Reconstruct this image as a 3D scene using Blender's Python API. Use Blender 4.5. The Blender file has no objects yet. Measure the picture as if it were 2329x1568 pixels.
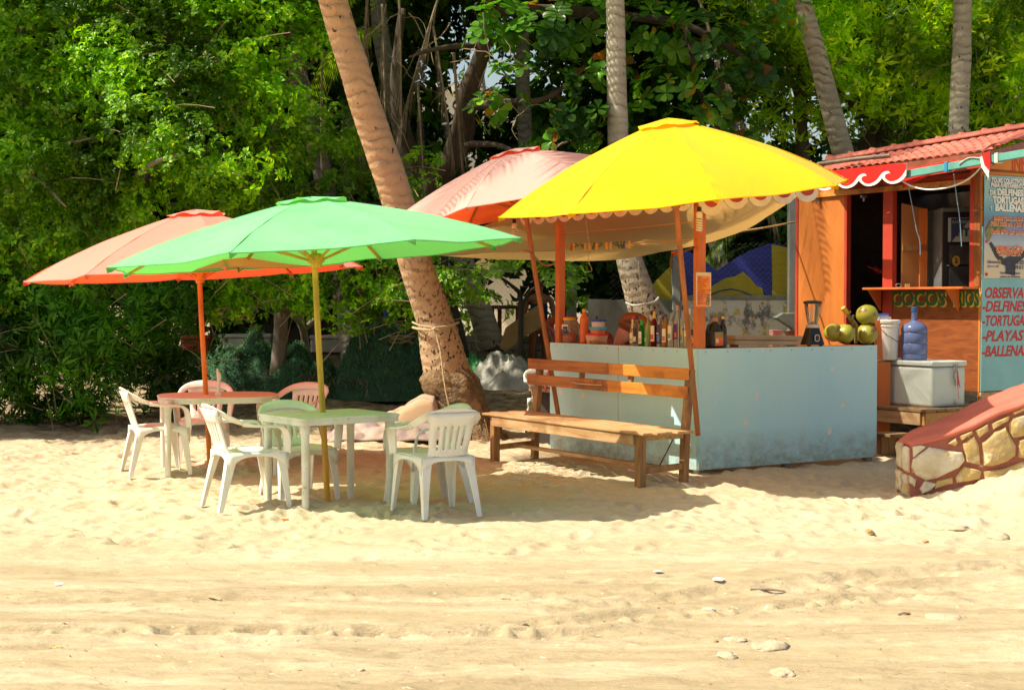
import bpy, math, random
import numpy as np
from mathutils import Vector, Matrix, noise
R = math.radians
random.seed(11); rng = np.random.default_rng(11)
V = Vector
# ---------------------------------------------------------------- camera, light, exposure
FPX, CXP, CYP, HOR = 3373.0, 1164.5, 784.0, 685.0      # photo measured at 2329 x 1568
CAM = V((0, 0, 1.6)); PITCH = math.atan((CYP - HOR) / FPX)
scn = bpy.context.scene
col = scn.collection
cd = bpy.data.cameras.new('camera'); cam = bpy.data.objects.new('camera', cd); col.objects.link(cam)
cam.location = CAM; cam.rotation_euler = (R(90) - PITCH, 0, 0)
cd.sensor_width = 36; cd.lens = 36 * FPX / 2329; cd.clip_end = 800; cd.clip_start = .1
scn.camera = cam
SUN = V((1, .22, -math.tan(R(52)) * 1.024)).normalized()
w = bpy.data.worlds.new('World'); scn.world = w; w.use_nodes = True
nt = w.node_tree; nt.nodes.clear()
bg = nt.nodes.new('ShaderNodeBackground'); out = nt.nodes.new('ShaderNodeOutputWorld')
sk = nt.nodes.new('ShaderNodeTexSky'); sk.sky_type = 'NISHITA'; sk.sun_disc = False
sk.sun_elevation = R(52); sk.sun_rotation = math.atan2(-SUN.x, -SUN.y); sk.air_density = 1.0; sk.dust_density = 3.0
bg.inputs[1].default_value = .13
tn = nt.nodes.new('ShaderNodeMix'); tn.data_type = 'RGBA'; tn.blend_type = 'MULTIPLY'; tn.inputs[0].default_value = 1; tn.inputs[7].default_value = (1, .94, .80, 1)   # warm white balance of the photograph
nt.links.new(sk.outputs[0], tn.inputs[6]); nt.links.new(tn.outputs[2], bg.inputs[0]); nt.links.new(bg.outputs[0], out.inputs[0])
sl = bpy.data.lights.new('sun', 'SUN'); sl.energy = 5.0; sl.angle = R(.5); sl.color = (1, .90, .72)
so = bpy.data.objects.new('sun', sl); col.objects.link(so)
so.rotation_euler = SUN.to_track_quat('-Z', 'Y').to_euler()
scn.view_settings.view_transform = 'Standard'; scn.view_settings.look = 'None'
scn.view_settings.exposure = .58; scn.view_settings.gamma = 1
scn.render.engine = 'CYCLES'

# ---------------------------------------------------------------- measuring helpers
FW = V((0, math.cos(PITCH), -math.sin(PITCH))); UP = V((0, math.sin(PITCH), math.cos(PITCH)))
def at(px, py, Y):
    d = V(((px - CXP), 0, 0)) + FW * FPX + UP * (CYP - py)
    return CAM + d * (Y / d.y)
def atz(px, py, z):
    d = V(((px - CXP), 0, 0)) + FW * FPX + UP * (CYP - py)
    return CAM + d * ((z - CAM.z) / d.z)
def online(px, base, d):          # distance along base + t*d (plan view) at which photo column px is met
    k = (px - CXP) / FPX
    k *= 1.0
    return (base.x - k * base.y) / (k * d.y - d.x)

# ---------------------------------------------------------------- object helpers
def link(o, parent=None):
    col.objects.link(o)
    if parent is not None: o.parent = parent
    return o
def tag(o, label=None, cat=None, group=None, kind=None):
    if label: o['label'] = label
    if cat: o['category'] = cat
    if group: o['group'] = group
    if kind: o['kind'] = kind
    return o
def thing(name, label, cat, loc=(0, 0, 0), rz=0, group=None):
    o = bpy.data.objects.new(name, None); o.empty_display_size = .1
    o.location = loc; o.rotation_euler = (0, 0, rz)
    return tag(link(o), label, cat, group)
def copy_tree(o, parent=None):
    c = o.copy(); col.objects.link(c); c.parent = parent
    for ch in list(o.children): copy_tree(ch, c)
    return c
def inst(o, name, parent, M):
    c = bpy.data.objects.new(name, o.data); link(c, parent); c.matrix_local = M
    return c

class MB:
    def __init__(s): s.v = []; s.f = []
    def add(s, vs, fs, M=None):
        n = len(s.v)
        s.v += [tuple(M @ V(p)) if M is not None else tuple(p) for p in vs]
        s.f += [tuple(i + n for i in f) for f in fs]
        return s
    def box(s, c, d, rz=0, M=None):
        x, y, z = d[0] / 2, d[1] / 2, d[2] / 2
        T = Matrix.Translation(c) @ Matrix.Rotation(rz, 4, 'Z')
        if M is not None: T = M @ T
        vs = [(a * x, b * y, e * z) for a in (-1, 1) for b in (-1, 1) for e in (-1, 1)]
        return s.add(vs, [(0, 1, 3, 2), (4, 6, 7, 5), (0, 4, 5, 1), (2, 3, 7, 6), (0, 2, 6, 4), (1, 5, 7, 3)], T)
    def bar(s, p, q, wd, ht, up=(0, 0, 1), wd2=None, ht2=None):
        p, q = V(p), V(q); d = (q - p).normalized(); u = V(up)
        sx = d.cross(u)
        if sx.length < 1e-4: sx = d.cross(V((1, 0, 0)))
        sx.normalize(); u = sx.cross(d).normalized()
        w2 = wd if wd2 is None else wd2; h2 = ht if ht2 is None else ht2
        vs = []
        for c, a, b in ((p, wd, ht), (q, w2, h2)):
            for i, j in ((-1, -1), (1, -1), (1, 1), (-1, 1)): vs.append(c + sx * (i * a / 2) + u * (j * b / 2))
        return s.add(vs, [(0, 1, 2, 3), (7, 6, 5, 4), (0, 4, 5, 1), (1, 5, 6, 2), (2, 6, 7, 3), (3, 7, 4, 0)])
    def tube(s, pts, rs, n=10, cap=True, rough=0, seed=0):
        pts = [V(p) for p in pts]
        if not hasattr(rs, '__len__'): rs = [rs] * len(pts)
        vs = []; fs = []; prev = None
        for i, p in enumerate(pts):
            d = (pts[min(i + 1, len(pts) - 1)] - pts[max(i - 1, 0)])
            d = d.normalized() if d.length > 1e-9 else V((0, 0, 1))
            if prev is None:
                a = d.cross(V((0, 1, 0)))
                if a.length < .2: a = d.cross(V((1, 0, 0)))
            else: a = prev - d * prev.dot(d)
            a.normalize(); prev = a; b = d.cross(a)
            for k in range(n):
                th = 2 * math.pi * k / n; r = rs[i]
                if rough: r *= 1 + rough * noise.noise(V((math.cos(th) * 1.5, math.sin(th) * 1.5, i * .35 + seed)))
                vs.append(p + (a * math.cos(th) + b * math.sin(th)) * r)
        for i in range(len(pts) - 1):
            for k in range(n):
                k2 = (k + 1) % n
                fs.append((i * n + k, i * n + k2, (i + 1) * n + k2, (i + 1) * n + k))
        if cap: fs += [tuple(range(n))[::-1], tuple(range((len(pts) - 1) * n, len(pts) * n))]
        return s.add(vs, fs)
    def lathe(s, prof, n=20, c=(0, 0, 0), M=None, sx=1, sy=1):
        vs = []; fs = []
        for r, z in prof:
            for k in range(n):
                a = 2 * math.pi * k / n
                vs.append((c[0] + r * math.cos(a) * sx, c[1] + r * math.sin(a) * sy, c[2] + z))
        for i in range(len(prof) - 1):
            for k in range(n):
                k2 = (k + 1) % n; fs.append((i * n + k, i * n + k2, (i + 1) * n + k2, (i + 1) * n + k))
        fs += [tuple(range(n))[::-1], tuple(range((len(prof) - 1) * n, len(prof) * n))]
        return s.add(vs, fs, M)
    def prism(s, poly, h0, h1, M=None):       # polygon in local xy, extruded along local z
        n = len(poly)
        a = sum(poly[i][0] * poly[(i + 1) % n][1] - poly[(i + 1) % n][0] * poly[i][1] for i in range(n))
        if a < 0: poly = poly[::-1]
        vs = [(x, y, h0) for x, y in poly] + [(x, y, h1) for x, y in poly]
        fs = [tuple(range(n))[::-1], tuple(range(n, 2 * n))] + [(i, (i + 1) % n, n + (i + 1) % n, n + i) for i in range(n)]
        return s.add(vs, fs, M)
    def grid(s, fn, nu, nv, closed=False):
        vs = [fn(i / nu, j / nv) for i in range(nu + 1) for j in range(nv + 1)]
        fs = [(i * (nv + 1) + j, (i + 1) * (nv + 1) + j, (i + 1) * (nv + 1) + j + 1, i * (nv + 1) + j + 1) for i in range(nu) for j in range(nv)]
        return s.add(vs, fs)
    def build(s, name, m, parent=None, smooth=0, bevel=0, seg=2, solid=0, sub=0):
        me = bpy.data.meshes.new(name); me.from_pydata([tuple(p) for p in s.v], [], s.f); me.update()
        if m: me.materials.append(m)
        if smooth:
            me.polygons.foreach_set('use_smooth', [True] * len(me.polygons))
            if smooth < 180: me.set_sharp_from_angle(angle=R(smooth))
        o = link(bpy.data.objects.new(name, me), parent)
        if solid:
            k = o.modifiers.new('s', 'SOLIDIFY'); k.thickness = solid; k.offset = 0
        if bevel:
            k = o.modifiers.new('b', 'BEVEL'); k.width = bevel; k.segments = seg; k.limit_method = 'ANGLE'; k.angle_limit = R(35)
        if sub:
            k = o.modifiers.new('u', 'SUBSURF'); k.levels = sub; k.render_levels = sub
        return o
def frame(o, x, z=None, up=None):      # matrix with local x, local y=up, local z = x cross up, at o
    x = V(x).normalized(); up = V(up or (0, 0, 1)); n = x.cross(up).normalized(); up = n.cross(x)
    M = Matrix((x, up, n)).transposed().to_4x4(); M.translation = V(o); return M

def text(body, size, M, m, parent, name='lettering', ext=.002, off=0, shear=0, sx=1, align='LEFT', sp=1, lift=0, ls=1, fit=None):
    cu = bpy.data.curves.new(name, 'FONT'); cu.body = body; cu.size = size; cu.extrude = ext; cu.offset = off
    cu.shear = shear; cu.align_x = align; cu.space_character = sp; cu.resolution_u = 3; cu.space_line = ls
    tmp = bpy.data.objects.new('t', cu)
    me = bpy.data.meshes.new_from_object(tmp)
    bpy.data.objects.remove(tmp)
    me.name = name
    if fit:
        xs = [v.co.x for v in me.vertices]; sx = fit / (max(xs) - min(xs))
    me.transform(M @ Matrix.Translation((0, 0, lift)) @ Matrix.Diagonal((sx, 1, 1, 1)))
    me.materials.clear(); me.materials.append(m)
    o = bpy.data.objects.new(name, me); link(o, parent)
    return o

def npmesh(name, verts, faces, m, parent=None, smooth=False):
    me = bpy.data.meshes.new(name); nv = len(verts); nf = len(faces); k = faces.shape[1]
    me.vertices.add(nv); me.vertices.foreach_set('co', np.asarray(verts, np.float32).ravel())
    me.loops.add(nf * k); me.loops.foreach_set('vertex_index', np.asarray(faces, np.int32).ravel())
    me.polygons.add(nf); me.polygons.foreach_set('loop_start', np.arange(0, nf * k, k, dtype=np.int32))
    me.polygons.foreach_set('loop_total', np.full(nf, k, np.int32))
    if smooth: me.polygons.foreach_set('use_smooth', np.ones(nf, bool))
    me.update(calc_edges=True); me.materials.append(m)
    return link(bpy.data.objects.new(name, me), parent)

# ---------------------------------------------------------------- materials
def N(nt, t, **kw):
    n = nt.nodes.new(t)
    for k, v in kw.items():
        if k.startswith('i_'): n.inputs[int(k[2:]) if k[2:].isdigit() else k[2:]].default_value = v
        else: setattr(n, k, v)
    return n
def c4(c): return (c[0], c[1], c[2], 1)
def base(name):
    m = bpy.data.materials.new(name); m.use_nodes = True; nt = m.node_tree
    return m, nt, nt.nodes['Principled BSDF'], nt.nodes['Material Output']
def ramp(nt, fac, stops):
    r = nt.nodes.new('ShaderNodeValToRGB'); e = r.color_ramp.elements
    while len(e) < len(stops): e.new(.5)
    for i, (p, c) in enumerate(stops): e[i].position = p; e[i].color = c4(c) if len(c) == 3 else c
    nt.links.new(fac, r.inputs[0]); return r.outputs[0]
def mixc(nt, fac, a, b, mode='MIX'):
    m = nt.nodes.new('ShaderNodeMix'); m.data_type = 'RGBA'; m.blend_type = mode
    for s, x in ((m.inputs[0], fac), (m.inputs[6], a), (m.inputs[7], b)):
        if isinstance(x, (int, float)): s.default_value = x
        elif isinstance(x, tuple): s.default_value = c4(x)
        else: nt.links.new(x, s)
    return m.outputs[2]
def noisef(nt, scale, detail=4, rough=.55, sc=(1, 1, 1), coord='Object', dist=0):
    tc = nt.nodes.new('ShaderNodeTexCoord'); mp = nt.nodes.new('ShaderNodeMapping'); mp.inputs['Scale'].default_value = sc
    if coord == 'Position':
        g = nt.nodes.new('ShaderNodeNewGeometry'); nt.links.new(g.outputs['Position'], mp.inputs[0])
    else: nt.links.new(tc.outputs[coord], mp.inputs[0])
    n = N(nt, 'ShaderNodeTexNoise'); n.inputs['Scale'].default_value = scale; n.inputs['Detail'].default_value = detail
    n.inputs['Roughness'].default_value = rough; n.inputs['Distortion'].default_value = dist
    nt.links.new(mp.outputs[0], n.inputs['Vector']); return n.outputs[0]
def addbump(nt, b, h, strength=.3, dist=.01):
    bp = nt.nodes.new('ShaderNodeBump'); bp.inputs['Strength'].default_value = strength; bp.inputs['Distance'].default_value = dist
    nt.links.new(h, bp.inputs['Height'])
    if b.inputs['Normal'].is_linked: nt.links.new(b.inputs['Normal'].links[0].from_socket, bp.inputs['Normal'])
    nt.links.new(bp.outputs[0], b.inputs['Normal'])
MC = {}
def mat(name, c, rough=.55, c2=None, scale=6, sc=(1, 1, 1), lo=.4, hi=.65, bump=0, bscale=40, bd=.01, metal=0, spec=.5, trl=0, trlc=None, spots=None, coord='Object', dist=0):
    if name in MC: return MC[name]
    m, nt, b, o = base(name)
    c2 = c2 or tuple(x * .8 for x in c)
    n = noisef(nt, scale, 5, .6, sc, coord, dist)
    cc = ramp(nt, n, [(lo, c), (hi, c2)])
    if spots:                                  # (colour, scale, threshold)
        n2 = noisef(nt, spots[1], 3, .6, (1, 1, 1), coord)
        f = ramp(nt, n2, [(spots[2], (0, 0, 0)), (min(1, spots[2] + .04), (1, 1, 1))])
        cc = mixc(nt, f, cc, spots[0])
    nt.links.new(cc, b.inputs['Base Color'])
    b.inputs['Roughness'].default_value = rough; b.inputs['Metallic'].default_value = metal
    b.inputs['Specular IOR Level'].default_value = spec
    if bump: addbump(nt, b, noisef(nt, bscale, 4, .6, sc, coord), bump, bd)
    if trl:
        t = nt.nodes.new('ShaderNodeBsdfTranslucent'); mx = nt.nodes.new('ShaderNodeMixShader'); mx.inputs[0].default_value = trl
        if trlc: t.inputs[0].default_value = c4(trlc)
        else: nt.links.new(cc, t.inputs[0])
        nt.links.new(b.outputs[0], mx.inputs[1]); nt.links.new(t.outputs[0], mx.inputs[2]); nt.links.new(mx.outputs[0], o.inputs[0])
    MC[name] = m; return m
def leafmat(name, cols, trl=.35, rough=.38, bright=(.5, .75, .08)):
    m, nt, b, o = base(name)
    g = nt.nodes.new('ShaderNodeNewGeometry')
    cc = ramp(nt, g.outputs['Random Per Island'], [(i / (len(cols) - 1), c) for i, c in enumerate(cols)])
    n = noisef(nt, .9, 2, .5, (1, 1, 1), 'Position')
    f = ramp(nt, n, [(.36, (.38, .42, .42)), (.6, (1.9, 1.75, 1.15))])  # lit and shaded clumps put into the leaf colour as noise patches
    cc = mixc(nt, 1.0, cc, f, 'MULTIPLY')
    nt.links.new(cc, b.inputs['Base Color']); b.inputs['Roughness'].default_value = rough; b.inputs['Specular IOR Level'].default_value = .2
    t = nt.nodes.new('ShaderNodeBsdfTranslucent'); mx = nt.nodes.new('ShaderNodeMixShader'); mx.inputs[0].default_value = trl
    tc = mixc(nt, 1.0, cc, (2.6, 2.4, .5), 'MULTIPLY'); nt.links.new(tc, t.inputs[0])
    nt.links.new(b.outputs[0], mx.inputs[1]); nt.links.new(t.outputs[0], mx.inputs[2]); nt.links.new(mx.outputs[0], o.inputs[0])
    return m
def glass(name, c, rough=.03, tr=.9, ior=1.3):
    if name in MC: return MC[name]
    m, nt, b, o = base(name); b.inputs['Base Color'].default_value = c4(c); b.inputs['Roughness'].default_value = rough
    b.inputs['Transmission Weight'].default_value = tr; b.inputs['IOR'].default_value = ior
    MC[name] = m; return m
def flat(name, c, rough=.5, metal=0, spec=.5):
    return mat(name, c, rough, tuple(x * .88 for x in c), 9, metal=metal, spec=spec)

def woodmat(name, c, c2, axis=0, scale=3, rough=.5, dirt=None, knots=True):
    if name in MC: return MC[name]
    m, nt, b, o = base(name)
    sc = [9, 9, 9]; sc[axis] = .7
    n = noisef(nt, scale, 6, .65, tuple(sc), dist=.6); cc = ramp(nt, n, [(.35, c2), (.55, c), (.75, tuple(min(1, x * 1.25) for x in c))])
    n2 = noisef(nt, scale * 1.1, 4, .6, (1, 1, 1)); f = ramp(nt, n2, [(.5, (0, 0, 0)), (.72, (1, 1, 1))])
    cc = mixc(nt, f, cc, dirt or tuple(x * .55 for x in c2))
    sc2 = [60, 60, 60]; sc2[axis] = 2
    nt.links.new(cc, b.inputs['Base Color']); b.inputs['Roughness'].default_value = rough
    addbump(nt, b, noisef(nt, 1.5, 3, .6, tuple(sc2)), .35, .004)
    MC[name] = m; return m

M_white = mat('white_plastic', (.80, .79, .74), .38, (.70, .68, .60), 5, bump=.12, bscale=90, bd=.003, spots=((.5, .42, .28), 13, .7))
M_whiteg = mat('aged_white_plastic', (.82, .81, .75), .42, (.66, .62, .5), 7, lo=.45, hi=.85, bump=.15, bscale=70, bd=.003, spots=((.45, .35, .2), 9, .72))
M_orange = mat('orange_paint', (.62, .17, .03), .5, (.5, .115, .02), 3, sc=(2, 2, .5), bump=.15, bscale=25, bd=.004)
M_ply = mat('orange_plywood', (.58, .19, .03), .6, (.42, .12, .02), 2.2, sc=(2.5, 2.5, .6), lo=.3, hi=.7, bump=.2, bscale=30, bd=.004, spots=((.3, .08, .01), 11, .71))
M_redp = mat('red_paint', (.46, .045, .02), .6, (.33, .035, .018), 3, bump=.15, bscale=30)
M_dark = mat('dark_void_board', (.03, .022, .018), .8)
M_black = flat('black_plastic', (.012, .012, .014), .3)
M_steel = mat('dull_metal', (.35, .34, .33), .4, metal=.8)
M_rope = mat('pale_rope', (.55, .45, .28), .9, (.35, .27, .15), 60, bump=.5, bscale=120)
M_cord = mat('orange_cord', (.6, .26, .06), .8)
M_brown = mat('brown_strap', (.09, .035, .015), .7)
# ================================================================ ground
def vnoise(x, y, seed):
    g = np.random.default_rng(seed).random((256, 256))
    xi = np.floor(x).astype(int); yi = np.floor(y).astype(int); fx = x - xi; fy = y - yi
    fx = fx * fx * (3 - 2 * fx); fy = fy * fy * (3 - 2 * fy)
    a = g[xi % 256, yi % 256]; b = g[(xi + 1) % 256, yi % 256]; c = g[xi % 256, (yi + 1) % 256]; d = g[(xi + 1) % 256, (yi + 1) % 256]
    return (a * (1 - fx) + b * fx) * (1 - fy) + (c * (1 - fx) + d * fx) * fy - .5
def sstep(a, b, x):
    t = np.clip((x - a) / (b - a), 0, 1); return t * t * (3 - 2 * t)
def gbase(x, y):
    x = np.asarray(x, float); y = np.asarray(y, float)
    z = .1 * np.clip(y - 17.6, 0, 7)
    z = z + .24 * sstep(3.25, 4.6, x) * sstep(10.2, 12.1, y) * (1 - sstep(12.5, 13.6, y)) + .1 * sstep(3, 6, x) * sstep(9, 11, y)* (1 - sstep(12.5, 13.6, y))
    z = z - .03 * sstep(2.2, 3.2, x) * sstep(12.2, 13, y) * (1 - sstep(14.5, 15.5, y))
    return z
def graded(lo, a, b, hi, d, k=1.25):
    mid = list(np.arange(a, b, d)); l = []; s = d; p = a
    while p > lo: s *= k; p -= s; l.append(p)
    r = []; s = d; p = mid[-1]
    while p < hi: s *= k; p += s; r.append(p)
    return np.array(l[::-1] + mid + r)
XS = graded(-150, -5.4, 6.2, 150, .022); YS = graded(-40, 9.0, 19.2, 260, .025); _i = np.searchsorted(YS, 9.0); YS = np.concatenate([graded(-40, 5.2, 9.0, 9.01, .013)[:-1], YS[_i:]]); YS = np.unique(YS[np.concatenate([[True], np.diff(YS) > 1e-4])])
GX, GY = np.meshgrid(XS, YS, indexing='ij')
GZ = gbase(GX, GY)
near = (1 - sstep(22, 30, GY))
soft = sstep(8.6, 11.2, GY + .25 * vnoise(GX * .8, GY * .8, 5) * 4)
GZ += near * (.07 * vnoise(GX * .45, GY * .55, 1) + .042 * vnoise(GX * 1.3, GY * 1.6, 2) * (.4 + soft))
GZ += near * (.026 * soft + .012) * vnoise(GX * 3.2, GY * 5.2, 3) + near * (.018 * soft + .009) * vnoise(GX * 7.5, GY * 10, 4)
GZ += near * (.009 * soft + .005) * vnoise(GX * 19, GY * 24, 6)
n8 = vnoise(GX * .5 + .12 * GY, GY * 7, 8)                       # drifts along the beach track
GZ += near * (1 - soft) * .008 * n8 + near * (1 - soft) * .004 * vnoise(GX * 2 + GY, GY * 22, 9)
def stamp(cx, cy, rx, ry, d, ang, rim=.35):
    r = max(rx, ry) * 2.2
    i0, i1 = np.searchsorted(XS, [cx - r, cx + r]); j0, j1 = np.searchsorted(YS, [cy - r, cy + r])
    if i1 <= i0 or j1 <= j0: return
    x = GX[i0:i1, j0:j1] - cx; y = GY[i0:i1, j0:j1] - cy
    u = (x * math.cos(ang) + y * math.sin(ang)) / rx; v = (-x * math.sin(ang) + y * math.cos(ang)) / ry
    q = u * u + v * v
    GZ[i0:i1, j0:j1] += -d * np.exp(-q * 1.6) + d * rim * np.exp(-(np.sqrt(q) - 1.35) ** 2 * 9)
rr = random.Random(3)
for i in range(2600):                                           # footprints in the soft sand
    y = rr.uniform(9.2, 18.5); x = rr.uniform(-5.5, 5.8)
    if rr.random() > .35 + .65 * min(1, max(0, (y - 9) / 2.5)): continue
    s = rr.uniform(.6, 1.15)
    stamp(x, y, .13 * s, .065 * s, rr.uniform(.009, .028), rr.uniform(0, 3.14), .45)
for i in range(420):
    stamp(rr.uniform(-3, 3), rr.uniform(5.5, 10), .1, .045, rr.uniform(.004, .014), rr.uniform(-.5, .5), .4)
for i in range(900):                                            # churned crumbs under the front table
    x = rr.gauss(-.9, .7); y = rr.gauss(11.1, .35); stamp(x, y, .035, .03, rr.uniform(-.018, .02), rr.uniform(0, 3), .2)
def rut(x0, y0, x1, y1, wd, d, tread=0):
    L = math.hypot(x1 - x0, y1 - y0); a = math.atan2(y1 - y0, x1 - x0)
    u = (GX - x0) * math.cos(a) + (GY - y0) * math.sin(a); v = -(GX - x0) * math.sin(a) + (GY - y0) * math.cos(a)
    v = v + .06 * vnoise(u * .9, u * 0 + y0, 12) + .03 * vnoise(u * 3, u * 0 + y0, 13)
    msk = sstep(-.3, .2, u) * (1 - sstep(L - .2, L + .3, u))
    prof = -d * np.exp(-(v / wd) ** 4) + d * .8 * np.exp(-((v - wd * 1.3) / (wd * .35)) ** 2) + d * .7 * np.exp(-((v + wd * 1.3) / (wd * .35)) ** 2)
    e = .5 + vnoise(u * 2.5, v * 8, 14)
    return msk * prof * (.5 + e) + (tread * msk * np.exp(-(v / wd) ** 4) * np.clip(vnoise(u * 15 + v * 6, v * 16, 15) * 2.6 + vnoise(u * 34, v * 36, 16) * .8 + .1, 0, 1) if tread else 0)
GZ += rut(-3, 6.95, .35, 7.12, .09, .03, .045)
GZ += rut(-.2, 7.2, 2.4, 8.0, .10, .025, .035)
GZ += rut(-3, 7.85, 3, 8.2, .14, .014, .012)
GZ += rut(.2, 7.7, 4, 9.2, .14, .028, .025)
GZ += rut(-3, 6.45, 2.5, 6.7, .1, .007)
def gz(x, y):
    i = min(max(np.searchsorted(XS, x) - 1, 0), len(XS) - 2); j = min(max(np.searchsorted(YS, y) - 1, 0), len(YS) - 2)
    fx = (x - XS[i]) / (XS[i + 1] - XS[i]); fy = (y - YS[j]) / (YS[j + 1] - YS[j])
    return float((GZ[i, j] * (1 - fx) + GZ[i + 1, j] * fx) * (1 - fy) + (GZ[i, j + 1] * (1 - fx) + GZ[i + 1, j + 1] * fx) * fy)

m, nt, b, o = base('beach_sand')
n1 = noisef(nt, 1.3, 6, .62, (.35, 1.6, 1), 'Position'); c1 = ramp(nt, n1, [(.36, (.56, .465, .315)), (.5, (.495, .405, .26)), (.66, (.415, .33, .195))])
geo = nt.nodes.new('ShaderNodeNewGeometry'); sp = nt.nodes.new('ShaderNodeSeparateXYZ'); nt.links.new(geo.outputs['Position'], sp.inputs[0])
mr = N(nt, 'ShaderNodeMapRange'); mr.inputs[1].default_value = 8.2; mr.inputs[2].default_value = 10.5; nt.links.new(sp.outputs[1], mr.inputs[0])
c1 = mixc(nt, mr.outputs[0], c1, ramp(nt, n1, [(.3, (.575, .485, .335)), (.7, (.50, .415, .275))]))
n5 = noisef(nt, 1.5, 7, .72, (.32, 1.7, 1), 'Position', dist=1.0); dk = ramp(nt, n5, [(.42, (0, 0, 0)), (.60, (.9, .9, .9))])
inv = N(nt, 'ShaderNodeMath', operation='SUBTRACT'); inv.inputs[0].default_value = 1; nt.links.new(mr.outputs[0], inv.inputs[1])
mu = N(nt, 'ShaderNodeMath', operation='MULTIPLY'); nt.links.new(inv.outputs[0], mu.inputs[0]); nt.links.new(dk, mu.inputs[1])
c1 = mixc(nt, mu.outputs[0], c1, (.35, .275, .16))
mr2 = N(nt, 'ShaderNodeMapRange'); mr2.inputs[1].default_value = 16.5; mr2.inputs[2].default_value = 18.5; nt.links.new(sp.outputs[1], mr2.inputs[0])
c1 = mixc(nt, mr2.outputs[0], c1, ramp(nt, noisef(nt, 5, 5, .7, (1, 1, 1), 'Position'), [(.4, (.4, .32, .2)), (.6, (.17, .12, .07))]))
n2 = noisef(nt, 26, 3, .7, (1, 1, 1), 'Position'); c1 = mixc(nt, ramp(nt, n2, [(.66, (0, 0, 0)), (.74, (.55, .55, .55))]), c1, (.32, .23, .12))
n3 = noisef(nt, 17, 2, .6, (1, 1.5, 1), 'Position'); c1 = mixc(nt, ramp(nt, n3, [(.70, (0, 0, 0)), (.74, (.7, .7, .7))]), c1, (.75, .68, .5))
n4 = noisef(nt, 260, 2, .8, (1, 1, 1), 'Position'); c1 = mixc(nt, .55, c1, ramp(nt, n4, [(.3, (.6, .6, .6)), (.7, (1.3, 1.3, 1.3))]), 'MULTIPLY')
nt.links.new(c1, b.inputs['Base Color']); b.inputs['Roughness'].default_value = .95; b.inputs['Specular IOR Level'].default_value = .15
addbump(nt, b, noisef(nt, 180, 3, .8, (1, 1, 1), 'Position'), .35, .004)
addbump(nt, b, noisef(nt, 22, 5, .65, (1, 1.8, 1), 'Position'), .6, .016)
addbump(nt, b, noisef(nt, 6, 6, .7, (.8, 2.2, 1), 'Position', dist=.8), .45, .04)
M_sand = m
nx, ny = GX.shape
idx = np.arange(nx * ny).reshape(nx, ny)
fc = np.stack([idx[:-1, :-1], idx[1:, :-1], idx[1:, 1:], idx[:-1, 1:]], -1).reshape(-1, 4)
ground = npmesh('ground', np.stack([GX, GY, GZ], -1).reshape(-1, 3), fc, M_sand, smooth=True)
tag(ground, 'pale trampled beach sand with footprints and tyre ruts', kind='structure')
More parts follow.
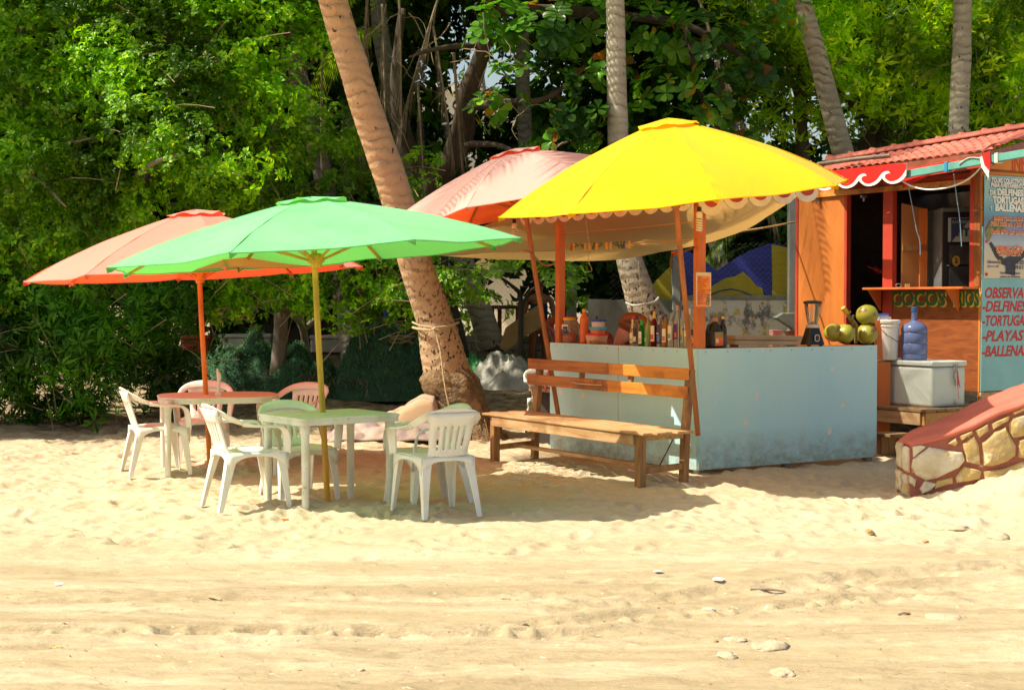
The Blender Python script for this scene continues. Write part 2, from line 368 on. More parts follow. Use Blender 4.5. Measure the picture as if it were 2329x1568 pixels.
# ================================================================ plastic chairs and tables
def make_chair(m, slots=5):
    t = thing('plastic_chair', 'x', 'chair')
    def sw(y): return .205 + .03 * (y + .2) / .44
    def seat(u, v):
        y = -.2 + .46 * u; x = (2 * v - 1) * sw(y)
        z = .42 - .012 * math.cos((2 * v - 1) * 1.5) - .02 * sstep(.36, .46, y + .2 ) * 1 + .012 * sstep(0, .5, u)
        return (x, y, float(z))
    b = MB(); b.grid(seat, 14, 12)
    s1 = b
    for s in (-1, 1):                               # side aprons, arched towards the legs
        b.grid(lambda u, v, s=s: (s * (sw(-.2 + .46 * u) + .004 + .006 * v), -.2 + .46 * u, .425 - v * (.03 + .10 * abs(2 * u - 1) ** 3)), 14, 2)
    b.grid(lambda u, v: ((2 * u - 1) * .235, .262 + .008 * v, .415 - v * (.035 + .09 * abs(2 * u - 1) ** 4)), 14, 2)
    b.grid(lambda u, v: ((2 * u - 1) * .205, -.202 - .006 * v, .425 - v * (.03 + .09 * abs(2 * u - 1) ** 4)), 14, 2)
    b.build('seat', m, t, smooth=50, solid=.008)
    # backrest panel with slots
    nu = 4 * slots + 3 + 4; b = MB()
    def bp(u, v):
        z = .415 + v * .335; hw = .150 + .035 * v + .03 * max(0, v - .8) * 5 + .02 * max(0, .15 - v) * 5
        x = (2 * u - 1) * hw
        return (x, -.195 - (z - .415) * .27 - .02 * (1 - (2 * u - 1) ** 2) + .02 * (1 - v), z)
    xs = [0]; inner = []
    edge = .17; sl = .05; n = slots; gap = (1 - 2 * edge - n * sl) / (n - 1)
    p = edge
    for i in range(n):
        xs += [p, p + sl]; inner.append(len(xs) - 2); p += sl + gap
    xs.append(1)
    vs_ = [0, .08, .2, .3, .45, .6, .72, .78, .88, 1]
    vid = {}; vv = []; ff = []
    for i, u in enumerate(xs):
        for j, v in enumerate(vs_): vid[i, j] = len(vv); vv.append(bp(u, v))
    for i in range(len(xs) - 1):
        for j in range(len(vs_) - 1):
            if i in inner and 2 <= j <= 5: continue
            ff.append((vid[i, j], vid[i + 1, j], vid[i + 1, j + 1], vid[i, j + 1]))
    b.add(vv, ff)
    # top rail that the panel runs into
    key = [(-.262, -.10, .655), (-.245, -.19, .695), (-.19, -.255, .735), (-.10, -.285, .757), (0, -.293, .763)]
    key = key + [(-x, y, z) for x, y, z in key[-2::-1]]
    wv = [(-.8, 0, .5), (-.5, -.2, .75), (-.25, -.35, .9), (-.1, -.36, .93), (0, -.36, .93)]
    wv = wv + [(-x, y, z) for x, y, z in wv[-2::-1]]
    def cr(P, t):
        n = len(P) - 1; s = min(int(t * n), n - 1); f = t * n - s
        p0, p1, p2, p3 = [V(P[min(max(s + k, 0), n)]) for k in (-1, 0, 1, 2)]
        return .5 * ((2 * p1) + (p2 - p0) * f + (2 * p0 - 5 * p1 + 4 * p2 - p3) * f * f + (3 * p1 - p0 - 3 * p2 + p3) * f ** 3)
    def rail(u, v):
        c = cr(key, u); wd = cr(wv, u).normalized(); h = .075 - .02 * abs(2 * u - 1)
        q = v - .62; return tuple(c + wd * q * h + V((0, -.014 * max(0, v - .7) * 3, 0)))
    b.grid(rail, 24, 4)
    b.build('backrest', m, t, smooth=50, solid=.009)
    for s in (-1, 1):
        b = MB()
        ak = [(s * .262, -.10, .655), (s * .275, 0, .637), (s * .282, .10, .63), (s * .28, .19, .622), (s * .268, .235, .58), (s * .255, .25, .50), (s * .248, .252, .42)]
        aw = [(s * .8, 0, .5), (s * 1, 0, .2), (s, 0, .1), (s, .2, .1), (s * .9, .5, .1), (s * .7, .7, 0), (s * .7, .75, 0)]
        def arm(u, v):
            c = cr(ak, u); wd = cr(aw, u).normalized(); h = .058 + .012 * math.sin(u * 3.1)
            return tuple(c + wd * (v - .5) * h + V((0, 0, -.012 * (2 * v - 1) ** 2)))
        b.grid(arm, 20, 4); b.build('armrest', m, t, smooth=60, solid=.009)
    def leg(s, f):
        if f: top, bot = V((s * .24, .245, .425)), V((s * .262, .285, -.015))
        else: top, bot = V((s * .205, -.195, .425)), V((s * .235, -.285, -.015))
        b = MB(); vs = []; n = 4
        for i in range(n + 1):
            q = i / n; c = top.lerp(bot, q); a = (.085 - .048 * q ** .7); tk = .011
            k = 1 if f else -1
            for x, y in ((0, 0), (-a, 0), (-a, -tk), (-tk, -tk), (-tk, -a), (0, -a)):
                vs.append((c.x + s * x, c.y + k * y, c.z))
        fs = [tuple(range(6)), tuple(range(n * 6, n * 6 + 6))] + [(i * 6 + k, i * 6 + (k + 1) % 6, i * 6 + 6 + (k + 1) % 6, i * 6 + 6 + k) for i in range(n) for k in range(6)]
        b.add(vs, fs); b.build('leg', m, t, bevel=.003, seg=1)
    for s in (-1, 1):
        for f in (0, 1): leg(s, f)
    return t
def put(o, x, y, fx, fy, label, group=None, z=None, s=1):
    o.location = (x, y, gz(x, y) if z is None else z); o.rotation_euler = (0, 0, math.atan2(-fx, fy)); o['label'] = label
    o.scale = (s, s, s)
    if group: o['group'] = group
    return o
GC = 'white plastic chairs around the two tables'
ch = make_chair(M_whiteg)
put(ch, -.555, 10.98, -.45, .89, 'cream plastic armchair seen from behind at the right of the front table', GC)
spots_ = [(-.66, 11.80, -.86, -.5, 'pale plastic armchair with green-lit inner back, behind the chair turned away from us'),
          (-2.05, 11.35, .87, .48, 'white plastic armchair at the left side of the green-shaded table, its back to the left'),
          (-1.76, 12.12, .5, -.86, 'pale green-lit plastic armchair behind the left end of the front table, facing us'),
          (-3.30, 13.68, .9, .42, 'sunlit white plastic armchair left of the pink table, farthest left chair')]
for x, y, fx, fy, lb in spots_: put(copy_tree(ch), x, y, fx, fy, lb, GC)
put(copy_tree(ch), -2.14, 14.65, -.35, -.93, 'plastic armchair glowing pink at the right end of the pink table under the red umbrella', GC)
put(copy_tree(ch), -3.10, 14.95, .15, -1, 'pink-lit plastic armchair behind the pink table, its slotted back seen between the table legs', GC)
put(copy_tree(ch), .44, 17.7, .25, -1, 'white plastic chair half hidden behind the wooden bench beside the counter')
M_redplas = mat('dark_red_plastic', (.22, .025, .012), .4, (.15, .015, .01), 5)
ch2 = make_chair(M_redplas); put(ch2, .72, 16.35, .7, -.7, 'dark red plastic armchair behind the stacked food tubs on the counter', z=.62, s=1.02)

def rrect(a, b, r, n=6):
    pts = []
    for cx, cy, s in ((a - r, b - r, 0), (-a + r, b - r, 1), (-a + r, -b + r, 2), (a - r, -b + r, 3)):
        for k in range(n + 1):
            t = math.pi / 2 * (s + k / n); pts.append((cx + r * math.cos(t), cy + r * math.sin(t)))
    return pts
def make_table(name, label, loc, rz, a, b, r, m):
    t = thing(name, label, 'table', loc, rz, None)
    mb = MB(); mb.prism(rrect(a, b, r), .705, .725)
    o = mb.build('tabletop', m, t, bevel=.006, seg=3)
    mb = MB(); P = rrect(a - .006, b - .006, r, 8); Q = rrect(a - .016, b - .016, r, 8); n = len(P)
    vs = [(x, y, .706) for x, y in P] + [(x, y, .668) for x, y in P] + [(x, y, .668) for x, y in Q] + [(x, y, .706) for x, y in Q]
    fs = [(k * n + i, k * n + (i + 1) % n, ((k + 1) % 4) * n + (i + 1) % n, ((k + 1) % 4) * n + i) for k in range(4) for i in range(n)]
    mb.add(vs, fs); mb.build('table_rim', m, t, smooth=40)
    for sx in (-1, 1):
        for sy in (-1, 1):
            mb = MB(); x, y = sx * (a - .07), sy * (b - .07)
            mb.lathe([(.026, -.03), (.028, .1), (.032, .58), (.033, .6), (.038, .605), (.039, .705)], 20, (x, y, 0))
            mb.build('leg', m, t, smooth=40)
    return t
M_table = mat('weathered_table_plastic', (.76, .75, .66), .42, (.62, .62, .5), 7, sc=(1, 1, 1), bump=.2, bscale=60, spots=((.4, .36, .26), 22, .66))
make_table('plastic_table', 'square pale plastic table pierced by the yellow pole of the green umbrella', (-1.44, 11.63, gz(-1.44, 11.63) - .0), math.atan2(.47, .627), .445, .37, .05, M_table)
make_table('plastic_table', 'pink-lit plastic table pierced by the orange pole of the red umbrella', (-2.78, 14.02, gz(-2.78, 14.02)), math.atan2(.2, .7), .56, .48, .34, M_table)
# slim white holder beside the orange pole
t = thing('napkin_holder', 'slim white plastic holder standing beside the orange pole on the pink table', 'holder', (-2.76, 13.93, gz(-2.78, 14.02) + .725))
mb = MB(); mb.box((0, 0, .012), (.06, .05, .024)); mb.build('base', M_white, t, bevel=.004)
mb = MB(); mb.tube([(0, 0, .02), (.004, 0, .1), (.0, 0, .19), (-.012, 0, .25)], [.018, .014, .018, .008], 10); mb.tube([(.012, 0, .14), (.014, 0, .17), (.01, 0, .21)], [.01, .016, .008], 8); mb.build('stem', M_white, t, smooth=60)

# ================================================================ umbrellas
def fabric(name, c, under=None, trl=.45, fade=None, back=None):
    m, nt, b, o = base(name)
    n = noisef(nt, 1.1, 6, .65, (1, 1, 1)); cc = ramp(nt, n, [(.3, c), (.72, fade or c)])
    cc = mixc(nt, ramp(nt, noisef(nt, 3.2, 6, .75, dist=.8), [(.55, (0, 0, 0)), (.8, (.16, .16, .16))]), cc, tuple(x * .7 for x in c))
    cc = mixc(nt, ramp(nt, noisef(nt, 17, 2, .5), [(.78, (0, 0, 0)), (.80, (.4, .4, .4))]), cc, (.8, .78, .62))
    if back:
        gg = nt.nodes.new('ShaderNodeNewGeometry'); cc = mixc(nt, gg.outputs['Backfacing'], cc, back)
    cc = mixc(nt, 1.0, cc, ramp(nt, noisef(nt, 420, 1, .5), [(.3, (.88, .88, .88)), (.7, (1.08, 1.08, 1.08))]), 'MULTIPLY')
    nt.links.new(cc, b.inputs['Base Color']); b.inputs['Roughness'].default_value = .85; b.inputs['Specular IOR Level'].default_value = .2
    b.inputs['Sheen Weight'].default_value = .15
    t = nt.nodes.new('ShaderNodeBsdfTranslucent'); t.inputs[0].default_value = c4(under or c)
    mx = nt.nodes.new('ShaderNodeMixShader'); mx.inputs[0].default_value = trl
    nt.links.new(b.outputs[0], mx.inputs[1]); nt.links.new(t.outputs[0], mx.inputs[2]); nt.links.new(mx.outputs[0], o.inputs[0])
    addbump(nt, b, noisef(nt, 3, 4, .55, (1, 1, 1), dist=1), .5, .02)
    addbump(nt, b, noisef(nt, 300, 2, .6), .15, .002)
    return m
def umbrella(label, apex, axis, Rr, rise, rot, mc, mwood, pole_bot, profile=1.12, sag=.04, edge=.035, poler=.024, pole_top=None, cap=.175, seamm=None):
    t = thing('beach_umbrella', label, 'umbrella', pole_bot)
    T = Matrix.Translation(-V(pole_bot))
    ax = V(axis).normalized(); xx = V((1, 0, 0)); xx = (xx - ax * xx.dot(ax)).normalized(); yy = ax.cross(xx)
    M = T @ Matrix((( xx.x, yy.x, ax.x, apex[0]), (xx.y, yy.y, ax.y, apex[1]), (xx.z, yy.z, ax.z, apex[2]), (0, 0, 0, 1)))
    def prof(r): return -rise * (.82 * r ** profile + .18 * r ** 3)
    def pt(k, a, r):
        t0 = rot + k * math.pi / 4; t1 = t0 + math.pi / 4
        x = (math.cos(t0) * (1 - a) + math.cos(t1) * a) * r; y = (math.sin(t0) * (1 - a) + math.sin(t1) * a) * r
        s = math.sin(math.pi * a); fold = .003 * math.exp(-min(a, 1 - a) * 14) * math.sin(r * 23 + k * 2) + .003 * math.sin(a * 11 + r * 6 + k) * r
        e = 1 - edge * s * r ** 3
        wr = .006 * noise.noise(V((x * 3 * Rr + k, y * 3 * Rr, k))) + .012 * noise.noise(V((x * 1.2 * Rr, y * 1.2 * Rr, k + 9)))
        return (x * Rr * e, y * Rr * e, prof(r) - sag * s * r * (1.05 - r * .6) + wr * r + fold * r)
    mb = MB()
    for k in range(8): mb.grid(lambda u, v, k=k: pt(k, v, .02 + .98 * u), 16, 10)
    bm_o = mb.build('canopy', mc, t, smooth=180); bm_o.data.transform(M)
    import bmesh
    bm = bmesh.new(); bm.from_mesh(bm_o.data); bmesh.ops.remove_doubles(bm, verts=bm.verts, dist=.0006); bmesh.ops.recalc_face_normals(bm, faces=bm.faces)
    if sum(f.normal.z for f in bm.faces) < 0: bmesh.ops.reverse_faces(bm, faces=bm.faces)
    bm.to_mesh(bm_o.data); bm.free()
    # hem and seams
    mb = MB()
    for k in range(8):
        mb.tube([pt(k, 0, .06 + .94 * i / 12) for i in range(13)], .0028, 4)
        mb.tube([pt(k, i / 10, 1.0) for i in range(11)], .006, 5)
    so_ = mb.build('seam', mc, t); so_.data.transform(M)
    # vent cap
    mb = MB()
    def cp(u, v):
        a = v * 2 * math.pi; r = cap * u; k8 = abs(math.sin(a * 4 - rot * 4))
        return (math.cos(a + .0) * r * Rr * (1 - .05 * k8), math.sin(a) * r * Rr * (1 - .05 * k8), prof(r * .88) + .010 + .012 * u - (.008 * math.sin(a * 5 + 1) + .008 * math.sin(a * 9 + 2)) * u ** 3 - .012 * k8)
    mb.grid(cp, 7, 56); c_ = mb.build('vent_cap', mc, t, smooth=180); c_.data.transform(M)
    hub = -rise - .03
    mb = MB(); mb.lathe([(.03, -.05), (.055, -.05), (.06, -.06), (.06, -.11), (.035, -.125)], 16)
    h = mb.build('hub', mwood, t, smooth=40); h.data.transform(M @ Matrix.Translation((0, 0, 0)))
    mb = MB(); mb.lathe([(.028, .05), (.04, .05), (.066, .03), (.066, -.02), (.045, -.03), (.038, -.06), (.027, -.06)], 16)
    h = mb.build('runner', mwood, t, smooth=40); h.data.transform(M @ Matrix.Translation((0, 0, hub)))
    for k in range(8):
        a0 = rot + k * math.pi / 4
        def rp(r, dz): return V((math.cos(a0) * r * Rr, math.sin(a0) * r * Rr, prof(r) - dz))
        mb = MB()
        ps = [V((math.cos(a0) * .05, math.sin(a0) * .05, -.085))] + [rp(q, .018) for q in (.3, .5, .7, .85, .985)]
        for i in range(5): mb.bar(ps[i], ps[i + 1], .016, .024)
        rb = mb.build('rib', mwood, t); rb.data.transform(M)
        mb = MB(); mb.bar((math.cos(a0) * .06, math.sin(a0) * .06, hub), rp(.5, .032), .014, .018)
        st = mb.build('strut', mwood, t); st.data.transform(M)
        mb = MB(); q = rp(1, 0); d = V((math.cos(a0), math.sin(a0), 0)); sd = V((-d.y, d.x, 0))      # fabric pocket over the rib tip
        vs = [q + d * .012 + V((0, 0, .004)), q - d * .07 + sd * .035, q - d * .04 + V((0, 0, -.028)), q - d * .07 - sd * .035, q + d * .01 + V((0, 0, -.04))]
        mb.add(vs, [(0, 1, 2, 4), (0, 4, 2, 3)]); pk = mb.build('tip_pocket', mc, t, solid=.003); pk.data.transform(M)
    pb = V(pole_bot); ptp = V(pole_top) if pole_top else V(apex) - ax * .02
    mb = MB(); n = 12; mb.tube([pb.lerp(ptp, i / n) + V((math.sin(i * .7) * .002, 0, 0)) for i in range(n + 1)], [poler * (1 + .02 * math.sin(i * 2.1)) for i in range(n + 1)], 14)
    p = mb.build('pole', mwood, t, smooth=50); p.data.transform(T)
    return t
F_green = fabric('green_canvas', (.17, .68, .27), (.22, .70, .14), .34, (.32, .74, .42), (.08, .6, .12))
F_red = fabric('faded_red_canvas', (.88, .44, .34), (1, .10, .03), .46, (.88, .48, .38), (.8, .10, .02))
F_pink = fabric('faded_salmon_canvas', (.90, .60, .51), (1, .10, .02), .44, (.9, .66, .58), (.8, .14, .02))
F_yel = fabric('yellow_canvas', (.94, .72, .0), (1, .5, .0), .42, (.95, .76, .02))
W_yellow = woodmat('yellow_varnished_pole', (.62, .36, .03), (.5, .26, .02), 2, 2, .45)
W_orange = woodmat('orange_varnished_pole', (.72, .22, .015), (.6, .16, .01), 2, 2, .45)
W_brown = woodmat('brown_varnished_pole', (.42, .14, .03), (.3, .09, .02), 2, 2, .45)
pb = (-1.463, 11.74, gz(-1.463, 11.74) - .08)
umbrella('green umbrella on a yellow pole over the front table', (-1.585, 11.72, 2.415), (-.08, 0, 1), 1.66, .46, R(32), F_green, W_yellow, pb)
pb = (-2.86, 14.02, gz(-2.86, 14.0) - .08)
umbrella('faded red umbrella on an orange pole over the pink table, farthest left', (-2.99, 14.05, 2.46), (-.055, 0, 1), 1.58, .60, R(20), F_red, W_orange, pb)
pb = (.49, 15.22, .34)
umbrella('faded salmon umbrella leaning left with its pole behind the bench back', (.02, 15.0, 3.13), (-.20, .0, 1), 1.56, .58, R(24), F_pink, W_brown, pb, pole_top=(.06, 14.99, 2.97))
pb = (1.682, 13.38, .39)
umbrella('bright yellow umbrella over the drinks counter, tied to the orange post', (1.36, 13.0, 3.19), (-.105, -.09, 1), 1.56, .69, R(6), F_yel, W_brown, pb)
# ================================================================ drinks counter
KC = V((1.706, 13.6, 0)); U = V((-.517, .856, 0)); Vv = V((.856, .517, 0)); LU, LV = 2.50, 2.245
CT = 1.165
M_cpan = mat('pale_blue_panel', (.30, .50, .52), .6, (.26, .46, .48), 2.5, bump=.12, bscale=60, bd=.003, spots=((.55, .5, .38), 9, .735))
m, nt, b, o = base('pale_blue_panel_dirty')
n = noisef(nt, 2.2, 5, .6, (1, 1, .35)); c = ramp(nt, n, [(.3, (.42, .75, .84)), (.7, (.51, .79, .82))])
tc = nt.nodes.new('ShaderNodeNewGeometry'); sp = nt.nodes.new('ShaderNodeSeparateXYZ'); nt.links.new(tc.outputs['Position'], sp.inputs[0])
mr = N(nt, 'ShaderNodeMapRange'); mr.inputs[1].default_value = .42; mr.inputs[2].default_value = .03; nt.links.new(sp.outputs[2], mr.inputs[0])
nn = noisef(nt, 6, 6, .75, (1, 1, 1.6)); mm = N(nt, 'ShaderNodeMath', operation='MULTIPLY'); nt.links.new(mr.outputs[0], mm.inputs[0]); nt.links.new(ramp(nt, nn, [(.35, (.15, .15, .15)), (.7, (1.2, 1.2, 1.2))]), mm.inputs[1])
c = mixc(nt, mm.outputs[0], c, (.24, .23, .15))
c = mixc(nt, ramp(nt, noisef(nt, 7, 2, .5), [(.71, (0, 0, 0)), (.72, (1, 1, 1))]), c, (.80, .74, .62))
c = mixc(nt, ramp(nt, noisef(nt, 40, 3, .8, (1, 1, .4)), [(.66, (0, 0, 0)), (.72, (.5, .5, .5))]), c, (.2, .24, .2))
nt.links.new(c, b.inputs['Base Color']); b.inputs['Roughness'].default_value = .5; addbump(nt, b, noisef(nt, 60, 3, .6, (1, 1, .4)), .12, .003)
M_cpan = m
W_ledge = woodmat('brown_ledge_wood', (.3, .1, .03), (.2, .06, .02), 0, 3, .5)
ctr = thing('drinks_counter', 'pale blue L-shaped drinks counter with orange posts', 'counter', KC)
def L(u, v, z): return U * u + Vv * v + V((0, 0, z))          # counter-local
mb = MB(); mb.prism([(0, .05), (LU, .03), (LU, CT), (0, CT)], -.012, .0, frame((0, 0, 0), U)); p = mb.build('front_panel', M_cpan, ctr)
mb = MB(); mb.prism([(0, .05), (LV, .055), (LV, CT), (0, CT)], .0, .012, frame((0, 0, 0), Vv)); mb.build('side_panel', M_cpan, ctr)
mb = MB(); mb.bar(L(0, .17, CT - .012), L(LU, .17, CT - .012), .312, .02); mb.build('countertop', W_ledge, ctr, bevel=.002)
mb = MB(); mb.bar(L(.16, .34, CT - .013), L(.16, LV - .012, CT - .013), .298, .02); mb.build('countertop', W_ledge, ctr, bevel=.002)
for u, v in ((.06, .06), (LU - .06, .06), (LU / 2, .05), (.06, LV - .06), (.06, LV / 2)):
    mb = MB(); mb.bar(L(u, v, -.08), L(u, v, CT - .03), .07, .07, up=U); mb.build('frame_leg', woodmat('grey_timber', (.3, .24, .16), (.2, .15, .1), 2), ctr)
mb = MB(); mb.prism([(1.245, .06), (1.249, .06), (1.249, CT - .002), (1.245, CT - .002)], -.0135, -.012, frame((0, 0, 0), U)); mb.build('panel_joint', mat('dark_joint', (.2, .3, .3)), ctr)  # thin raised strip, darker than the panels, marks the seam
scr = MB(); scr.lathe([(.006, 0), (.006, .003), (.003, .004)], 8)
sm = None
for k in range(13):
    M_ = frame(L(.1 + k * .19, 0, CT - .03), -U); M_ = Matrix.Translation(-Vv * .013) @ M_
    if sm is None: sm = scr.build('screw', M_steel, ctr); sm.matrix_local = M_
    else: inst(sm, 'screw', ctr, M_)
for k in range(9):
    M_ = frame(L(0, .08 + k * .26, CT - .03), Vv); M_ = Matrix.Translation(-U * .013) @ M_; inst(sm, 'screw', ctr, M_)
# cream stain drips are part of the paint; posts
pc = L(.0, .055, 0) + U * .05; pl = L(LU - .07, .07, 0)
mb = MB(); mb.bar(pc + V((0, 0, CT - .002)), pc + V((0, 0, 2.55)), .082, .082, up=U); mb.build('post', M_orange, ctr, bevel=.004)
mb = MB(); mb.bar(pl + V((0, 0, CT - .002)), pl + V((0, 0, 2.5)), .078, .078, up=U); mb.build('post', M_orange, ctr, bevel=.004)
mb = MB(); mb.bar(L(-.02, .09, 2.60), L(LU + .4, .09, 2.60), .05, .07); mb.bar(L(.05, .12, 2.62), L(.05, 1.5, 2.76), .05, .07); mb.build('roof_beam', M_orange, ctr)
# scalloped valance
M_scal = mat('white_painted_board', (.80, .70, .52), .6, (.70, .58, .40), 8, bump=.1)
def scallops(n, wd, z0, z1, h, org, d, parent, big=0):
    for k in range(n):
        f = k / max(1, n - 1); c = org + d * (wd * (k + .5)); zz = z0 + (z1 - z0) * f; hh = h * (1.25 if k == 0 and big else 1)
        arc = [math.pi * i / 10 for i in range(11)]
        poly = [(-wd * .5, .06), (wd * .5, .06)] + [(wd * .5 * math.cos(a), -hh * .25 - hh * .75 * math.sin(a)) for a in arc]
        M_ = frame(c + V((0, 0, zz)), d)
        mb = MB(); mb.prism(poly, -.008, .008, M_); s = mb.build('valance_scallop', M_scal, parent, bevel=.002, seg=1)
        poly = [(-wd * .31, .058), (wd * .31, .058)] + [(wd * .31 * math.cos(a), -hh * .18 - hh * .42 * math.sin(a)) for a in arc]
        mb = MB(); mb.prism(poly, -.0115, .0115, M_); mb.build('red_centre', M_redp, s)
scallops(12, .25, 2.555, 2.545, .125, L(.02, -.06, 0), U, ctr)
scallops(5, .29, 2.575, 2.70, .155, L(-.06, -.05, 0), Vv, ctr, 1)
# ledge position helpers: photo column -> place on the counter top
def onleft(px, off, z=CT):
    b0 = KC + Vv * off; t_ = online(px, b0, U); return b0 + U * t_ + V((0, 0, z))
def onright(px, off, z=CT):
    b0 = KC + U * off; t_ = online(px, b0, Vv); return b0 + Vv * t_ + V((0, 0, z))
def zrow(py, Y): return at(CXP, py, Y).z
TOP = CT - .002
yawL = math.atan2(U.y, U.x) + math.pi
# ---- bottles
G_clear = glass('clear_glass', (.9, .95, .9), .03, .92, 1.15); G_green = glass('green_glass', (.03, .35, .04), .05, .7, 1.2)
def liquid(n, c): return glass(n, c, .12, .55, 1.2)
def bottle(px, top, wd, glassm, capm, capc, lab, label, off=.13, neck=.32, shoulder=.62, lcols=None, txt=None, lz=(.12, .5), tcol=None, square=False, cap_h=.12, side='L', cat='bottle', lw=.9):
    p = onleft(px, off) if side == 'L' else onright(px, off)
    H = zrow(top, p.y) - TOP; r = wd / 2
    b = thing('liquor_bottle', label, cat, (p.x, p.y, TOP), yawL if side == 'L' else math.atan2(Vv.y, Vv.x))
    mb = MB(); nr = r * neck
    mb.lathe([(r * .9, 0), (r, .01), (r, H * shoulder * .93), (r * .93, H * (shoulder + .03)), (r * .6, H * (shoulder + .12)), (nr, H * (shoulder + .19)), (nr, H * (1 - cap_h))], 4 if False else 20, sy=.8 if square else 1)
    mb.build('glass_body', glassm, b, smooth=50)
    mb = MB(); mb.lathe([(nr * 1.12, H * (1 - cap_h)), (nr * 1.15, H * (1 - cap_h) + .003), (nr * 1.15, H - .004), (nr * .95, H)], 16); mb.build('cap', flat('cap_' + capm, capc, .35), b, smooth=40)
    if lcols:
        def lb(u, v, c=None):
            a = -math.pi / 2 + (u - .5) * 2.1 * lw; q = (r + .0012)
            return (q * math.cos(a), q * (.8 if square else 1) * math.sin(a), H * (lz[0] + (lz[1] - lz[0]) * v))
        mb = MB(); mb.grid(lb, 10, 1); lo = mb.build('paper_label', flat('label_' + lab, lcols[0], .6), b, smooth=60)
        if len(lcols) > 1:
            for k, cc in enumerate(lcols[1:]):
                def lb2(u, v, k=k):
                    a = -math.pi / 2 + (u - .5) * 1.5 * lw; q = (r + .0022); v0 = (.12 + .5 * k)
                    return (q * math.cos(a), q * (.8 if square else 1) * math.sin(a), H * (lz[0] + (lz[1] - lz[0]) * (v0 + .32 * v)))
                mb = MB(); mb.grid(lb2, 8, 1); mb.build('label_print', flat('print_%s%d' % (lab, k), cc, .6), lo, smooth=60)
        if txt:
            zz = H * (lz[0] + (lz[1] - lz[0]) * .5)
            text(txt, r * .62, frame((0, -(r + .004) * (.8 if square else 1), zz), (1, 0, 0)), flat('ink_' + lab, tcol or (.05, .04, .04), .6), lo, ext=.0006, off=.0006, align='CENTER', sx=.8)
    return b
cream = (.78, .7, .52); GB = 'liquor bottles lined up along the counter top'
bottle(1440, 719, .062, liquid('amber_orange', (.8, .25, .03)), 'red', (.75, .03, .01), 'y', 'orange bottle with bright red cap and yellow label', .19, lcols=((.8, .5, .04), (.7, .3, .02)))
bottle(1438.5, 726, .052, G_clear, 'cream', cream, 'c0', 'small clear bottle with cream neck, first in the row of bottles', .07, lcols=(cream, (.45, .4, .25)), cap_h=.34)
bottle(1448.5, 718, .070, G_clear, 'blk', (.015, .015, .015), 'b', 'clear bottle with black cap and tall black label', .09, lcols=((.03, .03, .035), (.7, .65, .5)), lz=(.08, .62))
bottle(1459.5, 727, .074, G_green, 'grn', (.02, .45, .04), 'g', 'green glass bottle with bright green cap and white label', .07, lcols=((.78, .74, .66), (.6, .45, .3)), square=True, lz=(.1, .56), lw=.7, cap_h=.2)
bottle(1474, 719, .066, liquid('pale_green', (.55, .62, .25)), 'cork', (.4, .13, .03), 'o', 'pale olive bottle with brown cork and long green oval label', .09, lcols=((.13, .33, .08), (.4, .55, .3)), lw=.55)
bottle(1488, 708, .070, liquid('dark_red', (.2, .015, .02)), 'yel', (.85, .45, .02), 'r', 'dark red syrup bottle with yellow cap and cream label', .10, lcols=(cream, (.6, .1, .05)), cap_h=.2, lz=(.15, .6))
bottle(1501, 706, .066, G_clear, 'blu', (.02, .03, .08), 'u', 'clear bottle with dark blue cap and blue label', .08, lcols=((.04, .05, .1), (.1, .22, .6)), square=True, txt='OSO', tcol=(.8, .8, .8), lz=(.08, .62))
bottle(1514, 714, .070, liquid('amber', (.55, .27, .06)), 'blk2', (.03, .025, .02), 'q', 'amber bottle with dark cap and cream label', .09, lcols=(cream, (.5, .2, .1)), lz=(.15, .56), cap_h=.08)
bottle(1527, 704, .068, G_clear, 'blk', (.015, .015, .015), 'w', 'tall clear bottle with cream label showing blue agave leaves', .08, lcols=((.76, .68, .5), (.15, .35, .4)), lz=(.2, .58), cap_h=.07)
bottle(1540.5, 694, .060, G_clear, 'org', (.8, .3, .03), 'p', 'tall clear bottle with orange cap and purple sunset label', .12, lcols=((.12, .03, .2), (.75, .15, .1)), lz=(.2, .56))
bottle(1553, 694, .062, G_clear, 'blk', (.015, .015, .015), 'yy', 'tall clear bottle with black cap behind the umbrella pole', .17, lcols=((.75, .6, .3), (.2, .4, .35)))
bottle(1567, 702, .086, liquid('pale_olive', (.6, .6, .3)), 'wht', (.8, .78, .74), 'bc', 'broad clear bottle with tall white cap and white label', .12, lcols=((.8, .76, .7),), txt='BACARDÍ', lz=(.3, .62), cap_h=.14)
bottle(1580, 721, .066, G_clear, 'red', (.75, .03, .01), 'on', 'clear bottle with red cap and black label beside the corner post', .09, lcols=((.03, .03, .04), (.8, .25, .03)), txt='OSO\nNEGRO', tcol=(.8, .78, .7), lz=(.1, .62))
bottle(1334, 740, .05, liquid('pale_pink', (.65, .3, .2)), 'grn2', (.2, .7, .05), 'x', 'small ribbed bottle with light green cap between jar and tall orange bottle', .16)
bottle(1357, 718, .06, liquid('brown_sauce', (.3, .1, .02)), 'blk', (.015, .015, .015), 'x2', 'brown sauce bottle with black cap behind the blue-lidded tub', .26)
# tall ribbed orange bottle
p = onleft(1328.5, .13); H = zrow(702, p.y) - TOP
b = thing('juice_bottle', 'tall ribbed bottle of orange juice with yellow cap', 'bottle', (p.x, p.y, TOP))
mb = MB(); pr = [(.042, 0), (.047, .01)] + [(.047 - .003 * (i % 2), .02 + i * .012) for i in range(17)] + [(.046, .25), (.040, .27), (.02, .31), (.018, H - .03)]
mb.lathe(pr, 20); mb.build('bottle_body', mat('orange_juice', (.8, .17, .02), .2, (.7, .12, .01)), b, smooth=40)
mb = MB(); mb.lathe([(.021, H - .035), (.021, H - .002), (.018, H)], 16); mb.build('cap', flat('cap_yel', (.85, .45, .02)), b, smooth=40)
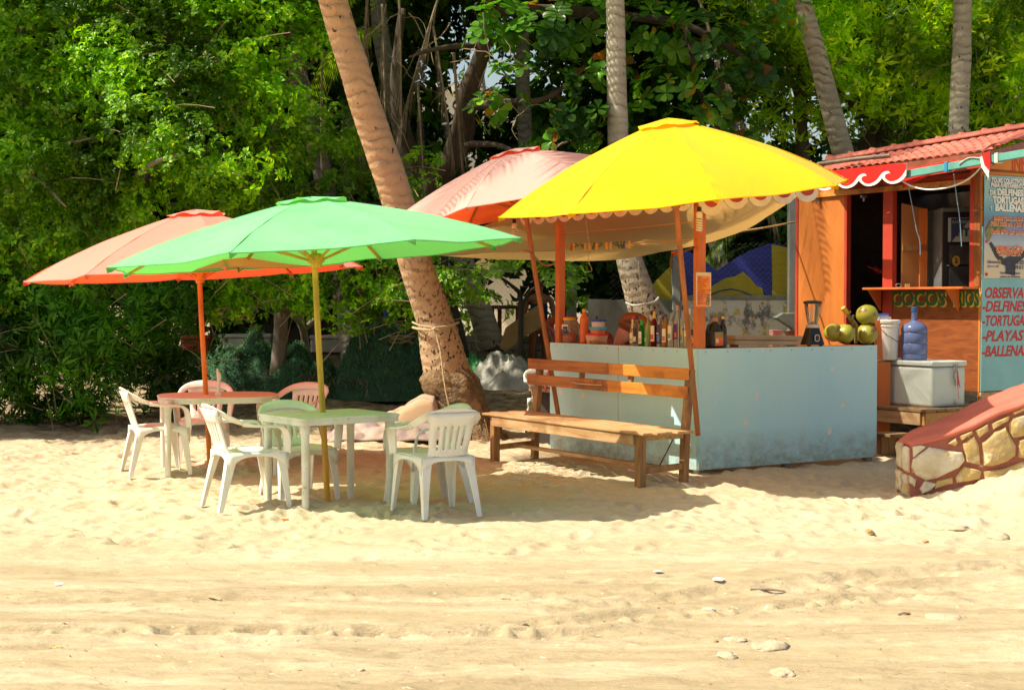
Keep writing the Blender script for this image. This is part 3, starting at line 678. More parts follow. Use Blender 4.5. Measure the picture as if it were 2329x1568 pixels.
# big jars
def jar(px, off, top, wd, lidc, fill, label, seals=True):
    p = onleft(px, off); H = zrow(top, p.y) - TOP; r = wd / 2
    b = thing('candy_jar', label, 'jar', (p.x, p.y, TOP), yawL)
    mb = MB(); mb.lathe([(r * .82, 0), (r * .9, .015), (r * .9, .06), (r, .09), (r, H * .72), (r * .78, H * .88), (r * .76, H - .025)], 24); mb.build('plastic_jar', glass('jar_plastic', (.9, .8, .65), .1, .85, 1.12), b, smooth=50)
    mb = MB(); mb.lathe([(r * .84, H - .028), (r * .86, H - .025), (r * .86, H - .004), (r * .8, H)], 24); mb.build('screw_lid', flat('lid' + label[:6], lidc, .4), b, smooth=35)
    mb = MB()
    q = random.Random(len(label))
    mb.lathe([(r * .76, .008), (r * .84, .05), (r * .86, H * .3), (r * .3, H * .42), (0.001, H * .44)], 18, M=Matrix.Identity(4)); fo = mb.build('sweets', mat('sweets' + label[:5], fill, .5, tuple(x * .4 for x in fill), 45, lo=.45, hi=.55, bump=.6, bscale=60, bd=.01), b)
    if seals:
        lo = None
        for ci in range(2):
            mb = MB(); mb.grid(lambda u, v, ci=ci: ((r + .002) * math.cos(-1.57 + (u - .5) * 1.7), (r + .002) * math.sin(-1.57 + (u - .5) * 1.7), H * (.34 + .2 * ci) + H * .19 * v), 10, 1)
            mb.build('paper_label', flat('jar_label%d' % ci, ((.78, .72, .6), (.1, .1, .35))[1 - ci], .5), b, smooth=60)
        for i, (a, zz) in enumerate(((.25, .60), (.60, .60), (.25, .42), (.6, .42))):
            an = -1.57 + a; c = V(((r + .004) * math.cos(an), (r + .004) * math.sin(an), H * zz))
            mb = MB(); mb.prism([(.017 * math.cos(k * math.pi / 4 + .39), .017 * math.sin(k * math.pi / 4 + .39)) for k in range(8)], 0, .001, frame(c, (-math.sin(an), math.cos(an), 0))); mb.build('black_octagon', M_black, b)
    return b
jar(1273, .12, 722, .115, (.85, .5, .02), (.06, .08, .15), 'small candy jar with yellow lid and dark sweets at the left end')
jar(1294.5, .13, 722, .155, (.85, .5, .02), (.75, .12, .02), 'large candy jar with yellow lid and orange sweets')
jar(1299, .31, 720, .17, (.7, .02, .01), (.5, .08, .03), 'red-lidded jar standing behind the yellow-lidded jars', False)
# food tubs
def tub(px, off, r0, r1, wd, lidc, body, label, z0, z1, square=False):
    p = onleft(px, off); b = thing('food_tub', label, 'tub', (p.x, p.y, z0), yawL + .1); H = z1 - z0; a = wd / 2
    P1 = rrect(a * .82, a * .7, .03); P2 = rrect(a * .98, a * .84, .03); P3 = rrect(a * 1.04, a * .9, .035)
    if not square: P1, P2, P3 = [[(a * k * math.cos(i * .2618), a * k * math.sin(i * .2618)) for i in range(24)] for k in (.88, .98, 1.04)]
    n = len(P1); mb = MB(); mb.add([(x, y, 0) for x, y in P1] + [(x, y, H - .014) for x, y in P2], [tuple(range(n))[::-1], tuple(range(n, 2 * n))] + [(i, (i + 1) % n, n + (i + 1) % n, n + i) for i in range(n)])
    mb.build('tub_body', body, b, smooth=50)
    mb = MB(); mb.prism(P3, H - (.016 if square and 'bottom' in label else .028), H); mb.build('lid', flat('tublid' + label[:6], lidc, .35), b, bevel=.003)
    return b
pY = onleft(1358, .13).y; ZT = [zrow(r, pY) for r in (759, 743, 725)]
tb = tub(1357, .13, 0, 0, .205, (.75, .04, .02), mat('frosted_pinkish', (.72, .42, .27), .3, (.65, .33, .2)), 'red-lidded plastic tub at the bottom of the stack', TOP, ZT[0], True)
tub(1360, .13, 0, 0, .155, (.08, .42, .62), mat('salmon_tub', (.68, .22, .12), .35, (.6, .18, .1)), 'light blue-lidded salmon tub in the middle of the stack', ZT[0] + .001, ZT[1], True)
tub(1361, .13, 0, 0, .15, (.03, .07, .42), mat('rice_tub', (.72, .6, .48), .4, (.6, .5, .4), 30), 'round tub with dark blue lid on top of the stack', ZT[1] + .001, ZT[2])
p = onleft(1358, .055); pk = thing('peanut_bag', 'clear bag of peanuts lying in front of the tub stack', 'snack bag', (p.x, p.y, TOP), yawL)
q = random.Random(4); mb = MB()
for i in range(70):
    c = V((q.uniform(-.11, .11), q.gauss(0, .02), .006 + abs(q.gauss(0, .012)))); mb.tube([c - V((.007, 0, 0)), c, c + V((.007, q.uniform(-.004, .004), 0))], [.003, .0065, .003], 5)
o_ = mb.build('peanuts', mat('peanut', (.45, .2, .05), .7, (.3, .1, .02), 40), pk, smooth=60)
mb = MB(); mb.grid(lambda u, v: ((u - .5) * .26, (v - .5) * .08, .034 * math.sin(3.14 * u) * math.sin(3.14 * v) ** .6 + .002), 12, 8); mb.build('plastic_film', glass('film', (1, .9, .75), .1, .9, 1.05), pk, smooth=180)
# jug + sauce bottle right of the post
p = onright(1623.5, .17); H = zrow(722, p.y) - TOP
b = thing('sauce_jug', 'big black sauce jug with handle and orange label, right of the corner post', 'jug', (p.x, p.y, TOP), math.atan2(Vv.y, Vv.x))
mb = MB(); a = .075
mb.box((0, 0, H * .30), (a * 2, .12, H * .6)); o_ = mb.build('jug_body', M_black, b, bevel=.018, seg=3, smooth=60)
mb = MB(); mb.lathe([(.062, H * .6), (.058, H * .68), (.035, H * .8), (.024, H * .85), (.024, H * .88)], 18, M=Matrix.Translation((.012, 0, -.004))); mb.build('jug_shoulder', M_black, b, smooth=60)
mb = MB(); mb.tube([(-.02, 0, H * .8), (-.06, 0, H * .76), (-.075, 0, H * .62), (-.068, 0, H * .45), (-.05, 0, H * .4)], [.012, .013, .013, .013, .012], 10); mb.build('handle', M_black, b, smooth=60)
mb = MB(); mb.lathe([(.027, H * .88), (.028, H * .89), (.028, H * .985), (.022, H)], 16, c=(.012, 0, 0)); mb.build('cap', flat('cap_pinkish', (.5, .25, .18)), b, smooth=40)
mb = MB(); mb.box((.012, -.0615, H * .30), (.1, .004, H * .46)); lo = mb.build('paper_label', flat('label_olive', (.32, .22, .06)), b)
mb = MB(); mb.box((.012, -.0645, H * .22), (.094, .004, H * .26)); l2 = mb.build('label_print', flat('label_org', (.8, .16, .02)), lo)
mb = MB(); mb.box((-.012, -.0675, H * .24), (.032, .003, H * .13)); mb.build('label_print', flat('label_cream', (.78, .66, .45)), lo)
bottle(1644, 719, .075, flat('dark_sauce', (.015, .012, .012), .15), 'yel', (.85, .45, .02), 'sx', 'black sauce bottle with yellow nozzle beside the big black jug', .17, lcols=((.07, .08, .1),), lz=(.02, .4), lw=1.2, side='R', cap_h=.09)
p = onright(1609, .22); mb = MB()
# ---- blender
p = onright(1848, .14); zt = [zrow(r, p.y) for r in (745, 737, 690, 684.5)]
b = thing('blender', 'black kitchen blender with glass jar on the counter', 'blender', (p.x, p.y, TOP), math.atan2(Vv.y, Vv.x) - .25)
h1 = zt[0] - TOP
mb = MB(); P = [rrect(a_, a_ * .9, a_ * .45) for a_ in (.102, .098, .066, .058)]; n = len(P[0])
mb.add([(x, y, z) for pp, z in zip(P, (.012, .03, h1 * .82, h1)) for x, y in pp], [tuple(range(n))[::-1], tuple(range(3 * n, 4 * n))] + [(k * n + i, k * n + (i + 1) % n, (k + 1) * n + (i + 1) % n, (k + 1) * n + i) for k in range(3) for i in range(n)])
mb.build('motor_base', M_black, b, smooth=50)
for sx in (-1, 1):
    mb = MB(); mb.lathe([(.018, 0), (.02, .014)], 10, c=(sx * .065, -.05, 0)); mb.build('rubber_foot', M_black, b)
mb = MB(); PA = rrect(.026, .034, .02); mb.prism(PA, 0, .004, frame((0, -.093, h1 * .45), (1, 0, 0), (0, .24, 1))); mb.build('control_panel', flat('silver', (.6, .6, .58), .3), b)
mb = MB(); mb.prism(rrect(.018, .026, .014), .004, .007, frame((0, -.093, h1 * .45), (1, 0, 0), (0, .24, 1))); mb.build('control_inset', M_black, b)
mb = MB(); mb.lathe([(.062, h1), (.064, h1 + .004), (.064, h1 + .03), (.05, h1 + .035)], 24); mb.build('collar', flat('silver2', (.62, .6, .56), .35), b, smooth=40)
hb, ht = h1 + .035, zt[2] - TOP
mb = MB(); mb.lathe([(.045, hb), (.052, hb + .015), (.07, hb + (ht - hb) * .55), (.083, ht)], 24); mb.build('glass_jar', glass('jar_glass', (.95, .9, .8), .03, .93, 1.12), b, smooth=60)
for k in range(6):
    a_ = k * 1.047 + .3; mb = MB(); mb.bar((.05 * math.cos(a_), .05 * math.sin(a_), hb + .01), (.076 * math.cos(a_), .076 * math.sin(a_), ht - .03), .006, .006); mb.build('glass_rib', glass('rib_glass', (.95, .92, .85), .1, .5, 1.3), b)
mb = MB(); mb.lathe([(.086, ht), (.09, ht + .003), (.09, zt[3] - TOP - .004), (.082, zt[3] - TOP), (.03, zt[3] - TOP + .008)], 24); mb.build('jar_lid', M_black, b, smooth=40)
mb = MB(); mb.lathe([(.03, hb), (.032, hb + .01), (.012, hb + .02), (.006, hb + .03)], 10); mb.build('blade_base', M_steel, b)
# ---- coconuts
M_coco = mat('green_coconut', (.27, .29, .025), .4, (.36, .30, .04), 6, lo=.35, hi=.7, bump=.1, spots=((.2, .1, .03), 9, .6))
cocos = [(1895.6, 757, .095, .16, 'green coconut at the left end of the bunch on the counter'), (1922, 760, .104, .10, 'rounded ribbed green coconut in front of the bunch'),
         (1971, 718, .108, .12, 'top green coconut of the bunch beside the white bucket'), (1973, 760, .110, .11, 'lower right green coconut resting on the counter edge')]
for i, (px, py, r, off, lb) in enumerate(cocos):
    p = onright(px, off); z = max(zrow(py, p.y), TOP + r * .93)
    if i == 2: z = TOP + .108 + .19
    t = thing('coconut', lb, 'coconut', (p.x, p.y, z), i * 1.3, 'coconuts in the bunch on the counter')
    mb = MB()
    def cf(u, v, r=r, i=i):
        th = u * math.pi; ph = v * 2 * math.pi; rr_ = r * (1 + .045 * math.cos(3 * ph + i) * math.sin(th) + .04 * math.cos(th))
        d = V((math.sin(th) * math.cos(ph), math.sin(th) * math.sin(ph), math.cos(th)))
        rr_ *= 1 + .03 * noise.noise(d * 2 + V((i, 0, 0)))
        return (d.x * rr_ * 1.04, d.y * rr_ * .95, d.z * rr_ * .94)
    mb.grid(cf, 16, 24); mb.build('husk', M_coco, t, smooth=180)
    tp = V((.35, -.5, .8)).normalized() * r * .96 if i != 3 else V((-.5, -.3, .75)).normalized() * r * .96
    mb = MB(); mb.lathe([(.024, -.006), (.026, .004), (.015, .009), (.004, .01)], 8, M=Matrix.Translation(tp) @ V((0, 0, 1)).rotation_difference(tp).to_matrix().to_4x4()); mb.build('calyx', mat('calyx', (.2, .12, .03), .8), t)
pa, pb_, = onright(1917, .12), onright(1944, .13)
t = thing('coconut_stalk', 'cut yellow stalk joining the bunch of coconuts', 'stalk', (pb_.x, pb_.y, TOP))
A0 = V((pa.x, pa.y, zrow(699, pa.y))) - V((pb_.x, pb_.y, TOP)); A1 = V((0, -.02, zrow(738, pb_.y) - TOP))
mb = MB(); mb.tube([A0, A0.lerp(A1, .25), A0.lerp(A1, .4)], [.024, .027, .02], 10); mb.build('cut_end', mat('cut_stalk', (.75, .42, .05), .6), t, smooth=60)
q = random.Random(8); mb = MB(); mb.tube([A0.lerp(A1, .38), A0.lerp(A1, .7) + V((.01, 0, -.01)), A1, V((.02, .02, .02))], [.019, .024, .028, .015], 9, rough=.5)
for k in range(26):
    c = A0.lerp(A1, q.uniform(.4, 1.1)); d = V((q.uniform(-1, 1), q.uniform(-1, .4), q.uniform(-.6, 1))).normalized(); mb.tube([c, c + d * .03, c + d * .05], [.009, .007, .003], 5)
mb.build('fibres', mat('stalk_fibre', (.25, .2, .05), .8, (.12, .08, .03), 30, bump=.6), t)
# ---- hanging lines, pegs, bulbs, sign
def rope_thing(name, label, cat, pts, r, m, n=6, group=None, sub=6):
    P = [V(p) for p in pts]; o0 = P[0].copy(); Q = []
    for i in range(len(P) - 1):
        p0, p1, p2, p3 = P[max(i - 1, 0)], P[i], P[i + 1], P[min(i + 2, len(P) - 1)]
        for k in range(sub):
            f = k / sub; Q.append(.5 * ((2 * p1) + (p2 - p0) * f + (2 * p0 - 5 * p1 + 4 * p2 - p3) * f * f + (3 * p1 - p0 - 3 * p2 + p3) * f ** 3))
    Q.append(P[-1]); mb = MB(); mb.tube([q_ - o0 for q_ in Q], r, n); o = mb.build(name, m, smooth=60); o.location = o0
    return tag(o, label, cat, group)
PC = KC + pc; PL = KC + pl
f1 = PC + V((-.045, -.03, 0)); f2 = PL + V((.0, -.045, 0))
l1a, l1b = V((f2.x, f2.y, 2.19)), V((f1.x, f1.y, 2.17)); l2a, l2b = V((f2.x, f2.y, 2.32)), V((f1.x, f1.y, 2.33))
rope_thing('clothes_line', 'lower orange string between the counter posts carrying the clothes pegs', 'string', [l1a, l1a.lerp(l1b, .5) - V((0, 0, .012)), l1b], .004, M_cord)
rope_thing('clothes_line', 'upper orange string between the counter posts with nothing on it', 'string', [l2a, l2a.lerp(l2b, .5) - V((0, 0, .01)), l2b], .004, M_cord)
for k, (z_, ob) in enumerate(((2.18, PC), (2.33, PC), (2.19, PL), (2.32, PL))):
    mb = MB(); mb.tube([(ob.x + .062 * a_, ob.y + .062 * b_, z_) for a_, b_ in ((-1, -.2), (.25, -1), (1, .2), (-.25, 1), (-1, -.2))], .004, 5)
    tag(mb.build('string_loop', M_cord), ('lower', 'upper', 'lower', 'upper')[k] + ' orange string loop tied round the ' + ('right' if k < 2 else 'left') + ' orange post', 'string')
pegc = {'r': (.4, .04, .02), 'y': (.75, .42, .03), 'g': (.06, .13, .03), 'b': (.05, .07, .14)}; pegn = {'r': 'red', 'y': 'yellow', 'g': 'dark green', 'b': 'dark blue'}
pegs = [(1300, 'r', 1), (1305, 'y', 1), (1314, 'g', 8), (1322, 'g', -6), (1331, 'y', 1), (1340, 'y', -1), (1351, 'g', 2), (1357, 'y', 1), (1368, 'g', 7), (1379, 'y', 0), (1389, 'y', 1), (1396, 'g', -7), (1404, 'g', -4), (1413, 'g', -1), (1419, 'b', 1), (1431, 'y', 0)]
pm = MB()
for s in (-1, 1): pm.bar((s * .003, 0, .018), (s * .014, 0, -.055), .011, .007, up=(0, 1, 0))
pegmesh = {}
cnt = {}
for i, (px, cc, an) in enumerate(pegs):
    d = (l1b - l1a); d.z = 0; tt = online(px * 1.0, V((l1a.x, l1a.y, 0)), d)
    if cc not in pegmesh:
        o = pm.build('clothes_peg', flat('peg_' + cc, pegc[cc], .6)); pegmesh[cc] = o.data
    else: o = link(bpy.data.objects.new('clothes_peg', pegmesh[cc]))
    o.location = l1a.lerp(l1b, tt) - V((0, 0, .006)); o.rotation_euler = (0, an * .2, math.atan2(d.y, d.x))
    prev = pegn[pegs[i - 1][1]] if i else 'post'; nxt = pegn[pegs[i + 1][1]] if i < len(pegs) - 1 else 'umbrella pole'
    tag(o, '%s clothes peg %s on the string, %s of the sixteen from the left' % (pegn[cc], 'tipped sideways' if abs(an) > 3 else 'hanging down', ['first', 'second', 'third', 'fourth', 'fifth', 'sixth', 'seventh', 'eighth', 'ninth', 'tenth', 'eleventh', 'twelfth', 'thirteenth', 'fourteenth', 'fifteenth', 'last'][i]), 'clothes peg', 'clothes pegs on the string')
M_bulb = mat('bulb_glass', (.82, .74, .6), .25, (.75, .66, .5))
def cfl(p, ln, label):
    t = thing('spiral_bulb', label, 'light bulb', p)
    mb = MB(); mb.lathe([(.018, 0), (.02, -.005), (.02, -.045), (.015, -.05)], 14); mb.build('socket', M_black, t, smooth=40)
    mb = MB(); mb.lathe([(.02, -.045), (.03, -.06), (.03, -.095), (.022, -.105)], 16); mb.build('ballast', M_bulb, t, smooth=40)
    mb = MB(); mb.tube([(.024 * math.cos(a), .024 * math.sin(a), -.108 - ln * a / 31) for a in [i * .31 for i in range(100)]], .0085, 7); mb.build('spiral_tube', M_bulb, t, smooth=60)
cfl(at(1590.5, 470, 13.45), .11, 'white spiral bulb hanging at the corner post')
cfl(at(1169.5, 498, 15.85), .10, 'white spiral bulb hanging beside the salmon umbrella pole')
sg = thing('menu_sign', 'laminated orange drinks menu pinned to the corner post', 'sign', at(1600, 658, 13.5))
mb = MB(); FS = frame((0, 0, 0), (.95, .12, 0)); mb.prism(rrect(.07, .155, .006, 2), -.002, .002, FS); mb.build('laminate', flat('pale_laminate', (.72, .62, .48), .25), sg)
mb = MB(); mb.prism([(-.062, -.15), (.062, -.15), (.062, .12), (-.058, .128)], .002, .0035, FS); mb.build('orange_print', mat('menu_orange', (.85, .3, .02), .3, (.8, .18, .05), 10), sg)
mb = MB(); mb.prism([(.018, -.14), (.06, -.14), (.06, -.04), (.03, -.045)], .0035, .0042, FS); mb.build('bottle_photo', mat('menu_photo', (.12, .06, .12), .3, (.5, .35, .15), 60), sg)
FS.translation = (0, 0, 0)
for k, s in enumerate(('MENU', 'PIÑA COLADA', 'MARGARITA', 'DAIQUIRI', 'CUBA LIBRE', 'MOJITO', 'CERVEZAS | CORONA', 'VICTORIA', 'MICHELADAS', 'REFRESCOS', 'MEZCAL', 'AGUA', 'TEQUILAS')):
    text(s, .0155, FS @ Matrix.Translation((-.056, .105 - k * .0195, .0045)), flat('menu_ink', (.35, .05, .05), .5), sg, ext=.0004, off=.0003)
# straps and ropes holding the umbrella poles
q0 = at(1537, 577, 13.27)
st = thing('pole_strap', 'brown strap tying the yellow umbrella pole to the corner post', 'strap', q0)
mb = MB(); e = V((PC.x - .05, PC.y - .02, zrow(562, PC.y))) - q0; mb.bar((.02, 0, 0), e, .004, .022, up=(0, 0, 1)); mb.build('band', M_brown, st)
mb = MB(); mb.tube([(.034 * math.cos(a), .034 * math.sin(a), .012 * math.sin(a * 2.5)) for a in [i * .5 for i in range(27)]], .009, 6); mb.build('knot', mat('rust_cloth', (.5, .07, .02), .8), st)
mb = MB(); mb.tube([(.02, -.03, 0), (.06, -.04, -.05), (.075, -.04, -.1), (.03, -.04, -.12), (.02, -.04, -.05)], .006, 6); mb.tube([(-.03, -.03, 0), (-.05, -.04, -.07), (-.045, -.04, -.13)], [.012, .01, .012], 6); mb.build('loose_end', M_brown, st, smooth=60)
a0 = at(1186, 570, 14.75); a1 = V((PL.x - .04, PL.y - .03, zrow(570, PL.y)))
rope_thing('tie_rope', 'thin cord from the salmon umbrella pole to the left orange post', 'rope', [a0, a0.lerp(a1, .5), a1], .005, M_rope)
rope_thing('tie_rope', 'drooping twisted cloth hanging between the salmon umbrella pole and left post', 'rope', [at(1190, 568, 14.7), at(1208, 575, 14.9), at(1222, 590, 15.1), at(1240, 603, 15.4), at(1262, 600, 15.45)], .011, mat('tan_cloth', (.4, .2, .1), .9))
rope_thing('hanging_wire', 'loose wire hanging from the tarp in front of the middle of the clothes line', 'wire', [at(1331, 477, 14.8), at(1335, 520, 14.8), at(1341, 560, 14.8), at(1338, 590, 14.8), at(1346, 615, 14.8), at(1330, 618, 14.8)], .003, M_rope)

# ================================================================ bench
W_seat = woodmat('worn_pale_bench_wood', (.50, .33, .17), (.36, .2, .08), 0, 2.6, .6, dirt=(.3, .13, .04)); W_back = woodmat('orange_brown_bench_wood', (.44, .15, .03), (.27, .075, .018), 0, 2.4, .4, dirt=(.10, .03, .012))
W_leg = woodmat('brown_leg_wood', (.36, .19, .07), (.22, .1, .035), 2, 2.6, .6)
B0 = V((1.085, 12.79, 0)); bz = gz(1.1, 13.0) - .02
bench = thing('wooden_bench', 'long slatted wooden bench with backrest in front of the blue counter', 'bench', (B0.x, B0.y, 0), math.atan2(U.y, U.x))
# local: x along the bench away from us, y = -Vv direction
def bl(x, y, z): return (x, -y, z)
LB = 2.48
for k in range(5):
    mb = MB(); y0 = -.045 + k * .113; off = (.02, -.03, .03, -.02, .0)[k]
    mb.bar(bl(-.16 + off, y0 + .05, .462 + .002 * (k % 2)), bl(LB + .16 - off, y0 + .05, .462 + .002 * (k % 2)), .098, .024); mb.build('seat_slat', W_seat, bench, bevel=.006)
for (y0, z0, z1, nm) in ((0, 0, 0, 'a'),):
    mb = MB(); mb.bar(bl(.03, -.018, .40), bl(LB - .03, -.018, .40), .024, .095); mb.build('front_apron', W_seat, bench, bevel=.003)
for x in (0, LB):
    mb = MB(); mb.bar(bl(x, .03, bz), bl(x, .03, .448), .075, .075, up=(0, 1, 0)); mb.build('leg', W_leg, bench, bevel=.006)
    mb = MB(); mb.bar(bl(x, .50, bz), bl(x, .52, .46), .075, .06, up=(0, 1, 0)); mb.bar(bl(x, .52, .46), bl(x, .575, 1.0), .075, .055, up=(0, 1, 0)); mb.build('leg', W_leg, bench, bevel=.005)
    mb = MB(); mb.bar(bl(x, .06, .13), bl(x, .48, .15), .035, .055); mb.build('cross_rail', W_leg, bench, bevel=.003)
    mb = MB(); mb.bar(bl(x, .06, .42), bl(x, .50, .42), .035, .05); mb.build('cross_rail', W_seat, bench, bevel=.003)
mb = MB(); mb.bar(bl(.02, .25, .145), bl(LB - .02, .25, .145), .05, .035); mb.build('stretcher', W_seat, bench, bevel=.004)
for x in (LB * .35, LB * .68):
    mb = MB(); mb.bar(bl(x, .535, .76), bl(x, .57, 1.0), .06, .03, up=(0, 1, 0)); mb.build('back_batten', W_leg, bench)
Wb2 = woodmat('paler_orange_bench_wood', (.62, .24, .04), (.5, .16, .02), 0, 2.4, .4, dirt=(.3, .09, .01))
for z, dy in ((.80, 0), (.96, .012)):
    mb = MB(); mb.bar(bl(-.05, .50 + dy, z), bl(LB * .47, .502 + dy, z), .026, .105, up=(0, .1, 1)); mb.build('back_board', Wb2, bench, bevel=.006)
    mb = MB(); mb.bar(bl(LB * .47 + .002, .502 + dy, z), bl(LB + .13, .50 + dy, z), .026, .108, up=(0, .1, 1)); mb.build('back_board', W_back, bench, bevel=.006)
mb = MB(); mb.tube([bl(LB * .5, .482, .795), bl(LB * .5, .476, .81), bl(LB * .52, .476, .80), bl(LB * .68, .476, .80), bl(LB * .70, .476, .81), bl(LB * .70, .482, .79)], .006, 6); mb.build('putty_streak', flat('putty', (.6, .42, .26)), bench, smooth=60)
rope_thing('black_cable', 'thin black cable stretched from the bench seat down to the sand', 'cable', [at(1538, 982, 13.15), at(1520, 1020, 13.1), at(1496, 1066, 13.05)], .005, M_black)
# ================================================================ kiosk
KK = V((5.016, 15.9, 0)); A = U.copy(); Bd = Vv.copy(); ZF = .634
def zr(py, Y): return at(CXP, py, Y).z
def kt(px): return online(px, KK, A)
def KP(t, off, z): return KK + A * t - Vv * 0 + Vv * off + V((0, 0, z))     # off>0 = inwards
kiosk = thing('snack_kiosk', 'orange plywood snack kiosk with red tiled roof and a serving window', 'kiosk', KK)
def KL(t, off, z): return A * t + Vv * off + V((0, 0, z))
tA, tB, tC, tD, tE = kt(1815), kt(1920), kt(2008), kt(2030), kt(2205)
ZS = 1.745; ZH = 2.86; ZT_ = 3.3
FA = frame((0, 0, 0), -A)                     # local x towards the corner, y up, z outwards
def panel(t0, t1, z0, z1, m, nm='wall_panel', th=.02, off=0, parent=None, bevel=0):
    mb = MB(); mb.prism([(-t0, z0), (-t1, z0), (-t1, z1), (-t0, z1)], -th, 0, Matrix.Translation(Vv * off) @ FA); return mb.build(nm, m, parent or kiosk, bevel=bevel)
M_plyraw = mat('raw_plywood_brown', (.30, .085, .02), .5, (.18, .045, .012), 2.6, sc=(.8, 1, 5), lo=.35, hi=.65, bump=.2, bscale=20, bd=.004, dist=1.5)
panel(tB, tA, ZF - .1, 3.04, M_ply)
panel(0.02, tC, ZF, ZS - .01, M_plyraw)
panel(0.02, tB, ZH + .05, 3.06, M_redp, 'header_board', off=.03)
# posts
for t0, t1, m_, nm in ((tC, tD, M_redp, 'red_post'), (tB - .045, tB, M_redp, 'red_post'), (tA - .0, tA + .045, M_redp, 'red_post'), (kt(2205), kt(2215), M_redp, 'red_post')):
    panel(min(t0, t1), max(t0, t1), ZF if t0 > 1 else ZS + .013, 3.03, m_, nm, .07, -.012, bevel=.003)
panel(-.0, kt(2215) - .002, ZS + .013, 3.05, woodmat('dark_orange_post', (.3, .1, .02), (.2, .06, .015), 2), 'corner_post', .08, -.014, bevel=.004)
# ledge, brackets
mb = MB(); c0, c1 = KL(tC + .08, -.12, ZS), KL(.02, -.12, ZS + .0); mb.bar(c0, c1, .26, .024); mb.build('serving_ledge', M_orange, kiosk, bevel=.003)
for t_ in (tC + .02, .28):
    mb = MB(); M_ = frame(KL(t_, -.02, ZS - .012), -Vv); mb.prism([(0, 0), (.2, 0), (0, -.24)], -.012, .012, M_); mb.build('ledge_bracket', M_orange, kiosk)
# header beam in front (pale orange stick)
h0, h1 = at(1836, 446, 18.2), at(2206, 413, 16.0)
mb = MB(); mb.bar(h0 - KK, h1 - KK, .05, .06); mb.build('front_lintel', woodmat('pale_orange_wood', (.65, .28, .05), (.5, .17, .03), 0), kiosk, bevel=.003)
for px, py, Y in ((1858, 452, 18.0), (1964, 447, 17.4)):
    mb = MB(); q_ = at(px, py, Y) - KK; mb.box(q_, (.07, .04, .03), .5); mb.box(q_ - V((0, 0, .03)), (.02, .02, .05)); mb.build('hinge', M_steel, kiosk)
# interior shell
dp = 2.6
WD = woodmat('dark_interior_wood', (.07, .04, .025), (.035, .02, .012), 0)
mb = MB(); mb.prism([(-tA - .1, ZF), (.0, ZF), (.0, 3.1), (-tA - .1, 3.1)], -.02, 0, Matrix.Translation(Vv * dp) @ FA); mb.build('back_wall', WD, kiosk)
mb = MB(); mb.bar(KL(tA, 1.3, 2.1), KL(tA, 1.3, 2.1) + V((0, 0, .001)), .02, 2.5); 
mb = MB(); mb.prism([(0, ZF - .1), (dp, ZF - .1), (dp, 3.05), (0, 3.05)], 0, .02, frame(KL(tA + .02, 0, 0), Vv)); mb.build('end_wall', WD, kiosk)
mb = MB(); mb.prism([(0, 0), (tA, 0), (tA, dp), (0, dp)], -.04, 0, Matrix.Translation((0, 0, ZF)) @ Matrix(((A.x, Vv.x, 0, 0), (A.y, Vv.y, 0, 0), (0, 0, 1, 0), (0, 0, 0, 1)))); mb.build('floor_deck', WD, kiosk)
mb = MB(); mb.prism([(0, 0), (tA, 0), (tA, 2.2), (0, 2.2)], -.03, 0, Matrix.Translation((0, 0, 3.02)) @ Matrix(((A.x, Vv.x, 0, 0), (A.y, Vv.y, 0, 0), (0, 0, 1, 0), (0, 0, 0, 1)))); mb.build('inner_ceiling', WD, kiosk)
# right-hand wall with poster
FB = frame((0, 0, 0), Bd)
mb = MB(); mb.prism([(.0, ZF - .12), (3.2, ZF - .12), (3.2, 3.5), (0, 3.08)], -.02, .0, FB); mb.build('gable_panel', mat('bright_orange_ply', (.68, .24, .025), .5, (.6, .17, .02), 3, bump=.15), kiosk)
M_bluep = mat('turquoise_paint', (.22, .50, .54), .45, (.19, .45, .5), 4, bump=.1)
mb = MB(); mb.prism([(.012, ZF), (3.1, ZF + .01), (3.1, 2.4), (.012, 2.4)], .001, .012, FB); blue = mb.build('painted_board', M_bluep, kiosk)
M_redink = flat('dark_red_letter', (.5, .02, .03), .4)
for k, (s, py) in enumerate((('OBSERVACIÓN', 664), ('-DELFINES', 697), ('-TORTUGAS', 731), ('-PLAYAS', 765), ('-BALLENAS', 799))):
    z = zr((677, 707.5, 740, 774.5, 809)[k], KK.y + .15); x0 = .045 if k == 0 else .015
    text(s, .158, FB @ Matrix.Translation((x0, z, .013)), M_redink, blue, ext=.0012, off=.005, shear=.25, fit=(1.0, .70, .74, .66, .74)[k])
text('INFORMES', .24, FB @ Matrix.Translation((.47, 3.02, .002)), flat('red_letter', (.6, .06, .01)), kiosk, ext=.001, off=.004, sx=.62)
# poster
pst = thing('tour_poster', 'blue vinyl tour poster on the orange wall above the turquoise board', 'poster', KK)
mb = MB(); z0, z1 = 1.85, 2.95
mb.grid(lambda u, v: tuple(FB @ V((.03 + 1.3 * u, z0 + (z1 - z0) * v, .018 + .006 * math.sin(u * 9 + v * 4) * math.sin(v * 7)))), 20, 20)
m, nt, b, o = base('poster_print')
tc = nt.nodes.new('ShaderNodeNewGeometry'); sp = nt.nodes.new('ShaderNodeSeparateXYZ'); nt.links.new(tc.outputs['Position'], sp.inputs[0])
mr = N(nt, 'ShaderNodeMapRange'); mr.inputs[1].default_value = z0; mr.inputs[2].default_value = z1; nt.links.new(sp.outputs[2], mr.inputs[0])
ad = N(nt, 'ShaderNodeMath', operation='MULTIPLY_ADD'); nt.links.new(noisef(nt, 3, 4, .6), ad.inputs[0]); ad.inputs[1].default_value = .12; nt.links.new(mr.outputs[0], ad.inputs[2])
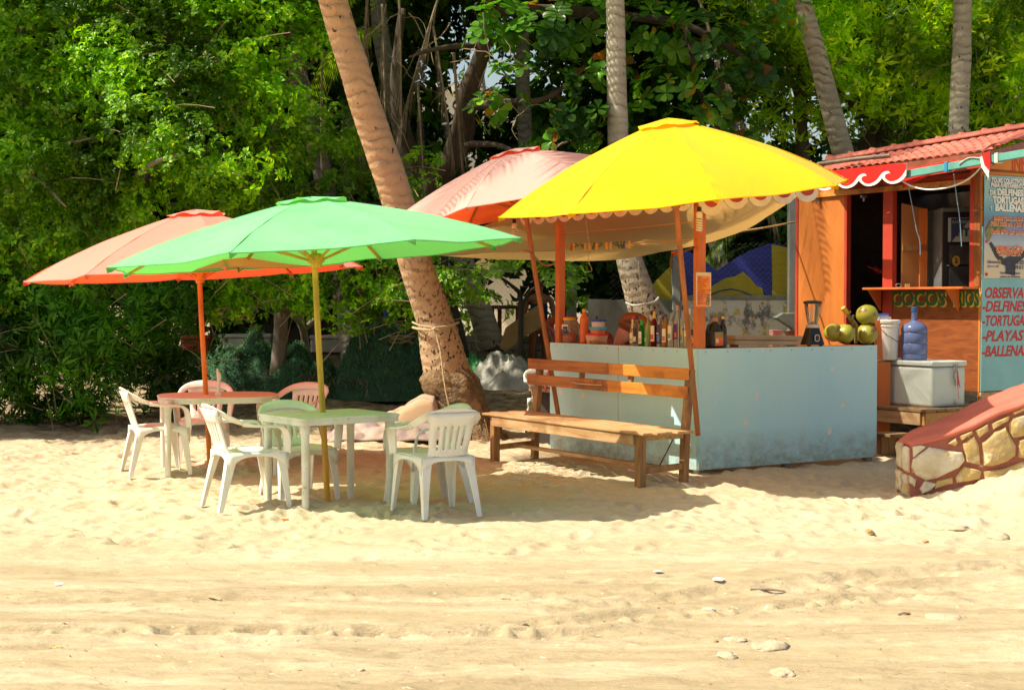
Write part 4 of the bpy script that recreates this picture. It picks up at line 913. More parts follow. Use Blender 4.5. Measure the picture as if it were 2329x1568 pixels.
c = ramp(nt, ad.outputs[0], [(.08, (.68, .58, .42)), (.33, (.6, .55, .48)), (.40, (.42, .5, .58)), (.55, (.22, .25, .42)), (.62, (.12, .22, .36)), (.72, (.16, .38, .5)), (.85, (.28, .52, .56)), (1.0, (.3, .55, .58))])
nt.links.new(c, b.inputs['Base Color']); b.inputs['Roughness'].default_value = .35
mb.build('vinyl_sheet', m, pst, smooth=180)
W_ = flat('poster_white', (.85, .83, .76), .4); OR = flat('poster_orange', (.8, .2, .06), .4); NV = flat('poster_navy', (.05, .05, .14), .4)
DS = flat('poster_shadow', (.12, .2, .3), .5)
def ptxt(s, cap, base_row, m_, xc=.39, wd=.5, off=.0025, sh=None):
    z = zr(base_row, KK.y + .22)
    if sh: text(s, cap / .7, FB @ Matrix.Translation((xc + .004 - wd / 2, z - .004, .0265)), sh, pst, ext=.0006, off=off + .0006, fit=wd)
    text(s, cap / .7, FB @ Matrix.Translation((xc - wd / 2, z, .0285)), m_, pst, ext=.0008, off=off, fit=wd)
ptxt('TOURS COLECTIVOS', .048, 417, W_, .385, .51, .003, DS); ptxt('PARA AVISTAMIENTO', .045, 427.5, W_, .385, .53, .003, DS)
ptxt('DE', .045, 445, W_, .15, .09, .003, DS); ptxt('DELFINES', .066, 445, W_, .425, .41, .005, DS); ptxt('TORTUGAS', .070, 463.3, W_, .40, .49, .006, DS); ptxt('Y', .045, 480.5, W_, .13, .035, .002, DS); ptxt('BALLENAS', .072, 480.5, W_, .42, .46, .006, DS)
ptxt('SALIDAS TODOS LOS DÍAS', .036, 501, OR, .40, .46, .002, W_); ptxt('7:00 / 10:00 am. y 3:00 p.m.', .046, 514, OR, .42, .6, .002, W_); ptxt('Tarifa: $700 por persona', .044, 531.5, OR, .41, .58, .002, W_)
ptxt('EMBARCACIÓN', .05, 570.5, OR, .42, .42, .002, W_); ptxt('"CATHALEYA"', .048, 581, OR, .42, .40, .002, W_)
ptxt('Llámanos al', .03, 599, NV, .177, .2, .0005); ptxt('(Give us a call)', .022, 608, NV, .165, .17, 0); ptxt('954 130 20 32', .042, 600, NV, .54, .38, .0015); ptxt('954 129 61 37', .042, 611.5, NV, .54, .37, .0015)
ptxt('Puerto Sea Adventures', .024, 623, NV, .44, .31, .0006); ptxt('puerto_sea_adventures', .022, 631, NV, .44, .31, .0006)
def pblob(pts, m_, nm, z=.0255):
    mb = MB(); mb.prism([(x, y) for x, y in pts], z - .001, z, FB); mb.build(nm, m_, pst)
pblob([(.05, 2.37), (.12, 2.46), (.24, 2.50), (.34, 2.46), (.42, 2.47), (.44, 2.44), (.34, 2.40), (.36, 2.34), (.28, 2.36), (.16, 2.33), (.10, 2.24), (.06, 2.28)], mat('turtle_print', (.3, .24, .07), .4, (.08, .12, .05), 14), 'turtle_picture')
pblob([(.10, 2.22), (.20, 2.08), (.30, 2.0), (.38, 1.98), (.36, 1.90), (.52, 1.88), (.52, 2.0), (.66, 2.08), (.84, 2.14), (.9, 2.2), (.72, 2.17), (.56, 2.12), (.44, 2.1), (.34, 2.06), (.24, 2.14), (.14, 2.24)], flat('whale_print', (.03, .035, .05), .35), 'whale_tail_picture')
pblob([(.66, 2.44), (.74, 2.49), (.84, 2.47), (.9, 2.43), (.8, 2.45), (.74, 2.42)], flat('dolphin_print', (.1, .18, .3), .35), 'dolphin_picture')
for px_, zz, cc in ((.07, 1.89, (.6, .04, .03)), (.065, 2.24, (.6, .06, .05)), (.075, 2.91, (.8, .75, .6))):
    mb = MB(); mb.prism([(px_ + .018 * math.cos(k * .524), zz + .018 * math.sin(k * .524)) for k in range(12)], .022, .028, FB); mb.build('fixing_disc', flat('disc%.2f' % zz, cc), pst)
mb = MB(); mb.prism([(.27 + .02 * math.cos(k * .524), 2.02 + .028 * math.sin(k * .524)) for k in range(12)], .025, .027, FB); mb.build('map_pin_picture', flat('pin', (.7, .5, .1)), pst)
mb = MB(); mb.bar(FB @ V((-.0, ZF - .08, .0)), FB @ V((3.1, ZF - .08, .0)), .05, .14); mb.build('sill_beam', W_seat, kiosk, bevel=.004)
# COCOS FRIOS lettering, green over yellow
Gr = flat('green_letter', (.02, .17, .05), .4); Ye = flat('yellow_letter', (.75, .5, .04), .4)
for s, xx in (('COCOS', -kt(2026)), ('FRIOS', -kt(2163))):
    wf = (kt(2026) - kt(2150)) if s == 'COCOS' else (kt(2163) - kt(2226))
    text(s, .225, FA @ Matrix.Translation((xx + .022, 1.545, .001)), Ye, kiosk, ext=.001, off=.009, fit=wf)
    text(s, .225, FA @ Matrix.Translation((xx, 1.558, .0035)), Gr, kiosk, ext=.001, off=.009, fit=wf)
# open shutter leaf inside the window
lf = MB(); s0 = KL(tD - .06, .10, 0); mb = MB()
Lb = KK + KL(tD - .04, .1, 0); Ld = (-A * .35 + Vv * .94).normalized(); LW = online(2106, Lb, Ld)
FL = frame(Lb - KK, Ld)
mb.prism([(0, ZS - .02), (LW, ZS - .02), (LW, 2.66), (0, 2.72)], -.03, 0, FL); leaf = mb.build('shutter_leaf', mat('pine_ply', (.42, .19, .05), .6, (.33, .12, .03), 3, sc=(1, 1, .3), spots=((.1, .04, .02), 7, .72)), kiosk, bevel=.003)
mb = MB(); mb.prism([(0, 2.18), (LW, 2.18), (LW, 2.25), (0, 2.25)], .0, .02, FL); mb.build('cross_batten', W_leg, leaf)
mb = MB(); mb.prism([(LW - .09, ZS), (LW, ZS), (LW, 2.66), (LW - .09, 2.66)], .0, .02, FL); mb.build('edge_batten', M_orange, leaf)
# ---- roof: molded tile sheets
M_tile = mat('red_roof_tile', (.54, .16, .11), .6, (.38, .09, .065), 2.2, bump=.1, bscale=30, spots=((.68, .3, .2), 6, .72), spec=.3)
E0, E1 = at(1862, 392, 17.5), at(2236, 346, 15.3); E1 = E1 + (E1 - E0) * .0
R0, R1 = at(1885, 370, 18.9), at(2345, 292, 17.6)
E2 = at(2345, 317, 16.4)
ns = 4
def roofp(u, v, lift=0):
    lo = E0.lerp(E1, u); hi = R0.lerp(R1, u); p_ = lo.lerp(hi, v)
    cw = abs(math.sin(u * math.pi * 22)) ** .8
    st = (v * 6) % 1.0
    return p_ + V((0, 0, .028 * cw - .03 * st + lift)) - KK
for k in range(ns):
    mb = MB(); u0, u1 = k / ns, (k + 1) / ns + .006
    vs_ = []
    for i in range(6):
        vs_ += [(i + .0) / 6, (i + .5) / 6, (i + .97) / 6]
    nv_ = len(vs_) - 1
    mb.grid(lambda u, v: tuple(roofp(u0 + (u1 - u0) * u, vs_[int(round(v * nv_))], .002 * (k % 2))), 44, nv_)
    mb.build('tile_sheet', M_tile, kiosk, solid=.006)
mb = MB(); mb.grid(lambda u, v: tuple((E1 + V((0, 0, .02))).lerp(E2 + (E2 - E1) * 2.2, u).lerp((R1 + (R1 - R0) * 0).lerp(R1 + (R1 - R0) * .6, u), v) - KK + V((0, 0, .04 * abs(math.sin(u * 25)) ** .8))), 60, 6); mb.build('tile_sheet', M_tile, kiosk, solid=.006)
nr = 9
for k in range(nr):                              # ridge caps with a knob each
    a_, b_ = R0.lerp(R1, k / nr), R0.lerp(R1, (k + 1) / nr + .01); d = (b_ - a_).normalized()
    mb = MB(); up = V((0, 0, 1)); sd = d.cross(up)
    mb.grid(lambda u, v: tuple(a_.lerp(b_, u) - KK + sd * (.15 * math.cos(math.pi * v)) + up * (.075 * math.sin(math.pi * v) * (1 + .25 * (u < .15)) + .0)), 10, 10)
    cp = mb.build('ridge_cap', M_tile, kiosk, smooth=50, solid=.006)
    mb = MB(); mb.lathe([(.03, 0), (.028, .012), (.015, .024), (.004, .026)], 10, c=tuple(a_ + up * .075 + sd * .0 - KK)); mb.build('ridge_knob', mat('tile_light', (.75, .35, .22), .3, (.7, .3, .2)), cp, smooth=60)
# underside fascia, red trims, teal beam
mb = MB(); mb.bar(E0 - KK - V((0, 0, .05)), E1 - KK - V((0, 0, .05)), .03, .09); mb.bar(E1 - KK - V((0, 0, .05)), E2 - KK - V((0, 0, .05)), .03, .09); mb.build('eave_board', woodmat('dark_eave_wood', (.28, .08, .04), (.2, .05, .03), 0), kiosk)
mb = MB(); t0_, t1_ = at(2045, 402, 16.3), at(2260, 366, 14.95); mb.bar(t0_ - KK, t1_ - KK, .04, .085); mb.build('red_fascia', M_redp, kiosk)
M_teal = mat('teal_paint', (.12, .36, .30), .55, (.09, .27, .24), 3, sc=(.5, 1, 1), bump=.2)
mb = MB(); t0_, t1_ = at(2030, 402, 16.05), at(2400, 336, 14.0); mb.bar(t0_ - KK, t1_ - KK, .05, .075); mb.build('teal_beam', M_teal, kiosk, bevel=.004)
TB = lambda px: t0_.lerp(t1_, (px - 2030) / 370)
def binding(px, c, nm, lb):
    q_ = TB(px); d = (t1_ - t0_).normalized(); u_ = V((0, 0, 1)); s_ = d.cross(u_)
    mb = MB()
    for k in range(4): mb.tube([d * (k * .011 - .015) + s_ * (a_ * .032) + u_ * (b_ * .046) for a_, b_ in ((-1, -1), (1, -1), (1, 1), (-1, 1), (-1, -1))], .005, 5)
    o = mb.build(nm, flat(nm, c)); o.location = q_; tag(o, lb, 'string')
binding(2168, (.03, .3, .6), 'blue_binding', 'blue string wound round the teal beam above the window')
binding(2265, (.03, .3, .6), 'blue_binding', 'blue string wound round the teal beam beside the hanging wave banner end')
binding(2282, (.8, .75, .62), 'white_binding', 'white cord wound round the teal beam, rightmost binding')
M_thread = flat('grey_blue_cord', (.2, .3, .36))
rope_thing('dangling_string', 'grey blue cord hanging from the blue binding in front of the fridge', 'cord', [at(2169, 396, 15.4), at(2176, 450, 15.6), at(2183, 500, 15.6), at(2187, 560, 15.6)], .005, M_thread)
rope_thing('dangling_string', 'grey blue cord hanging in front of the open wooden shutter', 'cord', [at(2064, 414, 16.0), at(2073, 460, 16.1), at(2084, 520, 16.1), at(2092, 548, 16.1), at(2093, 580, 16.1)], .005, M_thread)
rope_thing('white_cable', 'white cable drooping under the eave from wave board to beam end', 'cable', [at(2050, 411, 15.9), at(2078, 425, 15.8), at(2115, 431, 15.6), at(2165, 424, 15.4), at(2205, 405, 15.2), at(2235, 375, 14.9), at(2251, 352, 14.75)], .009, M_white, 8)
# red and white wave board
ws, we = at(1864, 405, 16.95), at(2060, 383.5, 15.75); wd_ = (we - ws); wl = wd_.length; pw = wl / 3.77
FWv = frame((0, 0, 0), wd_.normalized()); FWv.translation = (0, 0, 0)
wb = thing('wave_board', 'red board with white painted wave edge under the kiosk eave', 'trim board', ws)
HS = .25
lowp, redp_ = [(-.6 * pw, .07)], []
for k in range(-1, 4):
    pts = [(-.22, .285), (-.15, .38), (-.08, .45), (.03, .53), (.16, .58), (.3, .59), (.45, .56), (.56, .51), (.65, .445), (.72, .37)]
    if k == -1: pts = pts[4:]
    lowp += [((k + x) * pw, -y * HS) for x, y in pts]
lowp += [(3.78 * pw, -.285 * HS), (3.8 * pw, .055)]
mb = MB(); mb.prism(lowp, -.01, .0, FWv); mb.build('white_wave', M_white, wb)
RC = [(0, 0), (.08, .02), (.14, .12), (.04, .12), (-.05, .15), (-.09, .22), (-.07, .30), (-.02, .36), (.05, .42), (.14, .46), (.25, .47), (.35, .45), (.45, .41), (.53, .36), (.62, .27), (.69, .17), (.76, .09), (.84, .03), (.92, .0)]
for k in range(-1, 4):
    rc = RC if k >= 0 else RC[10:]
    if k == 3: rc = rc[:-3]
    poly = [((k + x) * pw, -y * HS + .0) for x, y in rc]
    end = (k + 1) * pw if k < 3 else 3.8 * pw
    poly = [(max(k, -.55) * pw, .068)] + poly + [(end, (.068 if k < 3 else .052))] if k < 3 else [(k * pw, .068)] + poly + [(3.79 * pw, .0), (3.8 * pw, .053)]
    if k < 3: poly.insert(-1, (end, .0))
    mb = MB(); mb.prism(poly, 0, .004, FWv); mb.build('red_field', mat('bright_red_paint', (.72, .02, .015), .4, (.62, .02, .02)), wb)
# folded banner end at the beam
fb = thing('folded_banner', 'red and white cloth end wrapped over the teal beam', 'banner', TB(2225))
d_ = (t1_ - t0_).normalized(); Fb = frame((0, 0, 0), d_)
mb = MB(); mb.grid(lambda u, v: tuple(Fb @ V((-.16 + .42 * u, .05 + .03 * math.sin(u * 5) - .05 * (1 - u) , .04 - .10 * v))), 10, 4); mb.build('white_top', M_white, fb, solid=.006, smooth=180)
mb = MB(); mb.prism([(.17, .055), (.28, .08), (.285, -.02), (.265, -.16), (.2, -.05)], .035, .042, Fb); mb.build('red_flap', mat('bright_red_paint', (.72, .02, .015)), fb)
mb = MB(); mb.prism([(.15, .03), (.18, .04), (.21, -.06), (.27, -.12), (.262, -.19), (.17, -.07)], .043, .049, Fb); mb.build('white_edge', M_white, fb)
# red cloth running behind the beam
mb = MB(); q0_, q1_ = at(2054, 400, 16.0), at(2190, 368, 15.2)
mb.grid(lambda u, v: tuple(at(2054 + 130 * u, 388 - 26 * u ** .8 + (40 * (1 - u) ** .8) * v, 16.02 - .75 * u) + V((0, .03 * math.sin(u * 8 + v * 3), 0))), 14, 5)
tag(mb.build('red_cloth', mat('bright_red_paint', (.72, .02, .015)), smooth=180, solid=.004), 'crumpled red cloth between the wave board and teal beam', 'cloth')
rope_thing('roof_pole', 'dark weathered pole lying across the tiled roof corner', 'pole', [at(1860, 391, 17.6) + V((0, 0, .09)), at(1950, 375, 17.2) + V((0, 0, .07)), at(2024, 358, 17.0) + V((0, 0, .02))], .028, woodmat('grey_pole', (.16, .12, .08), (.08, .06, .04), 0), 7)

# ---- fridge, fridge contents
fr = thing('drinks_fridge', 'tall grey glass-door drinks fridge standing inside the kiosk window', 'fridge', (at(2141, 700, 16.75).x, 16.75, ZF), 0)
mb = MB(); mb.box((.34, .36, 1.02), (.68, .7, 2.0)); mb.build('fridge_body', mat('fridge_grey', (.16, .17, .17), .4, (.12, .13, .13)), fr, bevel=.01)
mb = MB(); mb.box((.34, -.012, 1.0), (.68, .03, 1.94)); mb.build('door_frame', M_black, fr, bevel=.005)
mb = MB(); mb.box((.36, -.032, .85), (.56, .012, 1.5)); mb.build('door_glass', mat('dark_door_glass', (.03, .04, .045), .08, (.05, .06, .06)), fr)
mb = MB(); mb.box((.36, -.034, 1.77), (.6, .014, .27)); hd = mb.build('header_sign', mat('fridge_header', (.34, .4, .38), .3, (.3, .36, .34)), fr)
text('imbera', .2, frame((.14, -.043, 1.70), (1, 0, 0)), flat('imbera_ink', (.02, .05, .07)), hd, off=.004, ext=.001)
mb = MB(); mb.prism([(-.0, 0), (.22, 0), (.0, -.27)], 0, .002, frame((.09, -.044, 1.9), (1, 0, 0))); lb = mb.build('energy_label', flat('navy_label', (.02, .04, .1)), fr)
text('AHORRO', .05, frame((.095, -.047, 1.84), (1, 0, 0)), flat('pale_ink', (.3, .4, .5)), lb, ext=.0005)
mb = MB(); mb.prism([(.045 * math.cos(k * .393), .06 * math.sin(k * .393)) for k in range(16)], 0, .002, frame((.15, -.041, 1.42), (1, 0, 0))); lb = mb.build('gold_badge', flat('gold', (.4, .25, .04)), fr)
text('2', .07, frame((.132, -.044, 1.4), (1, 0, 0)), M_black, lb, ext=.0005, off=.002)
M_rflw = flat('reflection_white', (.62, .6, .52), .4); M_rfly = flat('reflection_yellow', (.6, .42, .03), .4)
mb = MB(); mb.prism([(-.05, .1), (.13, .06), (.16, -.3), (.13, -.75), (.1, -.95), (.04, -.95), (.02, -.5), (-.04, -.25)], 0, .002, frame((.42, -.04, 1.5), (1, 0, 0))); st_ = mb.build('painted_reflection', M_rflw, fr)  # bright reflection in the door glass, painted on as a flat shape
for k, (x_, z_) in enumerate(((.44, 1.48), (.5, 1.28), (.47, 1.1), (.5, .95))):
    mb = MB(); mb.tube([(x_ + .045 * math.cos(a_) * (1 + .2 * k), -.045, z_ + .07 * math.sin(a_)) for a_ in [i * .45 + k for i in range(10)]], .008, 5); mb.build('reflection_swirl', M_rfly, st_)
for k in range(4):
    mb = MB(); mb.box((.34, -.028 + .0, .35 + .34 * k), (.58, .02, .015)); mb.build('wire_shelf', M_steel, fr)
rope_thing('fridge_wire', 'grey wire coiled on top of the fridge', 'wire', [KK + KL(.6, .6, 2.68), KK + KL(.45, .6, 2.72), KK + KL(.38, .6, 2.85), KK + KL(.3, .6, 2.78), KK + KL(.4, .6, 2.70)], .007, M_steel)
# shelf items in the dark doorway
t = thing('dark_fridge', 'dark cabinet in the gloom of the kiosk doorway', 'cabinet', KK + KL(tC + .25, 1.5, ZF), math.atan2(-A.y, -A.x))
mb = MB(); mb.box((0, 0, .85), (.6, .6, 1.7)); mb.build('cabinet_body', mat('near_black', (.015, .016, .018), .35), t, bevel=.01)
mb = MB(); mb.box((.1, -.31, 1.45), (.12, .004, .07)); mb.build('paper_note', flat('note', (.3, .28, .2)), t)
for k, (dx, c_, lb) in enumerate(((.12, (.3, .22, .15), 'dim glass jar on the dark cabinet, right'), (-.25, (.2, .15, .08), 'dim brown jar on the dark cabinet, left'))):
    p = KK + KL(tC + .25, 1.5, ZF + 1.7) - A * dx; o_ = MB(); o_.lathe([(.05, 0), (.06, .02), (.06, .13), (.045, .16), (.045, .2)], 14); j = thing('jar', lb, 'jar', p); o_.build('jar_body', glass('dim%d' % k, c_, .1, .3), j, smooth=50)
    o_ = MB(); o_.lathe([(.05, .2), (.05, .22)], 14); o_.build('lid', M_redp if k == 0 else M_black, j)
q = random.Random(2); P = [at(1985 + q.uniform(-14, 24), 610 + q.uniform(-6, 12), 18.0) for i in range(9)]
rope_thing('red_cable', 'tangled red cable in the dark doorway', 'cable', P, .004, flat('red_cable', (.7, .05, .03)), 5)
t = thing('bottle_opener_stand', 'small brass padlock on the serving ledge', 'padlock', KK + KL(.95, -.1, ZS + .012))
mb = MB(); mb.box((0, 0, .02), (.06, .03, .04)); mb.build('lock_body', mat('brass', (.6, .45, .2), .3, metal=.7), t, bevel=.006)
mb = MB(); mb.tube([(-.1 + .03 * math.cos(a_), 0, .02 + .02 * math.sin(a_)) for a_ in [i * .35 for i in range(19)]], .005, 6); mb.build('shackle', M_steel, t)
t.name = 'padlock'

# ================================================================ deck, cooler, bucket, water jug
W_deck = woodmat('dark_deck_wood', (.28, .17, .08), (.15, .09, .045), 0, 2.5, .7)
dk = thing('wooden_platform', 'low timber platform carrying the white cooler beside the counter', 'platform', (4.0, 15.7, 0), math.atan2(-A.y, -A.x))
CB = V((4.33, 15.27, 0)); Mi = Matrix.Rotation(-math.atan2(-A.y, -A.x), 4, 'Z') @ Matrix.Translation((-4.0, -15.7, 0))
def dl(p): return Mi @ V(p)
for k in range(7):
    a_ = CB + A * 1.9 - Vv * .16 + Vv * (k * .16); b_ = CB - A * .14 - Vv * .16 + Vv * (k * .16)
    mb = MB(); mb.bar(dl(a_ + V((0, 0, .485))), dl(b_ + V((0, 0, .485 + .004 * (k % 2)))), .15, .03); mb.build('deck_plank', W_deck, dk, bevel=.003)
mb = MB(); mb.bar(dl(CB + A * 1.2 - Vv * .2 + V((0, 0, .40))), dl(CB - A * .05 - Vv * .2 + V((0, 0, .40))), .05, .13); mb.build('rim_beam', W_seat, dk, bevel=.004)
mb = MB(); mb.bar(dl(CB - A * .08 - Vv * .2 + V((0, 0, .40))), dl(CB - A * .08 + Vv * 1.0 + V((0, 0, .40))), .05, .13); mb.build('rim_beam', woodmat('tan_beam', (.5, .25, .06), (.4, .17, .04), 0), dk, bevel=.004)
for a_, v_ in ((.0, -.12), (.0, .8), (1.1, -.12), (1.8, .8)):
    mb = MB(); q_ = CB + A * a_ + Vv * v_; mb.bar(dl(q_ + V((0, 0, -.1))), dl(q_ + V((0, 0, .47))), .09, .09, up=(0, 1, 0)); mb.build('platform_leg', W_leg, dk)
stp = thing('wooden_step', 'small wooden step in the shade between counter and ramp wall', 'step', (3.9, 14.95, 0), math.atan2(-A.y, -A.x))
mb = MB(); mb.box((.0, .1, .24), (.62, .3, .03)); mb.build('tread', W_deck, stp, bevel=.003)
for x_ in (-.25, .25): mb = MB(); mb.box((x_, .1, .09), (.07, .22, .27)); mb.build('step_leg', W_leg, stp)
M_cool = mat('white_fibreglass', (.58, .66, .60), .35, (.52, .58, .55), 2, bump=.08, spots=((.4, .4, .34), 14, .72))
cl = thing('ice_cooler', 'large white fibreglass cooler chest with hanging lock chain', 'cooler', (CB.x, CB.y, .502), math.atan2(A.y, A.x))   # x away along A, -y = +V
mb = MB(); CW, CL_ = .50, 1.25; mb.prism([(0, 0), (CL_, 0), (CL_, -CW), (0, -CW)], 0, .42, Matrix.Identity(4)); o = mb.build('chest_body', M_cool, cl, bevel=.035, seg=4, smooth=60)
mb = MB(); mb.prism([(-.01, .01), (CL_ + .01, .01), (CL_ + .01, -CW - .01), (-.01, -CW - .01)], .424, .478, Matrix.Identity(4)); mb.build('chest_lid', M_cool, cl, bevel=.014, seg=3, smooth=60)
mb = MB(); mb.lathe([(.02, 0), (.022, .01), (.015, .012), (.015, .03), (.011, .032)], 12, M=Matrix.Translation((-.0, -.34, .05)) @ Matrix.Rotation(R(-90), 4, 'Y')); mb.build('drain_plug', flat('plug', (.6, .5, .4)), cl)
mb = MB()
for k in range(9):
    a_ = k % 2; c_ = V((-.026, -.30 - .012 * math.sin(k), .45 - k * .026)); mb.tube([c_ + V((.008 * math.sin(t_) * a_, .009 * math.sin(t_) * (1 - a_) + .002 * a_, .018 * math.cos(t_))) for t_ in [i * .785 for i in range(9)]], .0035, 5)
for k in range(3): mb.tube([V((-.03, -.33 + .012 * math.sin(t_), .44 - k * .03 + .02 * math.cos(t_))) for t_ in [i * .785 for i in range(9)]], .0045, 5)
mb.build('lock_chain', M_steel, cl)
mb = MB(); mb.bar((-.03, -.34, .38), (-.03, -.35, .22), .018, .004, up=(1, 0, 0)); mb.bar((-.03, -.345, .22), (-.03, -.36, .08), .006, .003, up=(1, 0, 0)); mb.bar((-.032, -.335, .38), (-.032, -.375, .2), .01, .003, up=(1, 0, 0)); mb.build('red_ribbon', flat('pink_ribbon', (.6, .05, .08)), cl)
ZC = .502 + .48
p = at(2021, 812, 15.75); 
bk = thing('white_bucket', 'white plastic bucket with wire handle standing on the cooler', 'bucket', (p.x, p.y, ZC))
Hb = zr(727, p.y) - ZC
mb = MB(); mb.lathe([(.088, 0), (.092, .01), (.108, Hb * .82), (.115, Hb * .83), (.115, Hb * .86), (.108, Hb * .87), (.11, Hb * .93)], 28); mb.build('pail', M_white, bk, smooth=40)
mb = MB(); mb.lathe([(.117, Hb * .91), (.12, Hb * .92), (.12, Hb - .006), (.113, Hb)], 28); mb.build('lid', M_white, bk, smooth=40)
mb = MB(); mb.lathe([(.02, Hb), (.02, Hb + .03), (.016, Hb + .035)], 12, c=(-.0, .0, 0)); mb.build('spout', M_white, bk)
mb = MB(); mb.tube([(-.1, -.07, Hb * .78), (-.07, -.1, Hb * .68), (0, -.125, Hb * .55), (.07, -.1, Hb * .46), (.112, -.03, Hb * .42)], .003, 6); mb.build('wire_handle', M_black, bk, smooth=60)
p = at(2079, 811, 15.72)
wj = thing('water_jug', 'blue translucent water jug on the cooler beside the white bucket', 'water jug', (p.x, p.y, ZC)); Hj = zr(698, p.y) - ZC
M_jug = mat('blue_jug_plastic', (.13, .17, .34), .15, (.16, .2, .38), 3, trl=.25, trlc=(.1, .15, .5))
pr = [(.12, 0), (.135, .012), (.135, .05), (.13, .06), (.138, .075), (.138, .16), (.13, .175), (.138, .19), (.138, .27), (.13, .285), (.138, .30), (.136, .335), (.11, .375), (.05, .405), (.033, .415), (.03, Hj - .03), (.034, Hj - .02), (.034, Hj)]
mb = MB(); mb.lathe(pr, 30); mb.build('jug_body', M_jug, wj, smooth=45)
mb = MB(); mb.lathe([(.036, Hj - .05), (.037, Hj - .002), (.03, Hj + .004)], 16); mb.build('cap', flat('blue_cap', (.02, .07, .2)), wj, smooth=40)
p = at(2003, 727, 15.6)
t = thing('blue_lidded_box', 'small clear box with blue lid behind the coconuts', 'tub', (3.93, 15.75, zr(728, 15.75)))
mb = MB(); mb.prism(rrect(.06, .05, .02), 0, .055); mb.build('tub_body', mat('frosted', (.5, .5, .55), .3), t); mb = MB(); mb.prism(rrect(.066, .055, .02), .055, .072); mb.build('lid', flat('royal_lid', (.03, .1, .6)), t)
t = thing('upright_post', 'short brown board supporting the blue-lidded box behind the coconuts', 'board', (3.93, 15.75, 0))
mb = MB(); mb.box((.0, 0, .36 + .12), (.16, .12, .96)); mb.box((0, 0, (zr(728, 15.75) + .98) / 2), (.14, .11, zr(728, 15.75) - .98)); mb.build('board_piece', M_orange, t)

# ================================================================ ramp wall with stones
WY = 12.15
rw = thing('stone_ramp_wall', 'low stone ramp wall with red painted mortar and red cap', 'wall', (0, 0, 0))
M_mort = mat('red_mortar', (.38, .12, .085), .8, (.28, .09, .065), 6, bump=.3, bscale=40, spots=((.5, .36, .22), 9, .66))
M_cap = mat('red_painted_cap', (.60, .16, .11), .7, (.46, .12, .08), 3, sc=(.4, 1.5, 1), bump=.3, bscale=30, spots=((.7, .42, .25), 8, .72))
cx = lambda x: 2024.2 + .2719 * x
cy = lambda y: 710.8 + .2719 * y
nearT = [(175, 1120), (520, 1030), (700, 960), (900, 860), (1121, 770), (1500, 600), (2200, 280)]
NT = [at(cx(x), cy(y), WY + .04 * (cx(x) - 2070) / 260) for x, y in nearT]
farT = [(60, 1100), (200, 1010), (460, 905), (700, 790), (1121, 618), (1500, 455), (2200, 150)]
FT = []
for (x, y), n_ in zip(farT, NT):
    p = atz(cx(x), cy(y), n_.z + .03); p = at(cx(x), cy(y), WY + .28 + .8 * min(1, (cx(x) - 2035) / 250)); FT.append(p)
GB_ = [V((n_.x, n_.y, -.15)) for n_ in NT]; GF = [V((f_.x, f_.y, -.15)) for f_ in FT]
mb = MB(); n = len(NT); vs = NT + FT + GB_ + GF
fs = [tuple([0, n, 3 * n, 2 * n])] + [tuple([n - 1, 3 * n - 1, 4 * n - 1, 2 * n - 1])]
for i in range(n - 1):
    fs += [(2 * n + i, 2 * n + i + 1, i + 1, i), (n + i, n + i + 1, 3 * n + i + 1, 3 * n + i)]
mb.add(vs, fs); mb.build('mortar_core', M_mort, rw)
mb = MB()
def capf(u, v):
    t_ = u * (n - 1); i = min(int(t_), n - 2); f = t_ - i
    a_ = NT[i].lerp(NT[i + 1], f); b_ = FT[i].lerp(FT[i + 1], f); ww = -.03 + 1.06 * v
    p = a_.lerp(b_, ww); return tuple(p + V((0, 0, .03 + .012 * noise.noise(p * 5) - .02 * (abs(2 * v - 1) ** 6) - .01 * (u < .03))))
mb.grid(capf, 60, 12); mb.build('red_cap', M_cap, rw, smooth=180, solid=.035)
def stone(poly, Y0, nrm, m_, pro=.035, seed=0, right=None):
    # poly of photo-measured points on the wall face -> bulging rough stone
    P = [at(cx(x), cy(y), Y0 + .04 * (cx(x) - 2070) / 260) if right is None else right(x, y) for x, y in poly]
    c = sum(P, V()) / len(P); nrm = V(nrm); P = [c + (p_ - c) * 1.07 for p_ in P]
    Q = []
    for i in range(len(P)):
        a_, b_ = P[i], P[(i + 1) % len(P)]; k = max(1, int((b_ - a_).length / .05))
        for j in range(k): Q.append(a_.lerp(b_, j / k))
    rings = []; n_ = len(Q); vs = []; fs = []
    for r_, h in ((1.0, -.03), (.97, .45), (.86, .8), (.6, 1.0), (.3, 1.02)):
        for q_ in Q:
            p = c.lerp(q_, r_); d = noise.noise(p * 14 + V((seed, 0, 0))) * .014 + noise.noise(p * 40) * .006
            vs.append(p + nrm * (h * pro + (d if h > 0 else 0)) + (V((0, 0, noise.noise(p * 30) * .006)) if h > 0 else V()))
    for k in range(4):
        for i in range(n_): fs.append((k * n_ + i, k * n_ + (i + 1) % n_, (k + 1) * n_ + (i + 1) % n_, (k + 1) * n_ + i))
    fs.append(tuple(range(4 * n_, 5 * n_)))
    mb = MB(); mb.add(vs, fs); return mb.build('stone', m_, rw, smooth=28)
M_st1 = mat('limestone_sunlit_tint', (.68, .62, .48), .85, (.5, .42, .26), 5, bump=.6, bscale=22, bd=.02, spots=((.55, .36, .12), 7, .6))  # same stone as the rest, whitened in colour where the sun falls
M_st2 = mat('ochre_limestone', (.56, .40, .15), .85, (.42, .31, .14), 5, bump=.6, bscale=22, bd=.02, spots=((.62, .52, .33), 8, .58))
